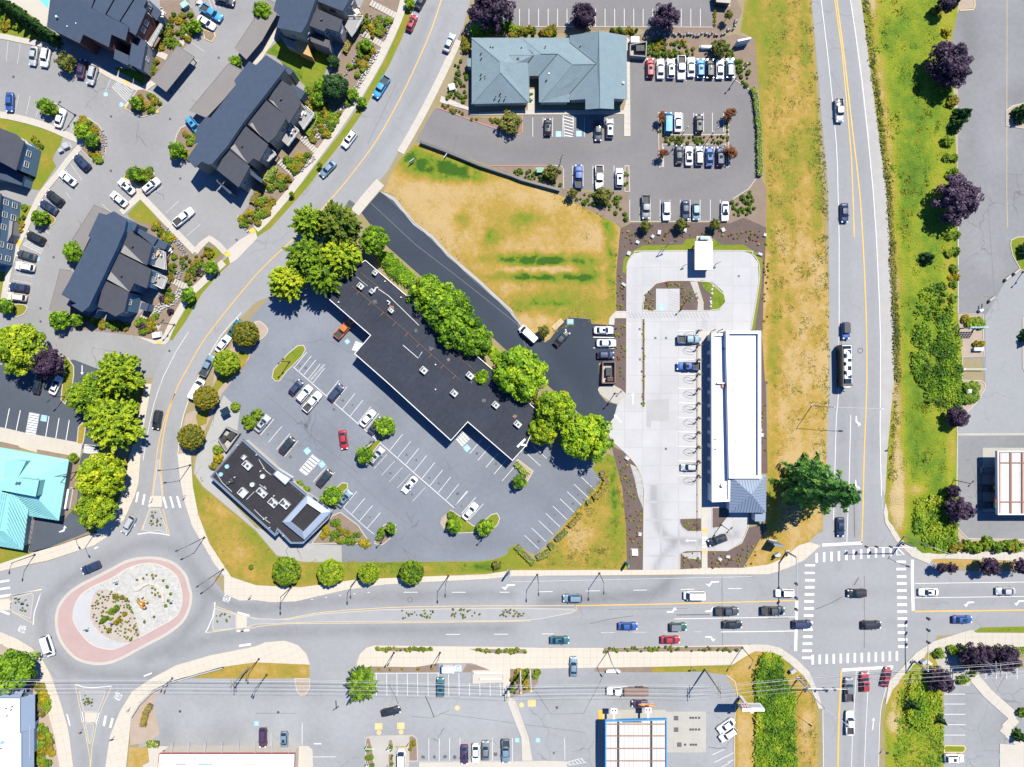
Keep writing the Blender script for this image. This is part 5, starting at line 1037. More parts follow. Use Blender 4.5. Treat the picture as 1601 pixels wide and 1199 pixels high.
for i in range(10):
 t=(i+.5)/10;a=pts('11 615,1012')[0];b=pts('12 1220,357')[0];p0=W(*a,5.2);p1=W(*b,5.2);d=Vector((p1[0]-p0[0],p1[1]-p0[1],0)).normalized();nn=Vector((d.y,-d.x,0))if Vector((d.y,-d.x,0)).y<0 else Vector((-d.y,d.x,0))
 c=Vector((p0[0]+(p1[0]-p0[0])*t,p0[1]+(p1[1]-p0[1])*t,1.6))-nn*.28;window(r,c,d,nn,3.2,2.4)
# ---- restaurant
r=bthing('restaurant','','dark roofed restaurant with blue grey parapet and raised square tower beside the gravel lane','restaurant')
OR_='@310;660;5.708 '
Q=ccw([W(p[0],p[1],4.3)[:2]for p in pts(OR_+'388,152 700,430 960,648 1185,802 1165,862 935,1085 822,1085 705,965 685,1020 100,488')])
MB().prism(inset(Q,.3),0,3.85).build('wall',MAT['cream'],r);MB().prism(inset(Q,.35),3.8,3.9).build('roof',MAT['tar2'],r);parapet(r,Q,3.0,4.3,.25,'bluegrey')
def mansard(root,P,z0,z1,out,mat,name='mansard_roof'):
 Q0=[W(p[0],p[1],z1)for p in pts(P)];m=MB()
 for a,b in zip(Q0,Q0[1:]):
  d=(Vector(b)-Vector(a)).normalized();nn=Vector((d.y,-d.x,0))*out
  m.face([a,b,(b[0]+nn.x,b[1]+nn.y,z0),(a[0]+nn.x,a[1]+nn.y,z0)]);m.face([(a[0]+nn.x,a[1]+nn.y,z0),(b[0]+nn.x,b[1]+nn.y,z0),(b[0]+nn.x*.2,b[1]+nn.y*.2,z0-.05),(a[0]+nn.x*.2,a[1]+nn.y*.2,z0-.05)])
 return m.build(name,MAT[mat],root)
mansard(r,OR_+'100,488 685,1020',3.0,4.25,-1.1,'seam');mansard(r,OR_+'705,965 822,1085 935,1085',3.0,4.25,-1.0,'seam');mansard(r,OR_+'960,648 700,430 388,152',2.9,4.2,-1.5,'cream','entrance_canopy')
T=ccw([W(p[0],p[1],6.2)[:2]for p in pts(OR_+'735,898 962,648 1188,800 935,1062')]);MB().prism(inset(T,.1),3.9,5.2).build('tower_wall',MAT['bluegrey'],r)
I=inset(T,1.6);m=MB()
for i in range(4):
 j=(i+1)%4;m.face([(*T[i],5.0),(*T[j],5.0),(*I[j],6.2),(*I[i],6.2)]);m.face([(*I[j],6.2),(*I[i],6.2),(*I[i],5.3),(*I[j],5.3)])
m.build('tower_mansard',MAT['pale_blue'],r);MB().prism(inset(T,1.6),5.0,5.35).build('tower_roof',MAT['tar2'],r)
E=ccw([W(p[0],p[1],5.0)[:2]for p in pts(OR_+'705,420 832,500 775,562 665,465')]);MB().prism(E,2.8,4.7).build('entrance_box',MAT['trim'],r);parapet(r,E,4.5,5.0,.2,'bluegrey','entrance_parapet')
for c,sx,sy,a,f in(('435,385',2.2,1.4,-42,1),('405,315',.9,.9,-42,0),('395,630',2.0,1.8,-42,0),('565,630',2.6,1.3,-42,2),('665,720',2.2,1.5,-42,2),('770,730',2.4,1.5,-42,2)):
 p=pts(OR_+c)[0];roof_unit(r,p[0],p[1],3.9,sx,sy,.9,a,f)
vents(r,OR_+'488,555 580,482',3.9,'unit',.6,.7);vents(r,OR_+'260,395 205,465',3.9,'blue_paint',.55,.4,'skylight');vents(r,OR_+'560,435 590,410 300,510 330,490 285,530 610,850 590,860 355,205 525,290 680,655 640,940 765,1010 1010,815 925,945 870,955',3.9,'unit',.17,.6);vents(r,OR_+'270,540 310,520',3.9,'dark',.5,.8,'exhaust_fan')
m=MB()
for P in('545,555 610,600 590,570','160,450 215,540 300,620','500,780 560,840 640,900','540,330 600,430 650,470','430,690 500,620'):
 q=[W(p[0],p[1],3.93)for p in pts(OR_+P)]
 for a,b in zip(q,q[1:]):m.bar(a,b,.12,.08)
m.build('roof_conduit',MAT['unit'],r)
for i in range(4):
 p,q=pts(OR_+f'{835 + i * 32},{570 + i * 30}')[0],pts(OR_+f'{855 + i * 32},{590 + i * 30}')[0];MB().bar(W(*p,3.9),W(*q,3.9),.35,.1).build('canopy_slot',MAT['dark'],r)
for i in range(3):p,q=pts(OR_+f'{1025 + i * 48},{670 + i * 36}')[0],pts(OR_+f'{1062 + i * 48},{698 + i * 36}')[0];MB().bar(W(*p,5.6),W(*q,5.6),.3,.1).build('canopy_slot',MAT['dark'],r)
# ---- car wash
r=bthing('car_wash','','long white roofed car wash tunnel with a steel blue pyramid roof at its south end','car wash')
def box_roof(root,P,z,wallm='trim',roofm='white',par=.55,pw=.9,pm='white',name='roof'):
 Q=ccw([W(p[0],p[1],z)[:2]for p in pts(P)]);MB().prism(inset(Q,.05),0,z-par).build('wall',MAT[wallm],root);MB().prism(inset(Q,.1),z-par-.05,z-par+.03).build(name,MAT[roofm],root);parapet(root,Q,z-par-.5,z,pw,pm);return Q
box_roof(r,'px 1135,517 1190,517 1190,748 1140,748',5.6,pw=.75,par=.9);box_roof(r,'px 1112.5,522 1142,520 1142,784 1113,785',4.3,pw=.6,par=.6)
MB().prism([W(x,y,4.9)[:2]for x,y in((1122,598),(1143,598),(1143,600),(1122,600))],3.6,4.6).build('roof_divider',MAT['white'],r)
for k in range(26):
 px,py=(1146+random.uniform(-2,4),530+k*8)if k%3 else(1186+random.uniform(-2,1),560+k*7);x,y,_=W(px,py,4.8);n=7;MB().face([(x+random.uniform(.1,.25)*math.cos(6.283*i/n),y+random.uniform(.2,.9)*math.sin(6.283*i/n),4.745)for i in range(n)]).build('roof_stain',MAT['unit']if k%2 else MAT['pad'],r)
x,y,_=W(1131.5,603,4.2);MB().box((x,y,4.0),(1.0,.9,.6)).build('roof_hatch',MAT['red_paint'],r);vents(r,'px 1129,758',3.8,'white',.5,.8,'dome_vent');vents(r,'px 1117.5,687 1118,702 1184,650 1131,545',4.0,'dark',.2,.3)
x0,y0,_=W(1101,540,0);x1,y1,_=W(1112,785,0)
OP='@1050;660;5.45 '
ap=(1050+680/5.45,660+615/5.45,7.0);C4=[(1050+a/5.45,660+b/5.45,4.2)for a,b in((495,450),(805,450),(805,770),(490,770))]
for i in range(4):
 a,b=C4[i],C4[(i+1)%4];V=[W(*a),W(*b),W(*ap)];f=MB().face(V if area2([v[:2]for v in V])>0 else V[::-1]).build('hip_roof',MAT['seam'],r);A,B,T_=map(Vector,V);n=13;mm=MB()
 for k in range(1,n):
  p=A+(B-A)*(k/n);e=(B-A).normalized();t=(T_-A).dot(e);u=(p-A).dot(e);hgt=T_-(A+e*t);s=u/t if u<t else((B-A).length-u)/((B-A).length-t)
  q=p+hgt*s;up=Vector((0,0,.05));mm.bar(p+up,q+up,.07,.1)
 mm.build('standing_seams',MAT['bluegrey'],f)
MB().prism(inset(ccw([W(*c)[:2]for c in C4]),.4),0,4.1).build('end_wall',MAT['trim'],r);block(r,OP+'712,775 802,772 800,845 710,845',3.0,'trim','seam',.1)
m=MB()
for i in range(12):yy=530+i*21;a=W(1106,yy,0);m.box((a[0]+1.1,a[1],1.5),(.2,.35,3.0))
m.build('arcade_columns',MAT['trim'],r)
for i in range(11):yy=540+i*21;c=Vector(W(1113.2,yy,3.5));c.z=1.7;c.x-=.05;window(r,Vector((W(1113,yy,4.3)[0]-.02,W(1113,yy,4.3)[1],1.7)),Vector((0,-1,0)),Vector((-1,0,0)),2.6,2.4)
# pay canopy
r=bthing('pay_canopy','','small white flat canopy over the pay lane north of the car wash','canopy')
Q=ccw([W(p[0],p[1],3.2)[:2]for p in pts('21 1145,308 1257,308 1257,487 1145,487')]);MB().prism(Q,2.8,3.15,bottom=True).build('roof',MAT['white'],r);parapet(r,Q,2.7,3.25,.18,'trim','fascia')
for q in inset(Q,.6):MB().box((q[0],q[1],1.4),(.25,.25,2.8)).build('post',MAT['steel'],r)
for x in(1184,1212):p=pts(f'21 {x},294')[0];a=W(*p,0);MB().box((a[0],a[1],.7),(1.0,.8,1.4)).box((a[0],a[1],1.43),(.8,.6,.05),0,1).build('pay_station',[MAT['trim'],MAT['blue_paint']],r)
p=W(*pts('21 1203,294')[0]);MB().box((p[0],p[1],.1),(4,1.4,.2)).build('kiosk_plinth',MAT['walk'],r)
# ---- bank with the turquoise roof
r=bthing('bank','','turquoise metal roofed bank with hips, dormers and a glazed lantern at the left edge','bank')
ob=(0,690,6.31)
PL=[P3(ob,s)for s in('-420,0,3.6 0,58,3.6 680,180,3.6 385,365,6.6 0,415,7.0 -420,415,7.0','680,180,3.6 580,782,3.6 355,545,6.4 385,365,6.6','355,545,6.4 580,782,3.6 285,735,3.6 280,660,4.4 130,505,6.2','90,520,6.8 130,505,6.3 280,660,4.2 225,1072,3.4 40,885,5.8','40,885,5.8 225,1072,3.4 0,1035,3.4 -420,960,3.4 -300,880,5.8','-420,415,7.0 0,480,6.6 90,520,6.8 40,885,5.8 -300,880,5.8 -420,700,4.0')]
roof_planes(r,PL,'cyan')
seams=MB()
def seam_lines(F,du,n,m):
 V=[Vector(W(*p))for p in F];N=(V[1]-V[0]).cross(V[2]-V[0]).normalized();N=N if N.z>0 else-N;e=(V[1]-V[0]).normalized();f=N.cross(e);L=[((v-V[0]).dot(e),(v-V[0]).dot(f))for v in V]
 us=[p[0]for p in L];k=min(us)+du
 while k<max(us):
  ys=[]
  for i in range(len(L)):
   (u0,v0),(u1,v1)=L[i],L[(i+1)%len(L)]
   if(u0-k)*(u1-k)<0:ys.append(v0+(v1-v0)*(k-u0)/(u1-u0))
  ys.sort()
  for a,b in zip(ys[::2],ys[1::2]):m.bar(V[0]+e*k+f*a+N*.03,V[0]+e*k+f*b+N*.03,.06,.07)
  k+=du
for F in PL:seam_lines(F,.55,0,seams)
seams.build('standing_seams',MAT['cyan'],r)
MB().prism(inset(ccw([W(p[0],p[1],3.6)[:2]for p in pts('@0;690;6.31 -420,0 680,180 580,782 285,735 225,1072 -420,960')]),.7),0,3.4).build('wall',MAT['cream'],r)
block(r,'@0;690;6.31 50,195 115,182 260,192 178,355 75,375 35,415',6.4,'cyan','cyan',.1,name='dormer_roof',zb=4.5,wname='dormer_wall')
block(r,'@0;690;6.31 -60,415 75,372 180,358 385,385 352,545 0,480',8.4,'cyan','cyan',.1,name='lantern_roof',zb=5.5,wname='lantern_wall')
p=pts('@0;690;6.31 180,415')[0]
for k in(-1,1):x,y,_=W(p[0]+k*2.2,p[1],8.45);MB().box((x,y,8.45),(.55,.8,.12),R(-35)).build('skylight',MAT['pane'],r)
for px,py in((60.0,761.0),):x,y,_=W(px,py,7.6);MB().box((x,y,7.3),(.12,1.6,1.4),R(-12)).build('lantern_window',MAT['sky_glass'],r)
vents(r,'@0;690;6.31 455,500 468,510 455,595 310,240',4.8,'trim',.12,.4)
# drive-up lanes kiosk and utility cabinets
for c in('02 430,690','02 428,730'):p=pts(c)[0];
# ---- gas canopies
def canopy(P,z,fascia,ribs,pipes,label,panel=1.2,group=None):
 Q=ccw([W(p[0],p[1],z)[:2]for p in pts(P)]);r=thing('fuel_canopy',(0,0,0),label=label,cat='canopy',group=group)
 parapet(r,Q,z-.9,z,.28,fascia,'fascia');I=inset(Q,.28);x0,x1=min(q[0]for q in I),max(q[0]for q in I);y0,y1=min(q[1]for q in I),max(q[1]for q in I)
 MB().prism(I,z-.85,z-.5,bottom=True).build('soffit',MAT['trim'],r)
 n=int((x1-x0)/panel)
 for k in range(n):
  a=x0+(x1-x0)*k/n;b=x0+(x1-x0)*(k+1)/n
  m=MB().box(((a+b)/2,(y0+y1)/2,z-.47),(b-a-.05,y1-y0,.06)).box((b-.04,(y0+y1)/2,z-.43),(.07,y1-y0,.08)).box(((a+b)/2,(y0+y1)/2,z-.435),(.06,y1-y0,.05));m.build('roof_panel',MAT['deck'],r)
 for x in ribs:X=W(x,0,z)[0];MB().box((X,(y0+y1)/2,z-.32),(.42,y1-y0,.25)).build('gutter',MAT['dark']if fascia=='bluefascia' else MAT['rust'],r)
 for y in pipes:Y=W(0,y,z)[1];MB().tube([(x0,Y,z-.28),(x1,Y,z-.28)],.14,6).build('roof_pipe',MAT['rust'],r)
 for fx in(.22,.78):
  for fy in(.2,.8):MB().box((x0+(x1-x0)*fx,y0+(y1-y0)*fy,(z-.8)/2),(.45,.45,z-.8)).build('column',MAT['trim'],r)
  MB().box((x0+(x1-x0)*fx,y0+(y1-y0)*.5,.95),(.6,1.1,1.9)).box((x0+(x1-x0)*fx,y0+(y1-y0)*.5,.1),(1.2,(y1-y0)*.7,.2),0,1).build('fuel_pump',[MAT['trim'],MAT['walk']],r)
 return r,z
def P5(s):return '@900;1030;5.003 '+s
r,z=canopy(P5('232,485 715,473 716,900 232,905'),5.5,'bluefascia',[900+335/5.003,900+595/5.003],[1030+v/5.003 for v in(515,607,705,803)],'white ribbed fuel canopy with a blue fascia at the bottom edge',1.1)
for c in((300,425),(567,420)):
 p=pts(P5(f'{c[0]},{c[1]}'))[0];x,y,_=W(*p,4.6);MB().bar((x,y-2.6,4.4),(x,y,4.4),.5,.25).box((x,y+.6,4.6),(1.6,1.3,.18),0,0).build('sign_arm',MAT['trim'],r)
 for d in(-.35,.35):MB().box((x+d,y+.7,4.72),(.3,.4,.06)).build('sign_light',MAT['dark'],r)
m=MB()
for i in range(14):p=pts(P5(f'{370 + i * 11},{497}'))[0];x,y,_=W(*p,5.45);m.box((x,y,5.2),(.28,.3,.1))
m.build('deck_debris',MAT['brown'],r)
canopy('@1520;680;6 238,150 720,150 720,750 242,750',5.2,'trim',[1520+v/6 for v in(262,370,478)],[680+v/6 for v in(262,630)],'white fuel canopy with rust brown beams at the right edge',1.1)
p=W(1557,790,5);MB().box((p[0],p[1]+1.0,4.7),(.2,1.0,.7)).build('fascia_stripe',MAT['redfascia'],bpy.data.objects['fuel_canopy.001']);MB().box((p[0],p[1]-.2,4.7),(.2,.9,.7)).build('fascia_stripe',MAT['green_metal'],bpy.data.objects['fuel_canopy.001'])
# ---- bottom left shop with the white roof
r=bthing('flat_roof_shop','','white flat roofed building with blue grey mansard at the bottom left corner','shop')
QS=ccw([W(p[0],p[1],5.0)[:2]for p in pts('@0;1060;8.625 -700,265 275,265 275,735 295,735 295,1500 -700,1500')]);MB().prism(inset(QS,.3),0,4.6).build('wall',MAT['bluegrey'],r);MB().prism(inset(QS,.15),4.5,4.7).build('roof',MAT['white'],r);parapet(r,QS,4.2,5.0,.2,'bluegrey')
mansard(r,'@0;1060;8.625 -700,265 275,265',2.8,4.9,-2.2,'seam');mansard(r,'@0;1060;8.625 275,265 275,735',2.8,4.9,-2.2,'seam');mansard(r,'@0;1060;8.625 295,735 295,1500',2.8,4.9,-1.6,'seam')
block(r,'@0;1060;8.625 310,690 400,640 400,1060 310,1060',3.6,'trim','white',.1);vents(r,'@0;1060;8.625 90,405 170,380 155,425 100,505 20,945',4.7,'dark',.15,.4);vents(r,'@0;1060;8.625 35,862',4.7,'blue_paint',.4,.5,'skylight')
# ---- bottom shop row
r=bthing('shop_row','','row of shops with a white roof and thin red edge at the bottom edge','shops')
OS='@220;1140;5.337 '
QS=ccw([W(p[0],p[1],4.6)[:2]for p in pts(OS+'150,207 1285,207 1270,700 100,700')]);MB().prism(inset(QS,.3),0,4.2).build('wall',MAT['cream'],r);MB().prism(inset(QS,.1),4.1,4.3).build('roof',MAT['white'],r);parapet(r,QS,3.9,4.6,.09,'redfascia','fascia')
for k in range(8):p=pts(OS+f'{255 + k * 140},262')[0];x,y,_=W(*p,4.3);MB().box((x,y,4.33),(.06,9,.05)).build('roof_joint',MAT['unit'],r)
for c,mt,w_ in((160,'yellow',1.5),(335,'red_paint',2.8),(535,'bluefascia',3.4),(925,'tan_wood',4.4)):
 p=pts(OS+f'{c},294')[0];x,y,_=W(*p,4.7);m=MB().box((x,y,4.5),(w_,.18,.5),0,1)
 for i in range(int(w_/.42)):m.box((x-w_/2+.3+i*.42,y+.02,4.76+.01),(.26,.36,.04),0,0)
 m.build('shop_sign',[MAT[mt],MAT['trim']],r)
vents(r,OS+'455,240 190,180',4.4,'dark',.12,.3)
# block of flats cut by the top edge, right of the car park row
r=thing('bin_store',(0,0,0),label='small dark walled bin store at the top edge by the corner car park',cat='shed');block(r,'px 1118,-14 1144,-12 1142,5 1120,3',2.4,'dark','dark',.1);MB().box((W(1131,8)[0],W(1131,8)[1],.06),(3.4,.8,.12)).build('plinth',MAT['pad'],r)
def enclosure(P,name,label,wallm,h=1.8,gate=None):
 Q=ccw(xy(pts(P)));r=thing(name,(0,0,0),label=label,cat='bin store');n=len(Q)
 MB().prism(inset(Q,.2),0,.05).build('floor_pad',MAT['pad'],r)
 for i in range(n):
  a,b=Vector(Q[i]),Vector(Q[(i+1)%n])
  if gate==i:MB().bar((*a,h/2),(*b,h/2),.08,h).build('gate',MAT['tan_wood'],r)
  else:MB().bar((*a,h/2),(*b,h/2),.22,h).build('wall',MAT[wallm],r)
 return r,Q
def dumpster(px,py,ang,label,mat='green_metal',s=1.0):
 x,y,_=W(px,py);r=thing('dumpster',(x,y,.06),R(ang),label=label,cat='dumpster');w,d,h=2.0*s,1.4*s,1.3
 MB().box((0,0,h/2),(w,d,h),0,0,1.05).bar((-w/2,d/2+.06,h*.6),(w/2,d/2+.06,h*.6),.1,.12).build('bin_body',MAT[mat],r)
 for k in(-1,1):MB().box((k*w*.26,0,h+.04),(w*.5,d*1.04,.08)).bar((k*w*.26-.3,-.3,h+.1),(k*w*.26+.3,-.3,h+.1),.08,.05).build('lid',MAT['black'],r)
enclosure('20 735,300 835,280 832,372 735,365','bin_enclosure','walled bin enclosure in front of the red car at the clinic','taupe');dumpster(999.5,79,0,'dark dumpster inside the bin enclosure at the clinic','dark');x,y,_=W(991,67);
t=thing('storage_shed',(x,y,0),label='small white shed top against the clinic bin enclosure',cat='shed');MB().box((0,0,.9),(1.9,1.3,1.8)).build('shed_body',MAT['trim'],t);MB().box((0,0,1.84),(2.1,1.5,.08)).build('lid',MAT['white'],t)
enclosure('02 1380,340 1430,270 1510,310 1430,420','bin_enclosure','bin enclosure with a green container beside the restaurant corner','taupe');dumpster(364,680.5,50,'green dumpster in the enclosure beside the restaurant','green_metal');dumpster(352,686,50,'dark dumpster with a pale lid beside the green one','dark',.8)
enclosure('21 565,1065 640,1065 640,1199 22 640,-5 560,-5','bin_enclosure','brown timber walled bin enclosure beside the new asphalt drive','brown');dumpster(951,581,90,'dark green dumpster inside the brown enclosure by the new drive','green_metal');dumpster(953,593,0,'brown dumpster with timber beside the green one','brown',.7)
# ==== VEGETATION
def leaves(C,N,size,rng,aspect=1.5,v=None,fold=.25):
 """quads at points C with normals N -> verts, faces, face values"""
 n=len(C);t=rng.normal(size=(n,3));t-=(t*N).sum(1,keepdims=True)*N;t/=np.linalg.norm(t,axis=1,keepdims=True)+1e-9
 b=np.cross(N,t);s=size*rng.uniform(.65,1.35,(n,1))
 V=np.stack([C-t*s*aspect*.5,C+b*s*.5-N*s*fold*.3,C+t*s*aspect*.5,C-b*s*.5-N*s*fold*.3],1).reshape(-1,3)
 F=np.arange(4*n).reshape(-1,4)
 return V,F,(v if v is not None else rng.random(n))
def unit(n,rng):
 d=rng.normal(size=(n,3));return d/np.linalg.norm(d,axis=1,keepdims=True)
def leaf_mesh(name,parts,mat):
 V=np.concatenate([p[0]for p in parts]);o=0;F=[]
 for p in parts:F.append(p[1]+o);o+=len(p[0])
 F=np.concatenate(F);v=np.concatenate([p[2]for p in parts])
 me=bpy.data.meshes.new(name);me.vertices.add(len(V));me.vertices.foreach_set('co',V.astype(np.float32).ravel())
 me.loops.add(F.size);me.loops.foreach_set('vertex_index',F.astype(np.int32).ravel());me.polygons.add(len(F))
 me.polygons.foreach_set('loop_start',np.arange(0,F.size,4,dtype=np.int32));me.update(calc_edges=True)
 a=me.attributes.new('v','FLOAT','FACE');a.data.foreach_set('value',v.astype(np.float32));me.materials.append(mat);return me
def crown(name,mat,n_clump,per,leaf,seed,rc=.33,spread=.72,zmin=-.55,spike=0.0,lump=.18,jit=.35,core=.62,vr=.55,flat=1.0):
 """unit-radius crown: leaf clumps spread through a ball, each with its own tone"""
 rng=np.random.default_rng(seed);P=[]
 d=unit(n_clump*3,rng);d=d[d[:,2]>zmin][:n_clump];rad=spread*(1+lump*rng.normal(size=(len(d),1)));rad=np.clip(rad,.3,1.05)
 C=d*rad
 inner=unit(n_clump//3,rng)*rng.uniform(.15,.5,(n_clump//3,1));C=np.concatenate([C,inner]);d=np.concatenate([d,inner/np.linalg.norm(inner,axis=1,keepdims=True)])
 tone=rng.uniform(0,vr,len(C))
 for c,u,tn in zip(C,d,tone):
  k=per;e=unit(k,rng);e=e+u*.45;e/=np.linalg.norm(e,axis=1,keepdims=True)
  r=rc*rng.uniform(.7,1.25)*(rng.uniform(.25,1,(k,1))**.4);p=c+e*r
  if spike:
   L=rng.uniform(0,1,(k,1));p=c+u*L*spike+rng.normal(size=(k,3))*rc*.42*(1.05-L);e=e*.6+np.array([0,0,.7])+u*.2;e/=np.linalg.norm(e,axis=1,keepdims=True)
  N=e+jit*rng.normal(size=(k,3))+np.array([0,0,.35]);N/=np.linalg.norm(N,axis=1,keepdims=True)
  P.append(leaves(p,N,leaf,rng,1.6,np.clip(tn+rng.uniform(-.15,.25,k),0,1)))
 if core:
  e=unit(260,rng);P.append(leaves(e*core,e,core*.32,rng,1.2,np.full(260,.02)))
 me=leaf_mesh(name,P,mat)
 return me
LM={}
def lm(k,*st,t=.42):LM[k]=leaf_mat(k+'_leaves',st,t)
lm('maple',(0,(0.041,0.092,0.005)),(.4,(0.156,0.270,0.009)),(.75,(0.302,0.375,0.011)),(1,(0.480,0.424,0.017)))
lm('yellow',(0,(0.059,0.123,0.006)),(.35,(0.241,0.347,0.011)),(.7,(0.420,0.433,0.014)),(1,(0.480,0.404,0.026)))
lm('bright',(0,(0.030,0.085,0.005)),(.4,(0.154,0.289,0.009)),(.75,(0.305,0.404,0.011)),(1,(0.480,0.462,0.017)))
lm('rusty',(0,(0.042,0.084,0.007)),(.4,(0.158,0.210,0.014)),(.7,(0.245,0.201,0.021)),(1,(0.298,0.158,0.035)))
lm('dark',(0,(0.010,0.034,0.010)),(.45,(0.033,0.093,0.021)),(.8,(0.075,0.150,0.027)),(1,(0.135,0.210,0.030)))
lm('conifer',(0,(0.015,0.057,0.017)),(.45,(0.061,0.178,0.038)),(.8,(0.150,0.304,0.052)),(1,(0.283,0.406,0.061)))
lm('plum',(0,(0.011,0.006,0.015)),(.5,(0.041,0.022,0.046)),(.85,(0.084,0.046,0.084)),(1,(0.135,0.081,0.121)),t=.2)
lm('orange',(0,(0.054,0.076,0.006)),(.35,(0.162,0.162,0.011)),(.7,(0.270,0.176,0.016)),(1,(0.351,0.162,0.027)))
lm('ball',(0,(0.040,0.091,0.005)),(.4,(0.171,0.254,0.009)),(.75,(0.282,0.333,0.011)),(1,(0.402,0.367,0.017)))
lm('gold',(0,(0.096,0.088,0.004)),(.4,(0.240,0.200,0.006)),(.75,(0.340,0.270,0.010)),(1,(0.380,0.240,0.020)))
lm('red',(0,(0.077,0.029,0.012)),(.5,(0.204,0.072,0.024)),(1,(0.300,0.120,0.036)))
lm('shrub',(0,(0.035,0.084,0.006)),(.4,(0.135,0.219,0.011)),(.75,(0.263,0.298,0.014)),(1,(0.416,0.333,0.028)))
lm('verge',(0,(.03,.08,.005)),(.4,(.11,.21,.009)),(.75,(.21,.29,.012)),(1,(.30,.30,.03)))
lm('olive',(0,(0.052,0.068,0.012)),(.5,(0.156,0.163,0.026)),(1,(0.273,0.234,0.052)))
def core_ball(me):return me
CR={}
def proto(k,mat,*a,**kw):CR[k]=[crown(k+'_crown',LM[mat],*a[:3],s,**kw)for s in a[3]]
proto('maple','maple',150,62,.085,(1,2,3),rc=.25,spread=.78)
proto('yellow','yellow',170,56,.075,(4,5),rc=.22,spread=.8)
proto('spiky','maple',150,60,.075,(6,7),rc=.2,spread=.62,spike=.46)
proto('spiky_yellow','yellow',150,60,.075,(8,9),rc=.2,spread=.62,spike=.44)
proto('rusty','rusty',150,60,.07,(10,),rc=.2,spread=.64,spike=.40)
proto('bright','bright',150,62,.085,(11,12),rc=.24,spread=.78)
proto('dark','dark',110,50,.10,(13,),rc=.27,spread=.75)
proto('plum','plum',105,46,.095,(14,15),rc=.26,spread=.74,lump=.3,core=.5)
proto('ball','ball',300,26,.075,(16,17),rc=.13,spread=.88,lump=.03,zmin=-.8,core=.8)
proto('orange_ball','orange',300,26,.075,(18,),rc=.13,spread=.88,lump=.03,zmin=-.8,core=.8)
proto('small','bright',50,34,.15,(19,20),rc=.34,spread=.68,core=.5)
proto('olive','olive',50,34,.14,(21,),rc=.34,spread=.68,lump=.3,core=.4)
proto('red','red',46,30,.13,(22,),rc=.32,spread=.66,lump=.35,core=.3)
proto('shrub','shrub',30,26,.2,(23,24,25),rc=.34,spread=.66,zmin=-.3,core=.55)
proto('gold','gold',30,26,.2,(26,27),rc=.34,spread=.66,zmin=-.3,core=.55)
proto('rust_shrub','orange',26,24,.2,(28,),rc=.34,spread=.66,zmin=-.3,core=.5)
proto('plum_shrub','plum',26,24,.2,(29,),rc=.34,spread=.66,zmin=-.3,core=.55)
proto('olive_shrub','olive',26,24,.2,(30,),rc=.34,spread=.66,zmin=-.3,core=.5)
proto('tuft','shrub',8,14,.42,(31,32),rc=.5,spread=.4,zmin=-.1,core=0)
proto('gold_tuft','gold',8,14,.42,(33,),rc=.5,spread=.4,zmin=-.1,core=0)
proto('red_tuft','red',8,14,.42,(34,),rc=.5,spread=.4,zmin=-.1,core=0)
def trunk_mesh(seed,limbs=6):
 rng=random.Random(seed);m=MB();m.tube([(0,0,-.02),(rng.uniform(-.02,.02),rng.uniform(-.02,.02),.3),(0,0,.62)],[.042,.030,.022],8)
 for k in range(limbs):
  a=2*math.pi*k/limbs+rng.uniform(-.3,.3);z=.3+.25*k/limbs;L=rng.uniform(.18,.3)
  m.tube([(0,0,z),(L*.5*math.cos(a),L*.5*math.sin(a),z+.13),(L*math.cos(a),L*math.sin(a),z+.28)],[.018,.012,.005],5)
 return m.mesh('trunk',MAT['bark'])
TR=[trunk_mesh(s)for s in(1,2,3)]
_cnt=[0]
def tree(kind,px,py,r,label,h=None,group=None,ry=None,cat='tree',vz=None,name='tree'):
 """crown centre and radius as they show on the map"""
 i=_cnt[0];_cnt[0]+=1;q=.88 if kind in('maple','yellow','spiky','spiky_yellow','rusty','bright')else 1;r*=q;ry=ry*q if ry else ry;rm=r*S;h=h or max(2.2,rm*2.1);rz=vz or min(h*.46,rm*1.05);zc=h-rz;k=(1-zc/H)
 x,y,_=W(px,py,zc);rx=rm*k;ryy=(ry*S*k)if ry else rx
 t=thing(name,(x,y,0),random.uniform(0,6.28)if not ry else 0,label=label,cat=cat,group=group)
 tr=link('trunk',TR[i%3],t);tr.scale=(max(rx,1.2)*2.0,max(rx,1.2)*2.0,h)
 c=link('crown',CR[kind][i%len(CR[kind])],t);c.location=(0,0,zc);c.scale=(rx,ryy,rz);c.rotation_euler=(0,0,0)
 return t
def shrub(kind,px,py,r,label,group=None,h=None,name='shrub',cat='shrub',z=0.0):
 i=_cnt[0];_cnt[0]+=1;rm=r*S;h=h or rm*1.5;x,y,_=W(px,py,h*.5)
 o=link(name,CR[kind][i%len(CR[kind])],None,(x,y,z+h*.35),random.uniform(0,6.28),label=label,cat=cat,group=group)
 o.scale=(rm,rm*random.uniform(.88,1.1),h*.65);return o
def shrubs(kind,coords,r,label,group,jr=.2,**k):
 for px,py in pts(coords):shrub(kind,px,py,r*random.uniform(1-jr,1+jr),label,group,**k)
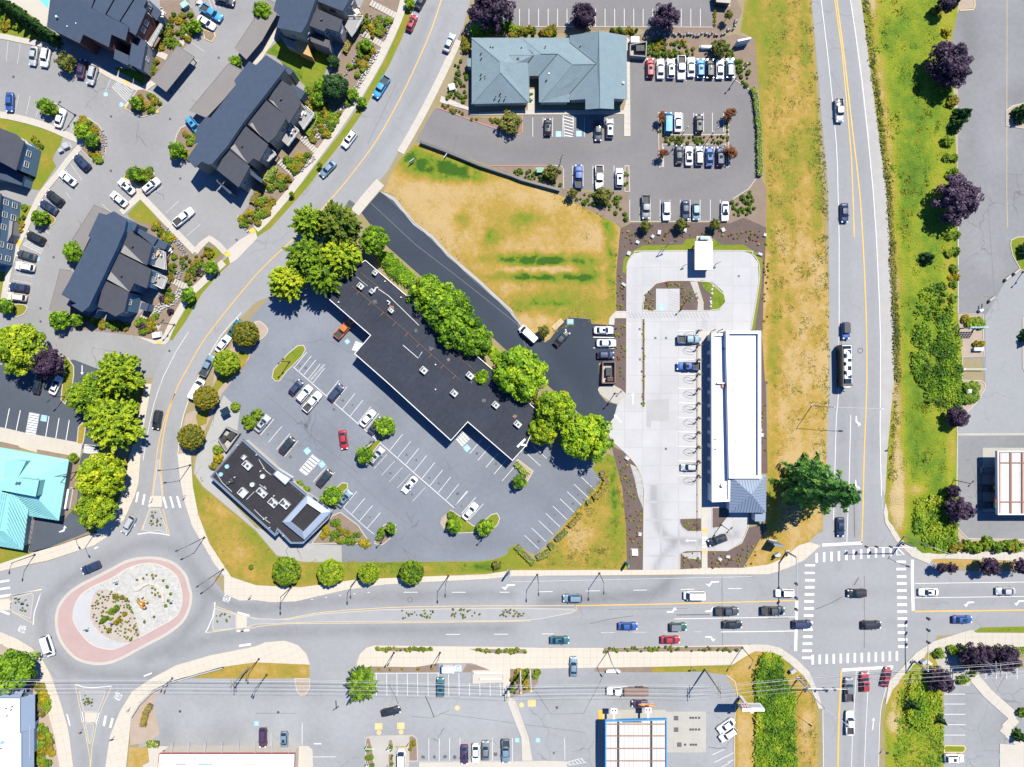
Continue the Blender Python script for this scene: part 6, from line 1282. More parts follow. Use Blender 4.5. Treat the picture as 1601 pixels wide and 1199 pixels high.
LOC={1:'north of the top clinic car row',2:'by the propane tank',3:'at the north east corner of the clinic lot',4:'in the middle clinic island',5:'under the upper left red maple',6:'under the upper right red maple',7:'beside the green utility box',8:'on the bark slope above the dry field',9:'at the south east corner of the clinic lot',10:'west of the clinic along the street',11:'by the red kerb at the clinic entry',12:'in the bed in front of the clinic',13:'in the clinic courtyard slot',14:'on the narrow island by the white SUV',
 101:'north of the pay canopy',102:'left of the pay lane',103:'by the brown bin enclosure',104:'beside the dry triangular lawn',105:'left of the lower crossing walk',106:'below the tunnel exit curve',107:'on the island at the last vacuum stall',108:'left of the access pad',109:'above the access pad',110:'right of the access pad',111:'right of the pay lane loop',112:'on the long thin island',113:'at the south tip of the thin island',114:'behind the tunnel building',
 201:'by the red walled house',202:'on the large kerbed bed',203:'at the tip of the large kerbed bed',204:'on the triangular island left',205:'on the triangular island right',206:'on the oval bed',207:'on the bed by the street row carport',208:'by the pool hedge',209:'beside the first carport',210:'in the rock garden by the street',211:'north of the blue house',212:'by the rock stream',213:'between the striped steps',214:'at the lower corner of the blue house',215:'in the shade south of the blue house',216:'by the driveway lawn patch',217:'at the top garden terrace',218:'between the upper garden steps',219:'on the terraces by the dark tree',220:'on the slope below the street row decks',221:'between the street row steps',222:'below the striped steps of the street row',223:'by the upper street row patio',224:'at the south corner of the street row',225:'at the apartment driveway corner',226:'beside the left edge house',227:'at the left lawn house corner',228:'by the blue mansard shop',229:'near the yellow hedge of the shop'}
def scatter(kinds,P,n,r,label,group,gap=1.6,seed=1,jr=.42,**k):
 gap*=.86;n=int(n*1.12)
 P=pts(P);rng=random.Random(seed);xs=[p[0]for p in P];ys=[p[1]for p in P];got=[]
 kinds=kinds if isinstance(kinds,(list,tuple))else[kinds]
 for _ in range(n*40):
  if len(got)>=n:break
  x,y=rng.uniform(min(xs),max(xs)),rng.uniform(min(ys),max(ys))
  if not inside([x],[y],P)[0]or any((x-a)**2+(y-b)**2<(gap*r)**2 for a,b in got):continue
  got.append((x,y));kd=kinds[len(got)%len(kinds)]
  lb=label[kd]if isinstance(label,dict)else label
  lb=lb.replace('{}',LOC.get(seed,''))
  shrub(kd,x,y,r*rng.uniform(1-jr,1+jr),lb,group,**k)
# ---- big trees
T=tree
BG='tall broadleaf trees around the strip mall'
T('spiky',484,348,27,'green feathery tree at the street, north west end of the clump by the strip mall',12,BG);T('rusty',528,352,36,'brownish green tree, largest crown at the north tip of the strip mall',14,BG);T('bright',585,375,22,'round bright green tree between the strip mall and the new asphalt drive top',10,BG)
T('spiky',478,398,30,'green feathery tree touching the street, middle of the clump',12,BG);T('spiky_yellow',535,402,32,'yellowish green tree at the north corner of the black roof',12,BG);T('spiky',507,428,30,'green tree shading the western corner of the black roof',12,BG);T('spiky_yellow',450,441,31,'golden feathery tree at the mall entrance beside the street',11,BG)
RG='row of leafy trees between the black roof and the new drive'
T('bright',666,459,30,'first leafy tree of the row along the long black roof, northwest end',10,RG);T('bright',697,482,36,'large leafy tree second along the black roof',11,RG);T('bright',716,511,36,'large leafy tree third along the black roof',11,RG);T('bright',743,534,27,'smaller leafy tree ending the long clump along the black roof',9,RG);T('small',753,590,12,'small green tree standing at the edge of the black roof',6.5,RG);T('bright',813,584,41,'single large round tree by the new drive opposite the parked black sedan',12,RG)
T('maple',868,640,34,'yellow green tree at the southeast corner of the black roof',11,BG);T('yellow',850,672,24,'small yellow green tree overlapping the end of the black roof',9,BG);T('bright',918,683,40,'large bright tree at the car wash side of the mall car park',12,BG)
T('yellow',28,545,38,'big yellow green tree at the left edge by the bank car park',12,ry=42);T('plum',75,567,22,'dark purple tree beside the big yellow green tree at the bank',9)
LG='yellow green trees along the left street by the bank'
T('spiky_yellow',187,584,37,'yellow green feathery tree at the bank car park entrance drive',12,LG);T('spiky',141,620,31,'green tree on the west side of the bank tree group',11,LG);T('spiky_yellow',180,661,44,'largest yellow green tree of the bank group beside the street',13,LG);T('yellow',158,745,37,'golden green tree above the bank drive, north of its twin',12,LG,ry=34);T('yellow',148,795,30,'golden tree at the bend of the bank drive, nearest the roundabout',11,LG)
T('bright',18,1048,34,'dense bright green tree at the left edge under the power lines',11)
T('spiky',566,1069,23,'upright feathery green tree beside the shop car park under the wires',9,ry=27)
# clipped street trees
SG='clipped round street trees'
for a,b,r,k,l in((384,522,20.5,'orange_ball','clipped olive ball tree nearest the mall entrance'),(354,567,20,'ball','clipped green ball tree between the parked silver pickup and white car'),(322,622,19,'orange_ball','clipped orange brown ball tree beside the white van at the kerb'),(299,683,20,'orange_ball','clipped rusty ball tree nearest the roundabout on the street side'),(448,893,22.5,'ball','clipped green ball tree, westernmost of the main street row'),(517,895,20.5,'ball','clipped green ball tree second from the roundabout on the main street lawn'),(577,896,16.5,'ball','smallest clipped ball tree of the main street lawn row'),(644,895,19,'ball','clipped green ball tree, easternmost of the main street lawn row')):T(k,a,b,r,l,6.0,SG)
MG='small round trees on the mall car park islands'
for a,b,r,l in((602,667,15.5,'round tree at the top of the middle island shading a dark sedan'),(570,712,13.5,'round tree at the foot of the middle island by the grey SUV'),(519,776,15.5,'round tree on the small island by the restaurant corner'),(710,822,11.5,'round shrubby tree on the west turning island'),(758,824,13,'small tree on the east turning island with its shadow on asphalt'),(813,753,11,'small round tree on the corner island by the black roof end'),(611,826,8,'small bushy tree on the island at the end of the restaurant stalls')):T('small',a,b,r,l,4.6,MG)
shrubs('shrub','12 1220,820 1240,855 790,930 770,960 840,890 850,930',6,'round green shrub on a kerbed island of the mall car park','shrubs on mall islands')
# purple plum trees
PG='purple leaved plum trees'
for a,b,r,l,h in((768,14,30,'purple plum tree by the curving street at the top edge',9),(913,26,18,'purple plum tree behind the clinic gable',7),(1040,27,19,'purple plum tree above the stone wall at the clinic car park',7),(1484,98,29,'wide ragged purple plum tree at the upper right grass bank',9),(1497,312,32,'largest round purple plum tree on the right side planting strip',9),(1497,652,15,'small purple plum tree by the pale corner kerb at right',5.5),(1499,797,18,'purple plum tree beside the rusty beamed canopy',6.5),(1490,767,9,'thin purple sapling with a green base left of the rusty beamed canopy',4.5),(1487,888,8,'little purple tree, westernmost on the pavement strip by the crossing',5),(1547,886,13,'purple tree in the middle of the northeast pavement strip',6),(1597,885,12,'purple tree at the right edge of the northeast pavement strip',6),(1472,888,7,'purple twin with a dark shadow at the crossing corner',4.5),(1527,1028,21,'purple tree leaning over the light blue car',7),(1572,1030,19,'purple tree right of the light blue car',7),(1470,1063,17,'purple tree at the south east rough grass corner',6),(1480,4,12,'purple tree cut by the top edge at right',6),(1493,118,18,'lower lobe of purple foliage on the upper right bank',8)):T('plum',a,b,r,l,h,PG)
# apartments trees
AG='young trees of the apartment car park'
for k,a,b,r,l in(('olive',104,97,13,'olive young tree between the white SUV and the purple sedan'),('small',72,167,12,'green tree on a tiny round island beside a white sedan'),('small',83,172,8,'smaller crown right of the round island tree'),('small',277,236,13,'green tree on the island by the street row carport'),('small',214,161,10,'green tree in the triangular bed at the crossing walks'),('small',143,218,12,'green tree on the large kerbed bed left of centre'),('small',127,206,11,'green shrub tree at the top of the large kerbed bed'),('small',213,273,12,'green tree on the oval bed above the white SUV'),('small',306,40,10,'green tree at the yellow kerbed island by the white sedan'),('bright',411,18,15,'round bright tree at the top between two carports'),('small',368,96,9,'small green tree standing between carport roofs'),('bright',116,394,16,'round green tree between the two carports of the blue house'),('small',62,340,12,'tree on the small grass island beside the navy sedan'),('small',9,478,12,'green tree at the left edge island by the pale SUV'),('small',93,500,15,'green tree at the south corner of the blue house lane'),('small',120,500,10,'smaller green tree beside the south carport'),('small',330,419,11,'yellow green street tree at the lower walk by the rock garden'),('small',295,461,12,'yellow street tree on the sidewalk near the striped steps'),('dark',525,135,19,'dark grey green tree in the garden beside the lawn square'),('bright',502,136,12,'bright green tree left of the dark garden tree'),('small',497,155,11,'green garden tree below the dark tree'),('small',566,160,8,'yellow green sapling at the sidewalk near the blue pickup'),('small',572,70,9,'green garden tree among the stone terraces at the top'),('small',551,148,9,'bushy yellow green tree at the foot of the garden walls'),('dark',521,96,9,'dark star shaped tree in the shade of the ochre house'),('small',640,5,8,'green tree at the top of the sidewalk strip'),('small',456,303,4,'tiny sapling on the strip by the silver sedan'),('small',500,258,4,'tiny sapling on the strip north of the silver sedan')):T(k,a,b,r,l,None,AG)
# hedge of conifers along the pool
def conifer_mesh(name,levels,br,leaf,seed,mat,droop=.12,base=.12,power=.8,rag=.25,top=.03):
 rng=np.random.default_rng(seed);P=[]
 for i in range(levels):
  t=i/(levels-1);z=base+(1-base)*t;Rr=(1-t)**power*(1-top)+top;n=max(5,int(br*(1-.45*t)))
  for k in range(n):
   a=2*math.pi*(k+rng.random())/n;L=Rr*rng.uniform(1-1.6*rag,1+rag);m=int(8+60*L);s=rng.random(m)**.7;wv=(.03+.15*(1-s)*Rr);off=rng.normal(size=m)*wv
   ca,sa=math.cos(a),math.sin(a);C=np.c_[s*L*ca-off*sa,s*L*sa+off*ca,z+rng.uniform(-.01,.01)-droop*s*L*(1+s)*.4-np.abs(off)*.12+rng.normal(size=m)*.006]
   N=np.c_[rng.normal(size=m)*.35+ca*.35,rng.normal(size=m)*.35+sa*.35,np.ones(m)];N/=np.linalg.norm(N,axis=1,keepdims=True)
   P.append(leaves(C,N,leaf,rng,2.0,np.clip(rng.uniform(-.1,.25)+.6*s*rng.uniform(.5,1.1)+rng.uniform(-.1,.15,m),0,1)))
 return leaf_mesh(name,P,mat)
fir=conifer_mesh('fir_crown',21,12,.062,41,LM['conifer'],.17,.10,.62,.42,.2);pine=conifer_mesh('pine_crown',16,9,.13,42,LM['dark'],.1)
def conifer(me,px,py,r,h,label,group=None,base=True):
 x,y,_=W(px,py);t=thing('conifer',(x,y,0),random.uniform(0,6),label=label,cat='conifer tree',group=group)
 MB().tube([(0,0,0),(0,0,h*.5),(0,0,h*.98)],[.045*r*S+.1,.03*r*S+.06,.02],8).build('trunk',MAT['bark'],t)
 c=link('crown',me,t);c.scale=(r*S,r*S,h);return t
conifer(fir,1253,752,40,28.5,'tall ragged fir at the highway edge beside the car wash, shading a blue car')
HG='row of dark conifers along the pool fence'
for i in range(9):conifer(pine,14+i*9.3,12+i*6.6,9+(i%3),6.5,['first','second','third','fourth','fifth','sixth','seventh','eighth','last'][i]+' slim dark conifer from the left edge along the pool deck',HG)
conifer(pine,1498,184,14,5,'bushy dark pine on the right planting strip below the ragged plum');conifer(pine,1489,199,11,4.5,'pine sapling left of the bushy dark pine');conifer(pine,1445,405,12,4,'lone small conifer standing in the rough grass bank');conifer(pine,1420,1095,10,5,'dark small conifer in the southeast rough grass');conifer(pine,1465,1121,7,4,'small conifer at the edge of the southeast stalls');conifer(pine,1592,180,14,6,'dark tree on the right edge island of the forecourt');conifer(pine,1600,391,12,5,'palm like dark tree at the right edge grass island');conifer(pine,1486,8,9,5,'dark spiky tree at the top right corner kerb');conifer(pine,1588,1147,9,4.5,'green tree at the diagonal walkway of the southeast lot');conifer(pine,1603,525,12,6,'dark tree at the right edge island by the pale asphalt')
# right strip shrubs
RS='clipped shrubs on the right planting strip'
for k,a,b,r,l in(('rust_shrub',1463,15,8,'orange brown shrub at the top of the right strip'),('gold',1479,50,8,'yellow shrub below the top right corner'),('shrub',1473,75,9,'green shrub just above the ragged plum tree'),('shrub',1478,138,10,'green shrub below the ragged plum tree'),('rust_shrub',1490,158,10,'rusty shrub below the ragged plum tree'),('shrub',1481,220,10,'green shrub above the paired round shrubs')):shrub(k,a,b,r,l,RS,cat='shrub')
shrubs('shrub','30 1125,990 1170,985 1130,1098 1170,1075 31 1135,280 1180,270 1135,380 1180,370 1170,478 1165,580 1160,668',7,'round clipped green shrub in the right planting strip',RS,.1,h=1.7)
shrubs('gold','31 1165,505 1185,530 1145,540 1240,785 1225,800 1310,955 1340,950',4.5,'yellow flowering shrub in the right planting strip','yellow shrubs of the right strip');shrubs('shrub','31 1300,815 1270,815 1330,820 32 1265,85 1290,75 1245,95 1255,20 1295,22',9,'low green shrub on the pale soil near the teal sign frame','low shrubs near the sign frame',h=1.4)
shrubs('shrub','32 1310,1025 1445,1020 1260,1015 1380,1000 1500,1010 1560,1015',10,'small green shrub tree in the soil strip above the northeast pavement','green shrubs above the northeast pavement',.12,h=2.4);shrubs('rust_shrub','32 1200,1015 1170,1030 1540,1020',8,'tan shrub in the soil strip above the northeast pavement','tan shrubs above the northeast pavement')
shrubs('shrub','32 1150,695 1150,870 1170,880 33 1160,470 1145,460 1215,460 1210,655 1240,650 1075,490 1290,610 1600,860',7,'green shrub on the planting soil by the southeast corner','shrubs at the right side corners')
# ---- rough brambles: leaf mass nobody could count
def thicket(name,P,n,size,seed,mat,h=1.2,dens=None,leafn=9):
 P=pts(P);rng=np.random.default_rng(seed);q=np.array(P);x0,y0=q.min(0);x1,y1=q.max(0);X=rng.uniform(x0,x1,n*3);Y=rng.uniform(y0,y1,n*3)
 ok=inside(X,Y,P)
 if dens is not None:ok&=rng.random(n*3)<dens(X,Y)
 X,Y=X[ok][:n],Y[ok][:n];out=[];hh=h*(.25+1.0*fbm(X*.11,Y*.11,4));tone=fbm(X*.06+9,Y*.06,4)
 m=leafn;C=np.repeat(np.c_[(X-CX)*S,(CY-Y)*S,hh],m,0);C[:,:2]+=rng.normal(size=(len(C),2))*size*.9;C[:,2]*=rng.uniform(.35,1.05,len(C))
 N=rng.normal(size=(len(C),3))*.55+np.array([0,0,1]);N/=np.linalg.norm(N,axis=1,keepdims=True)
 out.append(leaves(C,N,size,rng,1.6,np.clip(np.repeat(tone*1.5-.3,m)+rng.uniform(-.2,.2,len(C)),0,1)))
 me=leaf_mesh(name,out,mat);return link(name,me,kind='stuff')
thicket('bramble_thicket','31 950,620 1090,560 1150,760 1200,900 1205,1199 32 1200,100 1170,160 1000,120 960,0 31 900,1150 900,900',1100,.38,51,LM['verge'],1.6,lambda X,Y:np.clip(fbm(X*.07,Y*.05,4)*2.6-.8,.05,1))
thicket('bramble_thicket','32 920,720 1080,690 1150,830 1190,960 1130,1050 970,1010 900,900',400,.36,52,LM['verge'],1.5,lambda X,Y:np.clip(fbm(X*.08,Y*.06,4)*2.6-.8,.05,1))
thicket('bank_weeds','30 620,0 1040,0 1060,250 1090,1199 31 1110,500 1100,1000 32 1110,600 900,690 860,400 830,0 31 840,700 800,100 30 770,1199',3000,.30,53,LM['verge'],.5,lambda X,Y:np.clip(fbm(X*.05,Y*.03,4)*2.2-.55,.03,1),7)
thicket('bank_weeds','30 620,0 1040,0 1060,250 1090,1199 31 1110,500 1100,1000 32 1110,600 900,690 860,400 830,0 31 840,700 800,100 30 770,1199',1500,.30,57,LM['gold'],.6,lambda X,Y:np.clip(fbm(X*.05+40,Y*.03,4)*2.2-.8,.0,1),6)
thicket('bramble_thicket','23 1570,480 33 0,480 80,500 85,620 170,720 150,850 170,1199 165,1300 23 1520,1300 1530,760 1520,600',2600,.36,54,LM['verge'],1.6,lambda X,Y:np.clip(fbm(X*.09,Y*.07,4)*2.6-.75,.1,1))
thicket('bramble_thicket','33 900,620 1010,640 1050,760 1010,940 960,960 880,900 850,790',750,.38,55,LM['verge'],1.6);thicket('bank_weeds','33 800,760 900,600 1090,600 1095,1300 790,1300',1000,.30,56,LM['verge'],.5,None,7)
thicket('dry_stalks','30 598,0 625,0 770,1190 748,1190',500,.3,58,LM['olive'],.6,None,6);thicket('dry_stalks','31 752,0 772,0 835,1190 800,1190',500,.3,59,LM['olive'],.6,None,6);thicket('dry_stalks','32 800,0 835,0 870,600 760,600',320,.3,60,LM['olive'],.5,None,6)
thicket('ivy_strip','11 780,385 830,385 960,500 1000,520 960,590 860,530 770,420',650,.36,61,LM['bright'],1.3);thicket('ivy_strip','11 1440,970 1480,980 1600,1060 1600,1100 1500,1060',260,.36,62,LM['bright'],1.0)
thicket('ground_cover','10 1350,180 1599,150 1599,225 20 0,220 0,190 10 1360,225',420,.32,63,LM['bright'],.9)
# tufts standing in the mown and dry grass
D_=lambda a,b,s_:(lambda X,Y:np.clip((fbm(X*s_,Y*s_,4)-a)*b,.02,1))
for P,n,mt,sd in(('px 650,230 870,300 965,350 962,470 940,500 860,520 800,480 700,390 612,300',2600,'olive',81),('px 650,230 760,262 720,290 640,285',700,'shrub',82),('px 780,390 940,395 955,440 900,470 800,445',1000,'shrub',83),('30 0,-10 270,-10 375,1199 31 380,600 385,1199 32 360,500 100,1000 50,300 31 40,1199 30 10,1199',3600,'olive',84),('02 1215,440 1300,700 1599,940 12 130,1090 1390,1120 1560,1080 1599,1180 700,1190 0,1199 02 1420,1150',1500,'olive',85),('22 540,540 620,450 700,700 705,1150 200,1140',800,'olive',86),('33 180,600 290,700 305,1250 175,1250',500,'olive',87),('30 760,300 1000,0 1080,1199 31 850,900 800,0',1500,'gold',88)):
 thicket('grass_tufts',P,n,.22,sd,LM[mt],.16,D_(.36,3.2,.05),6)
# hedges
def hedge(P,w,h,label,mat='bright',seed=71,group=None):
 P=pts(P);Q=xy(P);rng=np.random.default_rng(seed);L=sum(math.dist(a,b)for a,b in zip(Q,Q[1:]));n=int(L*w*26);out=[];C=[]
 for _ in range(n):
  d=rng.random()*L
  for a,b in zip(Q,Q[1:]):
   e=math.dist(a,b)
   if d<=e:break
   d-=e
  t=min(d/e,1);ux,uy=(b[0]-a[0])/e,(b[1]-a[1])/e;o=rng.uniform(-.5,.5);top=rng.random()<.6
  o=o if top else math.copysign(.5,o);C.append((a[0]+(b[0]-a[0])*t-uy*o*w,a[1]+(b[1]-a[1])*t+ux*o*w,h if top else rng.uniform(.1,h),-uy*o*(not top),ux*o*(not top),1.0 if top else .3))
 C=np.array(C);N=C[:,3:]+rng.normal(size=(len(C),3))*.4;N/=np.linalg.norm(N,axis=1,keepdims=True)
 me=leaf_mesh('hedge',[leaves(C[:,:3]+rng.normal(size=(len(C),3))*.06,N,.26,rng,1.4,rng.uniform(.1,.8,len(C)))],LM[mat]);x0,y0=Q[0]
 t=thing('hedge',(x0,y0,0),label=label,cat='hedge',group=group);f=link('foliage',me,t);f.location=(-x0,-y0,0)
 Lp,Rp=strip_pts(Q,w*.8);MB().prism([(x-x0,y-y0)for x,y in Lp+Rp[::-1]],0,h*.85).build('inner_branches',MAT['bark'],t);return t
hedge('20 1500,555 1520,620 1540,800 1545,1000 1545,1105',1.3,1.1,'long clipped hedge along the curved east side of the clinic car park','bright',72)
hedge('22 30,1010 75,1060 140,1120',1.4,1.0,'clipped hedge at the south tip of the mall lot, west of the kerb end','shrub',73);hedge('22 160,1085 235,1050',1.6,1.0,'clipped hedge at the southern corner of the slanted stalls','shrub',74);hedge('22 275,975 340,915',1.3,1.0,'clipped low hedge in the middle of the slanted stalls edge','shrub',75);hedge('22 235,1020 262,1000',1.7,1.0,'short rounded hedge piece by the slanted stalls','shrub',76)
hedge('22 560,545 595,610 550,690 510,712',1.5,1.1,'yellow hedge wrapping the east corner of the mall car park','gold',77);hedge('22 360,890 400,850 440,805',1.3,1.0,'yellow green hedge along the slanted stalls, north part','gold',78);hedge('22 470,745 500,730',1.1,.9,'tiny dark hedge piece near the yellow corner hedge','shrub',79);hedge('22 25,490 60,530 100,570',1.2,1.0,'dark hedge on the angled island by the end of the black roof','bright',80)
for i,(P,m,l)in enumerate((('10 345,760 385,715 370,770 330,850','bright','green hedge below the street row patio, north piece'),('10 70,1130 130,1050','bright','green garden hedge near the striped steps'),('10 560,330 590,270','gold','yellow green hedge by the patio of the ochre house'),('00 200,1090 225,960 240,930','shrub','round topped hedge along the blue house at left'),('00 165,1150 190,1090','bright','green hedge at the lower end of the blue house walk'),('03 900,935 920,850 950,800','gold','bright yellow hedge at the bend of the south pavement'),('03 925,1045 1000,1045','bright','green square hedge by the shop corner'),('03 240,790 280,840 265,870','gold','yellow bush hedge beside the blue mansard shop'),('10 -20,1270 20,1210','gold','lime hedge at the corner of the street row'),('33 1380,458 1601,462','bright','long low green hedge along the southeast pavement'),('01 100,310 95,250 120,160','shrub','hedge beside the lower left house windows'))):hedge(P,1.5,1.1,l,m,90+i)
# ---- clinic shrubs
CG='low round shrubs in the clinic beds';cl='low round green shrub {}'
scatter(['shrub','shrub','gold'],'20 850,250 950,250 1060,250 1140,280 1150,345 860,345',30,3.6,{'shrub':cl,'gold':'low yellow green shrub {}'},CG,1.7,1);scatter('shrub','20 1270,255 1340,260 1390,345 1270,350',12,3.6,cl,CG,1.8,2);scatter('shrub','20 1400,380 1490,380 1480,480 1500,540 1440,520',12,3.2,cl,CG,1.9,3)
scatter(['shrub','olive_shrub'],'20 950,850 1325,850 1325,897 950,897',30,2.7,{'shrub':cl,'olive_shrub':'dry olive shrub {}'},CG,1.6,4,h=.8);scatter('shrub','20 916,760 940,760 940,840 916,840',4,2.3,cl,CG,1.5,5,h=.6);scatter('shrub','20 1340,770 1354,770 1354,900 1340,900',5,2.3,cl,CG,1.5,6,h=.6)
scatter('shrub','20 0,1060 310,1060 310,1170 200,1160 0,1085',26,2.8,cl,CG,1.7,7,h=.8);scatter('shrub','21 350,10 700,0 720,180 580,120 400,50',26,3.4,cl,CG,1.8,8);scatter('shrub','21 1375,60 1490,-10 1540,120 1380,180',20,3.2,cl,CG,1.8,9);scatter('shrub','10 1240,330 1310,400 1330,560 1300,640 1190,620 1250,430',26,2.8,cl,CG,1.7,10,h=.8);scatter(['shrub','gold'],'10 1160,640 1300,690 1290,720 1160,670',8,2.6,{'shrub':cl,'gold':'low yellow green shrub {}'},CG,1.6,11,h=.7);scatter(['shrub','gold'],'10 1440,740 1560,750 20 40,800 10 1580,800',14,3.0,{'shrub':cl,'gold':'low yellow green shrub {}'},CG,1.5,12);scatter('shrub','20 110,570 130,570 130,660 110,660',5,2.2,cl,CG,1.4,13,h=.6);scatter('shrub','20 708,1060 728,1060 728,1190 708,1190',4,2.6,cl,CG,1.6,14,h=.7)
scatter(['shrub','gold'],'20 0,175 270,175 270,215 0,215',14,5.0,{'shrub':'bushy shrub in the strip between the clinic roof and the top car park','gold':'yellow bushy shrub in the strip behind the clinic'},'bushes behind the clinic',1.4,15,h=1.4);scatter(['gold','shrub'],'20 630,175 790,180 790,205 630,205',8,4.5,{'shrub':'bushy shrub in the strip between the clinic roof and the top car park','gold':'yellow bushy shrub in the strip behind the clinic'},'bushes behind the clinic',1.3,16,h=1.3)
for a,b,r,k,l in((797,192,16,'olive','olive green tree in the bed in front of the clinic'),(1125,76,12,'olive','thin young tree near the white propane tank'),(862,270,11,'olive','tan tree near the utility box at the retaining wall'),(944,305,12,'olive','olive tree at the top corner of the bark slope'),(1010,353,8,'olive','small spindly tree left in the row below the clinic stalls'),(1066,351,9,'olive','small spindly tree in the middle below the clinic stalls'),(1119,351,8,'olive','small spindly tree right in the row below the clinic stalls'),(1139,23,6,'olive','young tree in the bed at the corner of the top car park'),(895,302,7,'olive','small tree at the upper end of the bark slope'),(850,517,8,'olive','small bush tree beside the timber ramp at the new drive'),(1035,183,7,'red','red maple at the upper left of the clinic island'),(1140,179,9,'red','red maple at the upper right of the clinic island'),(1036,240,7,'red','red maple at the lower left of the clinic island'),(1141,238,10,'red','red maple at the lower right of the clinic island')):T(k,a,b,r,l,3.8)
shrubs('gold','20 1270,65 1270,85 1270,105 1270,130 1270,155 10 1350,745 1380,745',2.6,'round yellow bush on the edge of a car park near the clinic','yellow round bushes near the clinic',.05);shrubs('rust_shrub','10 1310,260 1320,290 1310,235',8,'dry ochre grass bush by the street at the clinic corner','ochre bushes at the clinic corner')
# ---- car wash planting
WG='small bedding plants of the car wash';wl_={'gold_tuft':'tiny yellow flowering plant in the mulch {}','tuft':'tiny green plant in the mulch {}','red_tuft':'tiny reddish plant in the mulch {}'}
KT=['gold_tuft','tuft','red_tuft','gold_tuft']
for P,n,s in(('21 690,240 1590,240 1600,330 1520,340 1280,270 1100,280 1060,300 760,330 690,380',46,1),('21 660,500 690,500 710,560 710,740 660,740',12,2),('21 645,800 712,800 712,1199 22 700,20 660,20 21 660,1100',18,3),('22 650,430 740,500 760,600 790,700 815,800 815,1100 740,1100 720,900 700,680',46,4),('22 1065,1060 1180,1060 1180,1150 1065,1150',12,5),('22 1240,1060 1400,1050 1500,1000 1560,1080 1500,1140 1240,1150',30,6),('22 1065,850 1180,845 1180,920 1090,915',10,7),('21 830,640 900,580 890,735 830,735',12,8),('21 960,560 1110,560 1110,600 960,600',8,9),('21 1060,610 1150,600 1190,700 1150,735 1060,735',12,10),('21 1575,400 1610,420 1600,820 1575,820',14,11),('21 816,800 832,800 832,1190 816,1190',14,12),('22 816,5 832,5 832,140 816,140',6,13),('22 1555,100 1590,100 1590,450 1555,400',10,14)):scatter(KT,P,n,1.9,wl_,WG,2.0,100+s,h=.45,name='bedding_plant',cat='plant')
# ---- roundabout planting
scatter(['olive_shrub','tuft','gold_tuft'],'@80;860;6.4826 415,560 460,440 560,400 660,420 780,480 830,600 900,780 900,860 800,920 660,900 540,850 430,720',105,1.7,{'olive_shrub':'tiny olive plant in the roundabout soil','tuft':'tiny green plant in the roundabout soil','gold_tuft':'tiny yellow plant in the roundabout soil'},'tiny plants on the roundabout',1.7,120,h=.5,z=.34,name='bedding_plant',cat='plant')
shrubs('rust_shrub','@80;860;6.4826 660,468 720,475 765,500',3.6,'round bronze shrub in the upper part of the roundabout soil','bronze shrubs on the roundabout',h=.9,z=.3);shrubs('bright' if 0 else 'shrub','@80;860;6.4826 640,610 665,580 610,620',4.5,'largest lime shrub cluster in the middle of the roundabout','lime shrub cluster of the roundabout',h=1.3,z=.3);shrubs('shrub','@80;860;6.4826 545,700 570,680 520,720',4,'leaning lime shrub on the left of the roundabout soil','left lime shrubs of the roundabout',h=1.2,z=.3);shrubs('gold','@80;860;6.4826 690,710 670,730 590,810 745,645',4,'golden shrub low in the roundabout soil','golden shrubs of the roundabout',h=1.1,z=.3)
shrubs('olive_shrub','@80;860;6.4826 950,722 1048,672 870,805 840,785',2.0,'small round olive plant on the pale cobbles of the roundabout','plants on the roundabout cobbles',h=.5,z=.34,cat='plant');shrubs('tuft','@80;860;6.4826 1140,305 1180,370 1215,440 1195,510 1165,560 800,580 820,620 810,900',3,'green plant by the curved low wall of the roundabout','plants by the curved wall',h=.6,z=.34,cat='plant');shrubs('rust_shrub','@80;860;6.4826 1030,380 1060,395 1028,428 1060,448 1088,430 1105,465 875,297 940,283 1030,250 1068,255 1040,280 975,245',1.8,'tiny bronze plant near the curved low wall of the roundabout','bronze plants by the curved wall',h=.4,z=.36,cat='plant')
# splitter and median planting
for P,n,s in(('02 925,800 1010,800 1020,880 920,900',14,1),('03 90,140 180,150 170,230 110,210',12,2),('03 1350,230 1440,240 1440,300 1350,320',8,3),('03 510,735 600,770 590,830 520,800',14,4),('13 915,215 1115,215 1100,270 915,270',20,5),('13 1220,208 1405,208 1400,262 1220,262',18,6),('13 1510,208 23 90,208 90,258 13 1510,262',20,7)):scatter(['olive_shrub','tuft','rust_shrub'],P,n,1.5,{'olive_shrub':'small olive plant on a gravelled traffic island','tuft':'small green plant on a gravelled traffic island','rust_shrub':'small rusty plant on a gravelled traffic island'},'plants on the traffic islands',1.4,140+s,h=.55,z=.15,name='bedding_plant',cat='plant')
for P,n,s in(('13 745,447 1110,450 1090,470 750,470',22,1),('13 1330,455 1601,460 1601,485 1420,480',14,2),('23 575,450 1440,440 1420,470 580,475',34,3),('23 0,458 90,458 90,485 0,485',6,4)):
 bed(P,'bed',41);scatter(['shrub','olive_shrub','tuft'],P,n,2.6,{'shrub':'green plant in the kerbside bed of the south pavement','olive_shrub':'dry plant in the kerbside bed of the south pavement','tuft':'low plant in the kerbside bed of the south pavement'},'kerbside plants of the south pavement',1.2,160+s,h=.7,z=.14,name='bedding_plant',cat='plant')
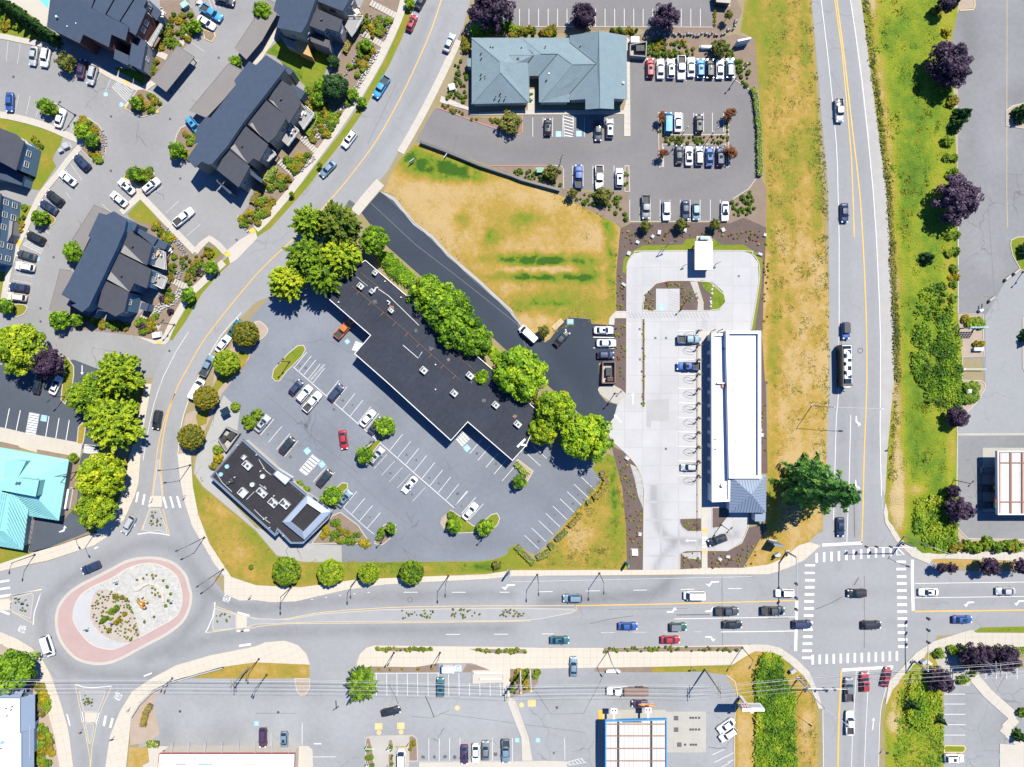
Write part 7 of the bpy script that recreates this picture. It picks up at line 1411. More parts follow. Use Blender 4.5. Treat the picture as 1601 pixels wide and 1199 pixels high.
scatter(['gold','shrub'],'23 0,590 165,590 155,660 110,710 0,730',12,5.0,{'gold':'yellow bush at the foot of the tall flag poles','shrub':'green bush at the foot of the tall flag poles'},'bushes under the flag poles',1.3,170,h=1.2);shrubs('gold','13 770,585 840,588 915,585 1015,582 1100,580',2.4,'small yellow bush in the bark strip above the shop stalls','yellow bushes above the shop stalls',h=.5);scatter('shrub','13 695,1070 720,1070 730,1190 695,1190',4,3.4,'green bush on the narrow drive through island','drive through bushes',1.4,171,h=.8);scatter('shrub','13 835,1040 855,1040 855,1190 835,1190',5,3,'green bush on the middle drive through island','middle drive through bushes',1.6,172,h=.8);scatter('gold','13 965,1020 1000,1020 1000,1090 965,1090',5,3.2,'yellow green bush on the right drive through island','right drive through bushes',1.4,173,h=.8)
# restaurant bed
for k,s in(('gold','12 435,905 450,930 420,950 660,995 690,1000'),('shrub','12 475,970 490,940 520,935 540,980 580,985 610,985 640,945 575,930 585,955 620,945 490,870 510,870'),('rust_shrub','12 520,905 545,925 570,935 525,980'),('shrub','02 1480,145 1470,160 12 270,625 315,660')):shrubs(k,s,5.2,{'gold':'yellow rounded bush in the triangular restaurant bed','shrub':'green rounded bush beside the restaurant','rust_shrub':'orange tinted bush in the triangular restaurant bed'}[k],'bushes beside the restaurant',.25,h=1.2)
for a,b,r,k,l in((389,661,12,'shrub','green bush behind the restaurant bins'),(340,703,8,'shrub','green bush at the restaurant back corner'),(342,718,9,'gold','golden bush at the restaurant back corner'),(335,728,7,'rust_shrub','orange bush at the restaurant back corner'),(401,648,9,'shrub','green bush by the silver sedan near the restaurant'),(392,887,4,'shrub','tiny round bush alone on the restaurant lawn'),(114,715,8,'shrub','round green bush at the turquoise roof corner'),(777,884,8,'olive','dark bare bush by the mall sign'),(367,636,7,'shrub','bush on the rounded tip by the solar lamp')):shrub(k if k!='olive' else 'olive_shrub',a,b,r,l)
# apartment gardens
GG='shrubs of the apartment gardens';gl={'shrub':'rounded green garden shrub {}','gold':'yellow green garden shrub {}','rust_shrub':'orange brown garden shrub {}','plum_shrub':'dark purple garden shrub {}'}
K3=['shrub','gold','shrub','rust_shrub']
for P,n,r,s in(('00 1000,170 1100,60 1200,90 1230,180 1100,320 1000,320',24,5.5,1),('00 470,780 520,745 600,790 640,850 560,870',9,5.5,2),('00 560,950 620,960 620,1000 580,1000',4,5,3),('00 820,640 880,600 960,680 900,715',8,5,4),('00 930,590 1000,640 990,670',5,5,5),('00 810,1090 930,1065 960,1095 880,1150',8,5.5,6),('00 1140,800 1240,850 1110,960 1180,990',7,6,7),('00 0,70 60,60 100,150 60,200 0,190',8,10,8),('00 940,390 1010,360 960,470 920,490',6,5,9),('01 1120,400 1290,400 1290,450 1200,580 1110,530',20,4.2,10),('01 940,200 1000,200 1080,290 1050,330',10,5,11),('01 1040,420 1100,380 1090,520 1060,540',8,5,12),('01 1020,590 1080,590 1080,690 1030,680',7,5.5,13),('01 860,820 1000,760 960,860 880,880',10,5,14),('01 520,770 800,840 760,860 560,820',10,6,15),('01 1280,340 1330,320 1330,420 1290,400',6,3.6,16),('10 620,100 680,60 720,110 660,230',8,5,17),('10 720,130 850,100 840,160 760,240 700,220',10,5.5,18),('10 660,270 780,290 700,420 620,480 580,400',16,5,19),('10 440,660 580,640 480,800 360,920 340,850',22,5,20),('10 180,1000 340,960 250,1080 200,1060',14,5,21),('10 30,1150 150,1080 240,1120 190,1190 60,1190',14,5,22),('10 330,550 420,560 430,680 380,700 310,640',10,6,23),('11 0,0 110,40 60,150 0,200',14,5,24),('01 1480,180 1540,220 1590,150 1560,100',8,5,25),('01 180,100 140,80 110,300 80,310',6,5,26),('00 200,850 270,920 230,960',6,5,27),('03 235,920 300,1000 330,1150 260,1199 230,1100',12,7,28),('03 225,690 270,700 300,860 250,800',6,6.5,29)):scatter(K3,P,n,r,gl,GG,1.35,200+s,h=1.1)
shrubs('plum_shrub','01 1065,745 1245,500 1015,670 890,840',6,'dark purple round shrub near the rock stream of the blue house',GG,.1)
# terraced stone walls
def rocks(P,w,size,mat,seed,label='low dry stone wall of pale boulders in the sloping gardens by the sidewalk',h=.5,group='stone terrace walls'):
 Q=xy(pts(P));rng=random.Random(seed);m=MB();x0,y0=Q[0];o=thing('stone_wall',(x0,y0,0),label=label,cat='stone wall',group=group);k=0;stones=[MB()for _ in range(3)]
 for a,b in zip(Q,Q[1:]):
  L=math.dist(a,b);n=max(1,int(L/size))
  for i in range(n):
   for j in range(max(1,int(w/size))):
    t=(i+rng.uniform(.2,.8))/n;ux,uy=(b[0]-a[0])/L,(b[1]-a[1])/L;f=(j+rng.uniform(.2,.8))/max(1,int(w/size))-.5;s=size*rng.uniform(.7,1.15)
    m.box((a[0]+(b[0]-a[0])*t-uy*f*w-x0,a[1]+(b[1]-a[1])*t+ux*f*w-y0,h*.45),(s,s*rng.uniform(.6,1),h*rng.uniform(.7,1.1)),rng.uniform(0,3),0,.7)
 m.build('boulders',MAT[mat],o,kind='stuff');return o
for i,(P,w)in enumerate((('10 555,480 600,410 650,300 700,180 730,90',.9),('10 625,560 690,460 765,310',1.3),('10 270,1075 370,980',1.5),('10 370,880 480,740 560,650',1.1),('10 800,240 850,110',1.2),('10 300,870 420,790 500,690',.8),('01 1040,230 1090,290 1160,380 1150,460 1100,560',1.3),('01 1140,600 1090,690 1000,720 950,800',1.7),('01 870,880 950,850',1.0),('10 60,1199 160,1100',1.0))):rocks(P,w,.55,'stone' if i%2 else 'dstone',i,['pale boulder terrace by the ochre house garden','broad pale boulder band along the upper sidewalk','pale boulder band beside the lower striped steps','grey boulder line beside the red bark slope','pale boulder band at the top garden','thin boulder line behind the patio hedge','curved grey rock stream beside the blue house garden','broad rock stream below the striped steps','short rock line at the corner sign','rock line near the lime hedge'][i])
rocks('00 625,815 650,850 658,900 640,965',1.6,.6,'dstone',20,'dark curved boulder edge on the large kerbed bed');rocks('20 840,205 1000,215 1180,222 1300,218 1360,195 1400,160 1410,120',1.3,.7,'dstone',21,'grey boulder retaining wall below the top car park',.9);rocks('21 1272,575 1250,620 1240,670 1240,730',1.0,.7,'stone',22,'row of pale stepping boulders on the small lawn inside the pay lane loop',.25);rocks('01 1480,150 1560,250',.9,.7,'stone',23,'pale boulder edge beside the apartment driveway')
for i,(px,py)in enumerate(pts('21 1080,238 1320,240 880,280 785,315 920,255 1550,390 730,385 700,580 22 720,465 800,940 1300,1095 1350,1080 21 1580,270 22 1560,320 1550,290')):MB().box((0,0,.3),(random.uniform(.9,1.5),random.uniform(.8,1.2),.6),random.random()*3,0,.7).build('boulder',MAT['stone'],None,label='pale boulder lying in the dark mulch of the car wash',cat='boulder',group='boulders of the car wash').location=W(px,py)
# ==== VEHICLES
def car_parts(L,Wd,prof,cab,wheels,zlow=.22,bed=None,kind='sedan'):
 """-> list of (part, mesh, paint?) ; +x is the front"""
 N=19;w0=Wd/2;m=MB();V=[];xs=[-L/2+L*(i/(N-1))for i in range(N)]
 for i,x in enumerate(xs):
  s=max(0,(abs(x)-.30*L)/(.20*L));w=w0*(1-(.17 if x>0 else .11)*s**2.4);zd=float(np.interp(x,[p[0]for p in prof],[p[1]for p in prof]));zl=zlow+(.12*s if s>.6 else 0)
  h=[(w*.93,zl),(w,zl+.22),(w*.99,zd-.16),(w*.93,zd-.02),(w*.5,zd+.025),(0,zd+.035)]
  V+=[(x,-a,b)for a,b in h]+[(x,a,b)for a,b in h[-2::-1]]
 k=11;F=[(i*k+j,i*k+j+1,(i+1)*k+j+1,(i+1)*k+j)for i in range(N-1)for j in range(k-1)]
 F=[f[::-1]for f in F];F.append(tuple(range(k)));F.append(tuple((N-1)*k+j for j in range(k))[::-1]);m.add(V,F)
 xb0,xt0,xt1,xb1,wb,wt,zb,zr=cab
 B=[(xb0,-wb,zb),(xb0,wb,zb),(xb1,wb,zb),(xb1,-wb,zb)];n=5
 T=[(xt0,-wt,zr),(xt0,wt,zr),(xt1,wt,zr),(xt1,-wt,zr)]
 g=MB();G=[];
 for i in range(n):
  for j in range(n):
   u,v=i/(n-1),j/(n-1);bow=1-(2*v-1)**2
   x=xt0+.10*bow+(xt1-.06*bow-xt0-.10*bow)*u;G.append((x,(-wt+2*wt*v),zr+.05*bow-.02*(2*u-1)**2))
 m.add(G,[(i*n+j,i*n+j+1,(i+1)*n+j+1,(i+1)*n+j)for i in range(n-1)for j in range(n-1)])
 e0=[G[j]for j in range(n)];e1=[G[(n-1)*n+j]for j in range(n)]
 f0=[(xb0+.16*(1-(2*j/(n-1)-1)**2),-wb+2*wb*j/(n-1),zb)for j in range(n)];f1=[(xb1-.10*(1-(2*j/(n-1)-1)**2),-wb+2*wb*j/(n-1),zb)for j in range(n)]
 for a,b,fl in((e0,f0,0),(e1,f1,1)):
  for j in range(n-1):q=[a[j],a[j+1],b[j+1],b[j]];m.face(q[::-1]if fl else q)
 for s,j in((-1,0),(1,n-1)):q=[e0[j],f0[j],f1[j],e1[j]];m.face(q if s<0 else q[::-1])
 for s in(-1,1):m.box((xb0-.25,s*(wb+.16),zb+.06),(.16,.22,.14)) # mirrors
 if bed: # pickup: open box behind the cab
  x0,x1=bed;
  for s in(-1,1):m.box(((x0+x1)/2,s*(w0-.09),1.0),(x0-x1,.14,.5))
  m.box((x1+.05,0,1.0),(.1,Wd-.16,.5));m.box((x0-.04,0,1.0),(.08,Wd-.16,.5))
 out=[('body',m.mesh(kind+'_body',MAT['p_white'],True),True)]
 def glass(a,b,name,o):
  q=MB();t0,t1=.08,.92
  for j in range(n-1):
   P=[]
   for jj,t in((j,t0),(j+1,t0),(j+1,t1),(j,t1)):A,Bv=Vector(a[jj]),Vector(b[jj]);p=A+(Bv-A)*t;p.y*=.93;P.append(p+Vector((o,0,.02)))
   q.face(P if o>0 else P[::-1])
  return(name,q.mesh(name,MAT['glass'],True),False)
 out+=[glass(e0,f0,'windshield',.02),glass(e1,f1,'rear_window',-.02)]
 for s,j in((-1,0),(1,n-1)):
  A,B_,C,D=map(Vector,(e0[j],f0[j],f1[j],e1[j]));q=[A.lerp(D,.06).lerp(B_.lerp(C,.06),.1),A.lerp(D,.06).lerp(B_.lerp(C,.06),.88),A.lerp(D,.95).lerp(B_.lerp(C,.95),.88),A.lerp(D,.95).lerp(B_.lerp(C,.95),.1)]
  q=[p+Vector((0,s*.02,.01))for p in q];out.append(('side_window',MB().face(q if s<0 else q[::-1]).mesh('side_window',MAT['glass']),False))
 for x in wheels:
  for s in(-1,1):
   y=s*(w0-.12);out.append(('wheel',MB().tube([(x,y-.11,.33),(x,y+.11,.33)],.335,12).tube([(x,y-.12,.33),(x,y+.12,.33)],.2,8,1).mesh('wheel',[MAT['tyre'],MAT['rim']]),False))
 zf=float(np.interp(L/2-.25,[p[0]for p in prof],[p[1]for p in prof]));zb_=float(np.interp(-L/2+.1,[p[0]for p in prof],[p[1]for p in prof]))
 for s in(-1,1):
  out.append(('headlight',MB().box((L/2-.22,s*w0*.68,zf-.06),(.34,.34,.2),s*-.35).mesh('headlight',MAT['head']),False));out.append(('taillight',MB().box((-L/2+.1,s*w0*.78,zb_-.14),(.2,.22,.3)).mesh('taillight',MAT['tail']),False))
 if bed:out.append(('bed_floor',MB().box(((bed[0]+bed[1])/2,0,.80),(bed[0]-bed[1]-.1,Wd-.3,.1)).mesh('bed_floor',MAT['black']),False))
 if kind=='suv':
  for s in(-1,1):out.append(('roof_rail',MB().bar((xt0-.3,s*(wt-.06),zr+.07),(xt1+.2,s*(wt-.06),zr+.07),.05,.05).mesh('roof_rail',MAT['dark']),False))
 out.append(('sunroof',MB().box((xt0*.5+xt1*.5+.35,0,zr+.055),(.75,wt*1.15,.02)).mesh('sunroof',MAT['glass']),False))
 return out
CT={
 'sedan':car_parts(4.75,1.84,[(-2.4,.86),(-2.2,.96),(-1.5,1.0),(.9,.97),(1.9,.84),(2.2,.74),(2.4,.58)],(1.0,.25,-.95,-1.75,.78,.60,.95,1.42),(1.42,-1.40),kind='sedan'),
 'suv':car_parts(4.7,1.92,[(-2.4,.95),(-2.2,1.06),(1.0,1.06),(1.9,.98),(2.2,.86),(2.4,.66)],(1.08,.42,-1.85,-2.22,.84,.68,1.03,1.68),(1.42,-1.42),.26,kind='suv'),
 'hatchback':car_parts(4.15,1.78,[(-2.1,.9),(-1.9,1.0),(.9,.97),(1.6,.85),(1.9,.74),(2.1,.6)],(.98,.3,-1.25,-1.85,.77,.62,.95,1.48),(1.25,-1.25),kind='hatchback'),
 'pickup':car_parts(5.75,2.0,[(-2.9,.72),(-1.0,.75),(-.85,1.1),(1.2,1.1),(2.3,1.04),(2.7,.92),(2.9,.7)],(1.3,.75,-.55,-.8,.86,.70,1.07,1.82),(1.8,-1.75),.3,(-.9,-2.86),'pickup'),
 'van':car_parts(5.3,1.98,[(-2.7,1.0),(-2.5,1.05),(1.7,1.08),(2.2,.95),(2.5,.8),(2.7,.62)],(2.05,1.25,-2.35,-2.58,.9,.78,1.04,2.0),(1.7,-1.6),.26,kind='van'),
 'jeep':car_parts(4.2,1.86,[(-2.1,.95),(-1.9,1.05),(.6,1.05),(1.8,1.02),(2.0,.92),(2.1,.7)],(.7,.5,-1.75,-1.9,.80,.74,1.03,1.8),(1.3,-1.25),.35,kind='jeep'),
}
OPT={'sedan':.4,'suv':.5,'hatchback':.3,'pickup':.12,'van':0,'jeep':0}
VG={'mall':'cars parked at the strip mall','clinic':'cars parked at the clinic','apt':'cars parked at the apartments','street':'cars driving on the main street','kerb':'cars parked along the curving street','south':'cars parked at the south shops','wash':'cars at the car wash','hwy':'vehicles on the highway','east':'cars at the right side lots'}
_vr=random.Random(5)
def car(kind,paint,px,py,deg,loc,grp,roof=None,scale=1.0):
 x,y,_=W(px,py,.7);z=.03+(.06 if grp=='wash' else 0)
 cname={'skyblue':'bright blue','bluegrey':'blue grey','navy':'navy blue','darkred':'dark red','charcoal':'charcoal'}.get(paint,paint)
 t=thing('parked_car' if grp not in('street','hwy')else 'car',(x,y,z),R(deg),label=f'{cname} {"SUV" if kind == "suv" else kind} {loc}',cat={'pickup':'pickup truck','van':'van'}.get(kind,'car'),group=VG[grp]);t.scale=(scale,)*3
 sun=_vr.random()<OPT[kind]
 for name,me,p in CT[kind]:
  if name=='sunroof' and not sun:continue
  o=link(name,me,t)
  if p:o.material_slots[0].link='OBJECT';o.material_slots[0].material=MAT['p_'+paint]
 if roof:b=CT[kind];MB().box((-.62,0,1.84 if kind=='jeep' else 1.72),(2.3,1.46,.08)).build('hardtop',MAT['p_'+roof],t)
 return t
K=dict(s='sedan',u='suv',h='hatchback',p='pickup',v='van',j='jeep')
CARS = '''s silver 00 210,350 262 left of the white SUV under the apartment hedge|apt
u white 00 285,360 260 with a dark roof, right of the silver sedan by the hedge|apt
s purple 00 510,430 80 between the olive tree and the silver SUV|apt
u silver 00 578,472 255 beside the purple sedan below the red walled house|apt
s blue 00 62,640 268 alone in the left stalls above the bright lawn|apt
s white 00 378,738 72 beside the tree on the tiny round island|apt
u navy 00 515,1015 136 at the foot of the large kerbed bed|apt
s white 00 425,1115 142 below the navy SUV at the left stalls|apt
p skyblue 00 1325,82 328 at the top by the garden of the red walled house|apt
s white 00 1292,142 328 below the bright blue pickup near the yellow kerb|apt
s black 00 1408,4 345 cut by the top edge of the apartments|apt
u skyblue 00 1214,785 310 half under the eaves of the street row house|apt
u white 00 948,1162 40 leaning right on the oval bed|apt
s white 00 792,1166 138 left of the oval bed at the walkway|apt
s white 01 745,45 140 under the walkway corner north of the blue house|apt
p white 01 1150,158 40 with a black bed between the striped stalls of the apartment lane|apt
u black 01 345,38 143 above the navy sedan by the tree island|apt
s navy 01 305,95 147 next to the tree on the grass island|apt
u black 01 225,287 155 at the hatched bay in the left row|apt
s charcoal 01 167,397 165 above the white SUV in the left row|apt
u white 01 158,468 170 above the empty stall in the left row|apt
u navy 01 120,597 172 above the pale SUV in the left row|apt
u cream 01 107,658 173 lowest in the left row by the tree island|apt
h red 10 975,142 67 at the kerb strip near the top|kerb
s silver 10 1210,267 67 facing down by the clinic pavement|kerb
p skyblue 10 785,547 238 with an open black bed at the grass strip|kerb
u white 10 585,872 233 with black markings by the grass strip|kerb
s bluegrey 10 450,1057 226 lowest in the kerb row beside the grass strip|kerb
s black 10 1035,0 62 cut by the top edge on the curving street|kerb
s teal 01 1472,850 57 half under the ball tree at the mall entrance|kerb
s white 01 1396,950 52 between two clipped ball trees|kerb
p bluegrey 01 1300,1085 64 in front of the clipped green ball tree|kerb
v white 02 1232,35 61 beside the orange brown ball tree|kerb
p orange 11 553,856 48 close to the black roofed mall wall|mall
h navy 12 252,22 50 left end of the trio in the mall lot|mall
u white 12 305,62 50 in the middle of the trio in the mall lot|mall
p white 12 355,112 50 with a black bed, right end of the trio in the mall lot|mall
u navy 12 502,55 50 alone in the upper stall row of the mall|mall
s white 12 700,215 50 beside the shaded dark sedan in the mall row|mall
s charcoal 12 752,262 50 half under the round island tree|mall
s red 12 548,350 278 driving in the aisle of the mall lot|mall
u silver 12 757,448 50 at the foot of the middle island|mall
s silver 12 42,248 50 by the bush behind the restaurant bins|mall
u black 12 197,385 50 with an open door by the restaurant|mall
u black 12 430,590 50 right of the hatched bay at the restaurant|mall
s bluegrey 12 555,718 50 under the small tree at the restaurant corner|mall
s white 12 962,632 230 driving alone down the mall aisle|mall
s white 12 1340,797 50 between the two turning islands|mall
u red 20 865,427 90 first on the left in the top clinic row|clinic
s white 20 930,432 90 right beside the red SUV in the top clinic row|clinic
u white 20 995,430 90 third from left in the top clinic row|clinic
p white 20 1060,425 270 in the top clinic row|clinic
s white 20 1122,420 90 left of the bright blue SUV in the top clinic row|clinic
u skyblue 20 1180,428 90 in the middle of the top clinic row|clinic
u black 20 1240,430 90 right of the bright blue SUV in the top clinic row|clinic
s white 20 1302,432 90 second from right in the top clinic row|clinic
u bluegrey 20 1365,428 90 rightmost in the top clinic row|clinic
h black 20 225,795 90 by the blue access square at the clinic front|clinic
s charcoal 20 540,822 270 in the shadow edge at the clinic front|clinic
u silver 20 613,803 90 with a dark roof window at the clinic front|clinic
v skyblue 20 978,770 90 at the upper left of the clinic island|clinic
s white 20 1040,765 90 right of the blue van on the clinic island|clinic
u black 20 1170,775 90 alone right on the upper side of the clinic island|clinic
s black 20 1046,967 90 leftmost below the clinic island|clinic
s white 20 1108,975 90 second below the clinic island|clinic
u silver 20 1172,975 90 in the middle below the clinic island|clinic
s blue 20 1237,980 90 fourth below the clinic island|clinic
u navy 20 1303,980 90 beside the red maple below the clinic island|clinic
p blue 20 418,1105 90 in the lower clinic row by the utility box|clinic
p white 20 547,1110 270 with a dark bed in the lower clinic row|clinic
u white 20 673,1112 90 at the right end of the lower clinic row|clinic
p grey 21 838,97 270 at the left of the bottom clinic row|clinic
u white 21 967,120 270 second in the bottom clinic row|clinic
s navy 21 1087,115 270 beside the blue grey hatchback in the bottom clinic row|clinic
h bluegrey 21 1152,124 270 beside the navy sedan in the bottom clinic row|clinic
s white 21 1333,122 270 at the right end of the bottom clinic row|clinic
v white 21 105,890 138 on the new asphalt drive|mall
s black 21 313,915 48 near the timber ramp on the new asphalt|mall
s white 21 575,865 0 top of the three cars by the mulch strip|mall
s white 21 592,945 0 in the middle of the three cars by the mulch strip|mall
h navy 21 588,1020 0 lowest of the three cars by the mulch strip|mall
p bluegrey 21 1108,922 0 at the first vacuum stall of the car wash|wash
p blue 21 1103,1090 180 at the third vacuum stall of the car wash|wash
h silver 22 1110,520 180 with doors open at a vacuum stall|wash
u black 22 1285,977 200 leaving the car wash tunnel|wash
p silver 30 447,692 272 with a loaded bed heading down the highway|hwy
s navy 31 480,132 271 alone on the upper highway|hwy
j blue 31 487,868 271 towed behind the motorhome|hwy
s navy 32 455,895 270 under the tall fir at the stop line|hwy
u black 02 985,225 260 heading down to the roundabout|street
u silver 02 805,882 240 entering the roundabout from the north|street
u navy 02 570,1148 203 circling the top of the roundabout|street
v white 03 303,437 288 circling the left of the roundabout|street
s white 02 350,10 65 behind the dark purple tree at the bank|apt
s black 02 235,2 80 half under the yellow tree at the bank|apt
u teal 13 1155,695 90 below the power lines in the shop stalls|south
s black 13 845,848 13 crossing the shop car park|south
u purple 13 45,1012 270 left of the white roofed two tone car by the shop row|south
h bluegrey 13 178,1028 270 with a black soft roof by the shop row|south
s purple 13 1305,1118 270 leftmost of four in the lower shop stalls|south
s white 13 1375,1110 270 second of four in the lower shop stalls|south
s grey 13 1437,1092 90 third of four in the lower shop stalls|south
p bluegrey 13 1563,1095 270 rightmost of four in the lower shop stalls|south
v white 13 910,1150 90 in the narrow drive through lane|south
u bluegrey 23 380,140 180 alone on the upper lane of the main street|street
v white 23 1142,123 180 on the upper lane near the turn arrow|street
p charcoal 23 1345,220 0 waiting in the turn lane|street
s blue 23 726,315 0 in the middle lane left of the green jeep|street
j green 23 1040,318 0 with a grey hardtop in the middle lane|street
s black 23 1380,305 0 in the middle lane below the waiting pickup|street
s teal 23 300,402 0 in the lower lane of the main street|street
s red 23 992,400 0 in the lower lane below the green jeep|street
s bluegrey 23 387,566 90 leaving the shops over the south pavement|street
p charcoal 33 32,217 0 first at the stop line in the turn lane|street
u white 33 108,108 180 under the signal arm leaving the crossing|street
u black 33 557,107 180 in the upper half of the crossing|street
u navy 33 215,303 0 entering the crossing over the striped bars|street
u black 33 648,306 0 in the lower half of the crossing|street
s white 33 1005,101 180 right of the crossing at the stop line|street
s silver 33 1487,96 180 far right on the upper lane|street
s blue 33 1217,273 0 right of the crossing on the lower lane|street
p grey 33 507,710 90 with a black bed waiting south of the crossing|hwy
u red 33 606,662 90 waiting in the centre lane south of the crossing|hwy
s darkred 33 742,632 76 turning right south of the crossing|hwy
p white 33 512,918 90 second in the queue south of the crossing|hwy
s white 23 1340,937 215 upper of the two by the price sign|south
u white 23 1352,990 215 lower of the two by the price sign|south
u white 33 1166,1140 0 at the yellow kerbed island in the southeast lot|east
s skyblue 33 1430,550 0 under the purple plum trees|east
u grey 32 1392,540 0 at the pumps in the canopy shade, uppermost|east
s black 32 1390,655 0 at the pumps in the canopy shade, middle|east
s charcoal 32 1392,760 0 at the pumps in the canopy shade, lowest|east'''
for ln in CARS.split('\n'):
 a,grp=ln.rsplit('|',1);k,paint,tile,c,deg,loc=a.split(' ',5);p=pts(tile+' '+c)[0]
 car(K[k],paint,p[0],p[1],float(deg),loc,grp,{'31 487,868':'black','23 1040,318':'grey'}.get(tile+' '+c)if k=='j' else None,1.04)
# loads
def crates(px,py,deg,n,label):
 x,y,_=W(px,py,1);t=thing('cargo_pile',(x,y,.95),R(deg),label=label,cat='cargo')
 for i in range(n):MB().box((random.uniform(-.8,.8),random.uniform(-.5,.5),.18),(random.uniform(.4,.8),random.uniform(.3,.6),random.uniform(.3,.5)),random.random()).build('box',MAT[random.choice(['brown','tan_wood','unit','red_paint'])],t)
crates(1310.6,162,272,7,'mixed load of boxes in the bed of the silver highway pickup')
# motorhome
x,y,_=W(1325,572.5,3.5);t=thing('motorhome',(x,y,.03),R(271),label='black and white motorhome towing a blue jeep down the highway',cat='motorhome',group=VG['hwy'])
Q=[(-5.4,-1.25),(5.0,-1.25),(5.35,-1.0),(5.45,0),(5.35,1.0),(5.0,1.25),(-5.4,1.25)]
MB().prism(Q,.5,3.35,0,0).build('body',MAT['p_black'],t);MB().prism(inset(Q,.12),3.3,3.42).build('roof',MAT['p_white'],t)
for a,b,c,d in((3.9,0,1.6,2.0),(2.6,.6,.8,.9),(1.6,-.6,1.0,.8),(.5,.55,1.1,.9),(-.6,-.6,.9,.8),(-1.5,.6,.8,.9),(-2.6,-.5,1.1,.9),(-3.6,.55,1.0,.9),(-4.7,0,.8,2.0)):MB().box((a,b,3.44),(c,d,.05)).build('solar_panel',MAT['glass'],t)
MB().box((-.3,-.92,3.44),(9.6,.5,.05)).build('awning_cover',MAT['dark'],t);MB().box((4.7,0,3.45),(.7,2.2,.05)).build('front_cap',MAT['dark'],t)
for a,b in((2.0,.1),(-3.2,.1)):MB().box((a,b,3.6),(1.0,.8,.3),0,0,.85).build('air_conditioner',MAT['white'],t)
MB().face([(5.47,-.9,1.7),(5.47,.9,1.7),(5.36,.95,2.9),(5.36,-.95,2.9)]).build('windshield',MAT['glass'],t)
for a in(3.6,-2.6,-3.6):
 for s in(-1,1):MB().tube([(a,s*1.12-.13,.48),(a,s*1.12+.13,.48)],.48,14).build('wheel',MAT['tyre'],t)
for s in(-1,1):MB().bar((5.2,s*1.2,2.3),(5.3,s*1.6,2.3),.1,.3).build('mirror',MAT['dark'],t)
MB().bar((-5.4,0,.6),(-6.6,0,.6),.12,.1).build('tow_bar',MAT['dark'],t)
# flatbed truck
x,y,_=W(978,1080.5,1);t=thing('flatbed_truck',(x,y,.03),R(180),label='white truck with a long brown plank flatbed under the power lines',cat='truck',group=VG['south']);fb=link('cab',CT['pickup'][0][1],t);fb.location=(1.9,0,0);fb.scale=(1,1,1.05)
for nm,me,p in CT['pickup'][1:]:
 if nm in('windshield','side_window','headlight'):o=link(nm,me,t);o.location=(1.9,0,0);o.scale=(1,1,1.05)
for i in range(9):MB().box((-2.6,-1.0+i*.25,1.32),(6.3,.22,.12)).build('bed_plank',MAT['wood']if i%2 else MAT['brown'],t)
MB().box((.5,0,1.75),(.1,2.0,.9)).build('headboard',MAT['dark'],t);MB().box((-2.6,0,1.0),(6.3,.9,.4)).build('chassis',MAT['dark'],t)
for a in(-4.2,-3.1):
 for s in(-1,1):MB().tube([(a,s*.9-.14,.45),(a,s*.9+.14,.45)],.45,12).build('wheel',MAT['tyre'],t)
car('hatchback','purple',1000,1100,180,'carrying an orange kayak north of the blue canopy','south')
x,y,_=W(1011,1102.5,1.6);t=thing('kayak',(x,y,1.62),R(-6),label='orange kayak strapped on the purple hatchback',cat='kayak');MB().tube([(-2.3,0,.1),(-1.4,0,0),(0,0,0),(1.4,0,0),(2.3,0,.1)],[.04,.26,.4,.28,.04],10).build('hull',MAT['orange'],t,True);MB().box((0,0,.36),(1.0,.4,.08)).build('cockpit',MAT['black'],t)
x,y,_=W(1012,1097,1.3);t=thing('cargo_rack',(x,y,1.5),R(0),label='silver rack of tubes beside the orange kayak',cat='rack')
for dy in(-.3,.1):MB().tube([(-1.6,dy,.1),(1.6,dy,.1)],.06,6).build('rail',MAT['steel'],t)
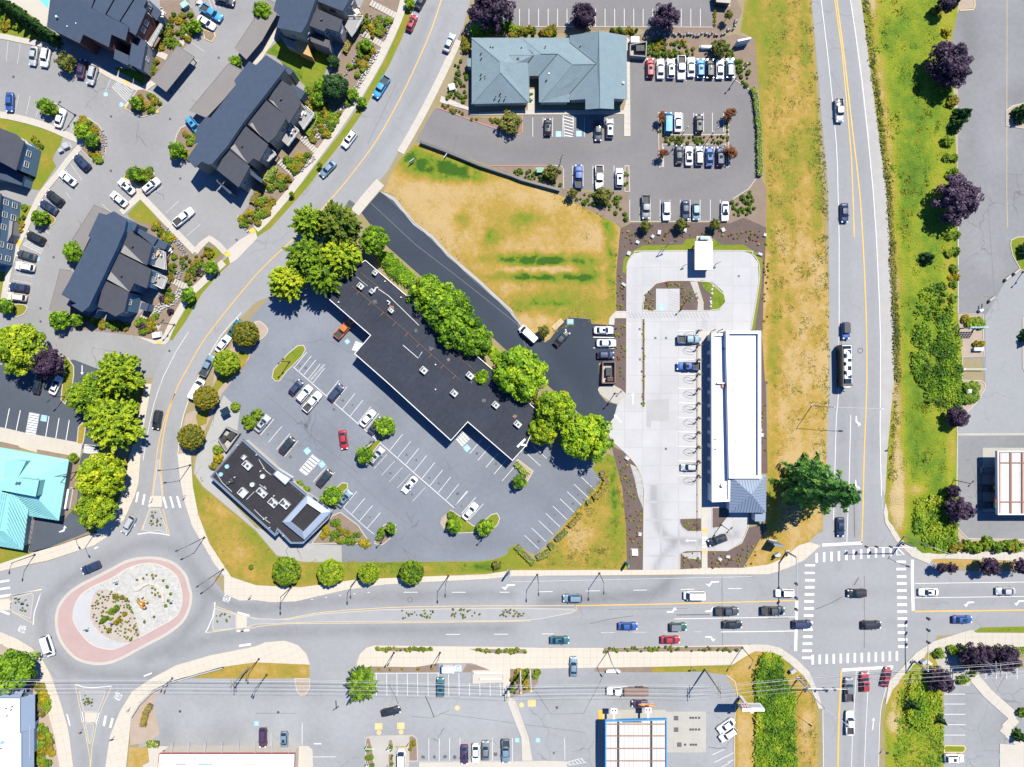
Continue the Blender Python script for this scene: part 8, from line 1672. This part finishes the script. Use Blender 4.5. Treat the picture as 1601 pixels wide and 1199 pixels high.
# ==== LAMPS, SIGNALS, POLES, WIRES
LG2='dark street lamps of the main street'
def lamp(px,py,h,deg,arm,label,group=LG2,mat='dark',double=False,head=.8):
 x,y,_=W(px,py);t=thing('street_lamp',(x,y,0),R(deg),label=label,cat='street lamp',group=group)
 MB().tube([(0,0,0),(0,0,.6),(0,0,h)],[.18,.11,.075],8).box((0,0,.15),(.5,.5,.3)).build('pole',MAT[mat],t)
 for s in((1,-1)if double else(1,)):
  if arm>.3:MB().tube([(0,0,h-.5),(s*arm*.5,0,h),(s*arm,0,h+.05)],.06,6).build('arm',MAT[mat],t)
  MB().box((s*(arm+head*.4),0,h+.02),(head,.36,.16),0,0,.8).build('lamp_head',MAT[mat],t)
for px,py,d,a,l in((455.5,918,270,2.2,'second street lamp east of the roundabout, below the first ball tree'),(560,902,270,2.2,'street lamp between the ball trees on the main street'),(701,900,270,2.2,'street lamp beside the easternmost ball tree'),(840,898,270,2.2,'street lamp at the foot of the dry triangular lawn'),(937,896,270,2.2,'street lamp left of the car wash driveway'),(298,727,185,3.4,'street lamp on the lawn side opposite the golden trees'),(320,840,205,3.0,'street lamp at the northeast of the roundabout'),(349,890,215,3.0,'street lamp at the east of the roundabout by the lawn'),(150,832,300,2.0,'street lamp at the bank drive bend by the roundabout'),(55,867,260,2.0,'street lamp at the left edge of the bank lawn'),(405,1030,270,1.5,'lamp at the tan strip south of the roundabout'),(270,1060,250,1.0,'lamp standing at the bend of the south pavement'),(120,738,0,2.0,'lamp by the hatched walk at the bank'),(102,620,225,1.2,'lamp at the bank car park corner'),(950,1018,300,2.0,'lamp on the south pavement right of the crossing driveway'),(1160,1012,240,1.6,'lamp at the end of the kerbside bed before the crossing'),(616,1020,240,1.0,'short lamp on the south pavement by the shop entry'),(688,1020,240,1.0,'short lamp above the shop stalls'),(417,1055,250,1.4,'lamp on the shop lot edge below the tan strip')):lamp(px,py,8.6 if a>1.2 else 5.0,d,a,l)
PL2='car park lamps'
for px,py,l in((1151,122,'twin headed lamp at the curved corner of the clinic lot'),(1062,217,'twin headed lamp on the clinic island left'),(1107,218,'twin headed lamp on the clinic island right'),(875,258,'car park lamp by the clinic utility box'),(1074,468,'lamp in the mulch inside the pay lane loop'),(1127,820,'lamp beside the car wash exit drive'),(961,615,'lamp on the pale island at the new drive'),(1490,750,'lamp at the right strip beside the purple tree'),(585,690,'lamp on the grass of the middle mall island'),(606,832,'lamp at the island end of the restaurant stalls'),(763,828,'lamp on the east turning island'),(453,566,'lamp on the long grass island of the mall'),(1599,425,'lamp at the right edge by the bollards'),(273,508,'lamp by the apartment entrance at the street'),(118,180,'lamp above the large kerbed bed of the apartments')):lamp(px,py,7.0,45,.5,l,PL2,double=True,head=.6)
def bent_mast(px,py,h,deg,arm,label):lamp(px,py,h,deg,arm,label,'tall cobra lamps of the highway','steel',head=1.1)
bent_mast(1269,634,12.5,-2,11.0,'tall steel lamp with a long arm over the highway');bent_mast(1412,838,12,-20,5.0,'tall steel lamp at the northeast crossing corner');bent_mast(1258,1075,12,-35,6.0,'tall steel lamp over the south leg of the crossing')
SGN='traffic signals of the crossing'
def signal(px,py,deg,arm,heads,label):
 x,y,_=W(px,py);t=thing('traffic_signal',(x,y,0),R(deg),label=label,cat='traffic light',group=SGN);h=6.2
 MB().tube([(0,0,0),(0,0,h+.2)],[.24,.18],10).box((0,0,.2),(.8,.8,.4)).build('pole',MAT['steel'],t);MB().tube([(0,0,h),(arm,0,h+.3)],[.15,.08],8).build('mast_arm',MAT['steel'],t)
 for a in heads:
  s=MB().box((a,-.2,h),(.42,.34,1.1)).box((a,.0,h),(.62,.05,1.35)).build('signal_head',MAT['dark'],t)
  for i,c in enumerate(('red_paint','yellow','green_metal')):MB().tube([(a,-.38,h+.33-i*.33),(a,-.44,h+.33-i*.33)],.12,8).build('lens',MAT[c],s)
 MB().box((.3,.4,1.4),(.4,.3,.6)).build('controller_box',MAT['dark'],t)
signal(1230,862,270,13.5,(6.5,10,12.8),'signal with its arm reaching down over the white SUV, northwest corner');signal(1409,847,180,12.5,(6,9.5,12),'signal with its arm along the upper crosswalk, northeast corner');signal(1428,1033,90,13,(7,10,12.8),'signal with its arm reaching up, southeast corner');signal(1247,1060,0,10,(4,6.5,9.5),'signal with a short arm over the grey pickup, southwest corner')
for px,py,l in((1213,866,'signal cabinet on the northwest corner pavement'),(1441,1032,'signal cabinet on the southeast corner bed'),(1237,1046,'dark cabinet at the southwest corner')):x,y,_=W(px,py);t=thing('utility_cabinet',(x,y,0),.6,label=l,cat='cabinet');MB().box((0,0,.75),(1.3,.8,1.5)).build('case',MAT['unit'],t);MB().box((0,0,1.53),(1.4,.9,.06)).build('lid',MAT['steel'],t)
def cabinet(px,py,sx,sy,h,deg,label,mat='unit',lid='steel'):x,y,_=W(px,py);t=thing('utility_cabinet',(x,y,0),R(deg),label=label,cat='cabinet');MB().box((0,0,h/2),(sx,sy,h)).build('case',MAT[mat],t);MB().box((0,0,h+.03),(sx+.1,sy+.1,.06)).build('lid',MAT[lid],t);MB().box((0,0,.05),(sx+.5,sy+.5,.1)).build('plinth',MAT['pad'],t)
for a in((844,268,1.6,1.2,1.3,0,'green utility box in the bark bed by the retaining wall','green_metal','green_metal'),(707,138,1.5,1.5,1.0,15,'square pale utility pad by the street at the clinic'),(106,229,1.3,1.3,1.0,25,'pale utility box by the apartment walkway'),(98,236,1.0,.8,.9,25,'small white utility box by the apartment walkway'),(292,11,1.6,1.3,1.4,35,'teal utility box at the top apartment beds','teal','teal'),(247,524,1.9,1.2,.9,10,'white sign box at the apartment entrance corner','trim','trim'),(1512,611,1.0,.9,1.0,0,'pale box in the pale soil corner at right'),(1527,546,2.4,.8,.9,0,'pale low cabinets under the teal sign frame'),(1065,342,.9,.6,.9,0,'white box in the bark below the clinic stalls')if 0 else(1069,360,.9,.7,.6,0,'pale block in the dark mulch left of the pay canopy'),(992,863,1.4,1.4,.5,0,'square pale pad block beside the car wash driveway','trim','trim'),(891.5,503,1.2,.9,.15,0,'pale drain frame on the new asphalt','pad','blue_paint'),(106.5,778,1.6,5.0,1.5,-10,'row of pale service cabinets beside the turquoise roof','unit','trim')):cabinet(*a)
# lawn stakes, tank, signs
x,y,_=W(1103,76);t=thing('propane_tank',(x,y,0),0,label='white horizontal propane tank in the clinic bark bed',cat='gas tank');MB().tube([(-1.5,0,.75),(-1.3,0,.75),(1.3,0,.75),(1.5,0,.75)],[.25,.5,.5,.25],12).build('tank',MAT['trim'],t,True);MB().box((0,0,.12),(3.2,1.3,.12)).build('pad',MAT['walk'],t)
for s in(-.9,.9):MB().box((s,0,.2),(.2,.9,.35)).build('saddle',MAT['dark'],t)
def monument(px,py,Lx,h,deg,label,mat='trim',base=True,th=.45):
 x,y,_=W(px,py);t=thing('monument_sign',(x,y,0),R(deg),label=label,cat='sign');MB().box((0,0,h/2+.3),(Lx,th,h)).build('sign_board',MAT[mat],t);MB().box((0,0,.2),(Lx*.8,th+.4,.4)).build('plinth',MAT['stone'],t);return t
monument(1158,70,3.4,2.6,12,'pale monument sign at the upper right corner of the clinic beds');monument(1207,846,2.6,4.4,-12,'tall blue grey sign on the dry grass by the crossing','bluegrey');monument(979,879,.8,3.6,80,'tall green and white sign beside the car wash driveway','green_metal');monument(795,893,1.0,4.2,60,'tall bluish mall sign beside the driveway pavement','seam');monument(958,1048,3.6,.6,0,'low white sign bar at the south forecourt edge');monument(1449,1034,1.4,.9,-20,'pale low sign at the southeast corner bed')
# price sign: tall pylon with a red digit panel
x,y,_=W(1157,1088);t=thing('price_sign',(x,y,0),0,label='tall white price sign with a red digit panel beside the south forecourt',cat='sign')
MB().box((0,0,4.4),(.7,.5,8.8)).build('post',MAT['trim'],t);bx,by,_=W(1175,1110,9.6);dx,dy=bx-x,by-y
MB().box((dx,dy+.6,9.4),(5.4,.7,3.0)).bar((0,0,8.4),(dx,dy+.6,8.4),.5,.4).build('board',MAT['trim'],t)
c=MB().box((dx-1.7,dy+.98,9.6),(1.9,.1,2.2)).build('price_panel',MAT['redfascia'],t);MB().box((dx+.9,dy+.98,9.6),(2.6,.08,1.6)).build('logo_panel',MAT['unit'],t)
for i in range(3):MB().box((dx-2.3+i*.6,dy+1.05,9.7),(.34,.06,1.3)).build('digit_segment',MAT['trim'],c)
# teal sign frame at right
x,y,_=W(1528,513,4);t=thing('sign_frame',(x,y,0),0,label='pale teal empty sign lattice standing in the pale soil at right',cat='sign frame')
for i in range(7):MB().box((-2.1+i*.7,.2,3.4),(.14,.2,3.0)).build('upright',MAT['teal'],t)
for k in range(4):MB().box((0,.2,2.0+k*.95),(4.4,.2,.14)).build('rail',MAT['teal'],t)
for s in(-1.8,1.8):MB().box((s,.2,1.0),(.3,.3,2.0)).build('post',MAT['steel'],t)
for i,(px,py)in enumerate(pts('31 1530,512 1475,550 1375,682')):x,y,_=W(px,py);t=thing('concrete_barrier',(x+.8,y+.5,0),R(38),label=('upper','middle','lower')[i]+' pale concrete block of the three closing the right lane',cat='barrier',group='concrete blocks across the lane');MB().box((0,0,.4),(2.0,.6,.8),0,0,.8).build('block',MAT['pad'],t);MB().box((-.95,-.2,.45),(.4,.5,.5)).build('end_marker',MAT['black'],t)
x,y,_=W(1531,485);t=thing('gate_post',(x,y,0),.6,label='white and black gate post below the concrete blocks',cat='gate');MB().box((0,0,.5),(.9,.7,1.0)).build('housing',MAT['trim'],t);MB().bar((0,0,.9),(1.0,1.2,.9),.25,.2).build('arm',MAT['black'],t)
x,y,_=W(1504,577);t=thing('boom_gate',(x,y,0),0,label='boom gate across the right side bay below the teal frame',cat='gate');MB().box((0,0,.55),(.5,.5,1.1)).build('housing',MAT['unit'],t);MB().bar((0,0,1.0),(5.4,0,1.1),.12,.14).build('boom',MAT['trim'],t)
# vacuum stands
for i in range(11):
 py=518+i*22.6;x,y,_=W(1091,py);t=thing('vacuum_stand',(x,y,.06),0,label=f'dark vacuum stand with a hose loop, {["first", "second", "third", "fourth", "fifth", "sixth", "seventh", "eighth", "ninth", "tenth", "last"][i]} from the north end of the car wash',cat='vacuum',group='vacuum stands of the car wash')
 MB().tube([(0,0,0),(0,0,2.5),(-.5,0,3.1),(-1.6,0,3.2)],.07,6).build('arch',MAT['dark'],t);MB().tube([(.1,.2,0),(.1,.2,1.3)],.25,8).build('canister',MAT['dark'],t);MB().box((0,0,2.75),(.9,.25,.3),.5).build('cap',MAT['dark'],t)
 MB().tube([(-1.6+1.7*math.cos(a)-.3,.75*math.sin(a)-.9,1.2+.6*math.cos(a))for a in[k*.33 for k in range(18)]],.035,5).build('hose',MAT['dark'],t)
x,y,_=W(1090,640);t=thing('air_rail',(x,y,.06),0,label='thin dark rail line along the vacuum stalls of the car wash',cat='rail');MB().bar((0,17.5,.5),(0,-31,.5),.08,.1).build('rail',MAT['dark'],t)
for i in range(12):MB().box((0,17-i*4.3,.25),(.12,.12,.5)).build('post',MAT['dark'],t)
for i,(px,py)in enumerate(pts('21 1250,870 1295,868')):x,y,_=W(px,py);t=thing('pay_bollard',(x,y,.05),0,label=('left','right')[i]+' dark post at the tunnel mouth of the car wash',cat='bollard',group='posts at the tunnel');MB().tube([(0,0,0),(0,0,1.5),(.3,.2,1.9)],.09,6).build('post',MAT['dark'],t);MB().box((.3,.2,1.9),(.4,.3,.3)).build('cap',MAT['dark'],t)
for i,(a,b)in enumerate((((1041,386),4.6),((1032,393),3.0),((1119,413),2.4),((1068,416),2.0))):x,y,_=W(*a);t=thing('lane_sign',(x,y,.05),R(20),label=('tall dark clearance pole left of the pay canopy','short dark pole left of the clearance pole','dark menu stand right of the pay canopy','dark menu stand left of the pay canopy')[i],cat='post');MB().tube([(0,0,0),(0,0,b)],.08,6).build('post',MAT['dark'],t);MB().box((.3,0,b-.2),(.9,.12,.5)).build('sign_plate',MAT['dark'],t)
# retaining wall, ramps, furniture
def lowwall(P,w,h,mat,label,name='retaining_wall',cap=None):
 Q=xy(pts(P));x0,y0=Q[0];t=thing(name,(x0,y0,0),label=label,cat='wall')
 for a,b in zip(Q,Q[1:]):
  m=MB().bar((a[0]-x0,a[1]-y0,h/2),(b[0]-x0,b[1]-y0,h/2),w,h).build('wall_section',MAT[mat],t)
  MB().bar((a[0]-x0,a[1]-y0,h+.03),(b[0]-x0,b[1]-y0,h+.03),w+.1,.06).build('coping',MAT[cap or mat],t)
lowwall('10 1030,895 1180,950 1400,1040 1599,1105 20 60,1130 300,1195',.5,1.3,'dstone','long dark retaining wall along the top of the dry field',cap='dark');lowwall('13 1365,600 1535,600',.3,.9,'trim','upper white wall of the access ramp','ramp_wall');lowwall('13 1400,638 1540,636',.3,.9,'trim','lower white wall of the access ramp','ramp_wall');lowwall('@80;860;6.4826 860,400 900,390 950,350 1000,330 1060,340 1110,380 1145,440 1155,520',.45,.75,'trim','curved pale low wall on the roundabout cobbles','curved_wall','walk_s')
lowwall('03 830,880 880,800 960,720 1080,660 1250,610 1400,570',.2,.9,'dark','dark railing wall along the bend of the south pavement','fence_wall','steel')
# sculpture on the roundabout: two curled golden forms
x,y,_=W(227,939);t=thing('sculpture',(x,y,.32),.4,label='golden curled sculpture on the pale cobbles of the roundabout',cat='sculpture')
MB().tube([(-1.1,1.2,.2),(-.9,.7,1.0),(-.5,.2,1.4),(-.1,-.4,1.5),(.2,-.7,1.2)],[.2,.38,.42,.4,.3],10).build('body_curve',MAT['gold'],t,True);MB().tube([(.2+.8*math.cos(a),-.7+.75*math.sin(a),.9+.1*a)for a in[k*.5 for k in range(11)]],.3,8).build('ring_curl',MAT['gold'],t,True);MB().tube([(.1,.9,0),(.2,1.0,1.2)],[.2,.1],8).build('small_stem',MAT['rust'],t)
# timber ramp, white bales, patio sets
x,y,_=W(872,507);t=thing('timber_ramp',(x,y,.1),R(42),label='pale timber board lying at the bend of the new drive',cat='board')
for i in range(4):MB().box((0,-.5+i*.33,.06),(3.2,.3,.1)).build('plank',MAT['tan_wood'],t)
for i,(px,py)in enumerate(((645,254),(697,247))):x,y,_=W(px,py);t=thing('realty_sign',(x,y,.1),R(35+20*i),label=('white sign panels lying on the dry field by the street','small white sign on the dry field by the retaining wall')[i],cat='sign');MB().box((0,0,1.2),(1.6,.1,1.2)).build('panel',MAT['trim'],t);MB().tube([(-.6,0,0),(-.6,0,1.8)],.07,6).build('post',MAT['trim'],t)
x,y,_=W(709,1043.5);t=thing('utility_tank',(x-1.2,y,.1),0,label='white and blue container box at the bark strip above the shop stalls',cat='container');MB().box((0,0,.9),(3.0,1.5,1.7)).build('container_body',MAT['trim'],t);MB().box((-1.6,0,.8),(.35,1.5,1.5)).build('end_panel',MAT['bluefascia'],t)
text('G',714.6,1041.5,1.6,0,'bluefascia',t,loc=(2.4,.15,1.02));MB().box((2.3,.1,.5),(1.9,1.3,1.0)).build('side_box',MAT['trim'],t)
def patio(px,py,z,mat,label):
 x,y,_=W(px,py,z);t=thing('patio_set',(x,y,z),random.random()*3,label=label,cat='patio furniture',group='patio sets of the townhouses');MB().box((0,0,.72),(1.3,.9,.06)).build('table_top',MAT[mat],t)
 for i in range(4):a=i*1.571+.3;MB().box((1.0*math.cos(a),.9*math.sin(a),.42),(.5,.5,.08)).box((1.25*math.cos(a),1.12*math.sin(a),.7),(.5,.1,.5),a+1.57).build('chair',MAT['trim' if i%2 else 'tan_wood'],t);MB().box((.5*math.cos(a),.3*math.sin(a),.36),(.07,.07,.7)).build('leg',MAT['dark'],t)
for px,py,z,mm,l in((473,178,2.65,'trim','white patio set on the upper deck of the street row'),(456,204,2.85,'unit','pale patio set with a red cushion deck in the street row'),(248,397,2.85,'tan_wood','tan patio set on the upper deck of the blue house'),(244,433,2.85,'cream','cream patio set on the lower deck of the blue house'),(266,391,.15,'trim','round white patio set on the stone terrace by the rock stream'),(559,20,2.85,'trim','pale patio set on the deck at the top house'),(255,22,3.3,'trim','pale patio set on the deck by the red wall'),(315,6,.15,'unit','grey garden furniture at the top apartments')):patio(px,py,z,mm,l)
# signs at the crossings, flag poles
def sign(px,py,deg,label,plate='yellow',h=2.4):
 x,y,_=W(px,py);t=thing('road_sign',(x,y,.1),R(deg),label=label,cat='road sign',group='small road signs');MB().tube([(0,0,0),(0,0,h)],.05,6).build('post',MAT['steel'],t);MB().box((0,-.06,h-.35),(.75,.05,.75)).build('plate',MAT[plate],t)
for px,py,d,pl,l in((240,779,30,'yellow','yellow crossing sign on the north splitter island'),(291,774,30,'bluefascia','blue sign by the striped crossing north of the roundabout'),(190,770,30,'dark','dark signs on the pavement by the golden trees'),(383,980,0,'yellow','yellow crossing sign on the east splitter island'),(394,930,20,'yellow','yellow sign at the east pavement of the roundabout'),(130,1139,10,'yellow','yellow crossing sign on the south splitter island'),(40,938,0,'teal','teal sign on the west splitter island'),(180,1150,20,'dark','dark sign on the south pavement of the roundabout'),(1390,698,0,'dark','small dark sign on the gravel shoulder of the highway'),(1211,868,0,'dark','dark crossing button post at the northwest corner'),(205,1105,40,'redfascia','red and white sign at the bend of the south pavement'),(180,970,0,'bluefascia','blue arrow sign low on the roundabout'),(272,937,0,'bluefascia','blue arrow sign at the right of the roundabout'),(187,907,0,'dark','dark arrow sign at the top of the roundabout'),(141,980,0,'dark','dark arrow sign at the left of the roundabout'),(1082,1042,0,'dark','dark sign at the grass strip by the power pole'),(1380,1170,30,'dark','small sign at the southeast verge')):sign(px,py,d,l,pl)
for i,(px,py,b,h)in enumerate(((813.5,1047,(815.5,1096),13),(828.5,1047,(830,1092),12))):
 x,y,_=W(px,py);t=thing('flag_pole',(x,y,0),0,label=('left','right')[i]+' tall white pole in the yellow bushes above the shops',cat='pole',group='tall white poles');MB().tube([(0,0,0),(0,0,h)],[.2,.13],8).build('pole',MAT['trim'],t);MB().tube([(0,0,h),(0,0,h+.3)],.28,8).build('finial',MAT['yellow_pale'],t)
def upole(px,py,h,label,arms=(0,),mat='wood'):
 x,y,_=W(px,py);t=thing('power_pole',(x,y,0),0,label=label,cat='utility pole',group='power poles along the main street');MB().tube([(0,0,0),(0,0,h)],[.24,.15],8).build('pole',MAT[mat],t)
 for z in(h-.6,h-2.2):
  MB().box((0,0,z),(.14,3.2,.16)).build('crossarm',MAT['wood'],t)
  for k in(-1.4,-.5,.5,1.4):MB().tube([(0,k,z+.08),(0,k,z+.34)],.06,6).build('insulator',MAT['unit'],t)
 return(x,y,h)
PW=[upole(389,1043,12,'wooden power pole at the tan strip south of the roundabout'),upole(812,1052,12,'wooden power pole beside the tall white poles'),upole(1102,1046,14,'tall wooden power pole casting a long shadow at the south forecourt'),upole(1511,1017,13,'leaning pale power pole at the southeast purple trees',mat='steel')]
ends=[(W(-120,1046)[0],W(-120,1046)[1],12)]+PW+[(W(1760,1000)[0],W(1760,1000)[1],13)]
for wi,(k,dz)in enumerate(((-1.4,-.3),(-.5,-.3),(.5,-.3),(1.4,-.3),(-1.1,-1.9),(1.1,-1.9),(0,-3.4))):
 P=[]
 for a,b in zip(ends,ends[1:]):
  for j in range(9):u=j/9;P.append((a[0]+(b[0]-a[0])*u,a[1]+(b[1]-a[1])*u+k,a[2]+(b[2]-a[2])*u+dz-3.2*u*(1-u)))
 P.append((ends[-1][0],ends[-1][1]+k,ends[-1][2]+dz));MB().tube(P,.018 if wi<6 else .035,4).build('power_line',MAT['wire'],None,label='pale power cable over the south car parks, '+['southernmost','second from south','third upper','northernmost','lower southern','lower northern'][min(wi,5)]+' one' if wi<6 else 'thick lowest cable of the power line over the south car parks',cat='cable',group='power cables')
# drive-through posts
for i,(px,py)in enumerate(pts('13 700,1050 960,1040 835,1060 700,1160 830,1180')):x,y,_=W(px,py);t=thing('height_bar',(x,y,.1),R(0 if i<2 else 20),label=('white clearance bar at the left drive through island','yellow clearance bar at the right drive through island','speaker post on the middle drive through island','dark post low on the left drive through island','dark menu board low on the middle island')[i],cat='post');MB().tube([(0,0,0),(0,0,2.6)],.1,6).build('post',MAT['trim'],t);MB().bar((0,0,2.5),(2.2 if i==0 else-2.6 if i==1 else .9,0,2.5),.14,.12).build('bar',MAT['trim' if i!=1 else 'yellow'],t)
# solar panel post by the bins, crossing details
x,y,_=W(352,643,2.5);t=thing('solar_post',(x,y,0),.5,label='dark tilted panel on a post near the restaurant bins',cat='panel');MB().tube([(0,0,0),(0,0,2.4)],.09,6).build('post',MAT['steel'],t);MB().box((0,0,2.5),(2.2,1.8,.1)).build('panel',MAT['glass'],t)
# ==== TIDY
def join_rest(name,keep):
 """past about 300 of a kind: the largest stay single, the rest become one mass"""
 L=[o for o in col.objects if o.parent is None and o.name.split('.')[0]==name and o.get('label')]
 L.sort(key=lambda o:-o.scale.x*o.scale.y);rest=L[keep:]
 if not rest:return
 by={}
 for o in rest:by.setdefault(o.data.materials[0].name,[]).append(o)
 Vs,Fs,vs,ms=[],[],[],[];off=0;mats=list(by)
 for mi,k in enumerate(mats):
  for o in by[k]:
   me=o.data;n=len(me.vertices);c=np.empty(n*3,np.float32);me.vertices.foreach_get('co',c);c=c.reshape(-1,3)*np.array(o.scale);a=o.rotation_euler.z;c=np.c_[c[:,0]*math.cos(a)-c[:,1]*math.sin(a),c[:,0]*math.sin(a)+c[:,1]*math.cos(a),c[:,2]]+np.array(o.location)
   f=np.empty(len(me.loops),np.int32);me.loops.foreach_get('vertex_index',f);v=np.empty(len(me.polygons),np.float32);me.attributes['v'].data.foreach_get('value',v)
   Vs.append(c);Fs.append(f.reshape(-1,4)+off);vs.append(v);ms.append(np.full(len(v),mi,np.int32));off+=n
 mats_=[bpy.data.materials[k]for k in mats]
 me=leaf_mesh(name+'_mass',[(np.concatenate(Vs),np.concatenate(Fs),np.concatenate(vs))],mats_[0])
 for q in mats_[1:]:me.materials.append(q)
 me.polygons.foreach_set('material_index',np.concatenate(ms));link('ground_cover_'+name,me,kind='stuff')
 for o in rest:bpy.data.objects.remove(o)
join_rest('shrub',290);join_rest('bedding_plant',290)
# every thing's empty goes to the base of the thing, its parts keep their place
bpy.context.view_layer.update()
for o in list(col.objects):
 if o.type=='EMPTY' and o.parent is None and o.location.length<1e-6 and o.children:
  B=[c.matrix_world@Vector(v)for c in o.children if c.type=='MESH' for v in c.bound_box]
  cx,cy=(min(b.x for b in B)+max(b.x for b in B))/2,(min(b.y for b in B)+max(b.y for b in B))/2
  o.location=(cx,cy,0)
  for c in o.children:c.location=(c.location.x-cx,c.location.y-cy,c.location.z)
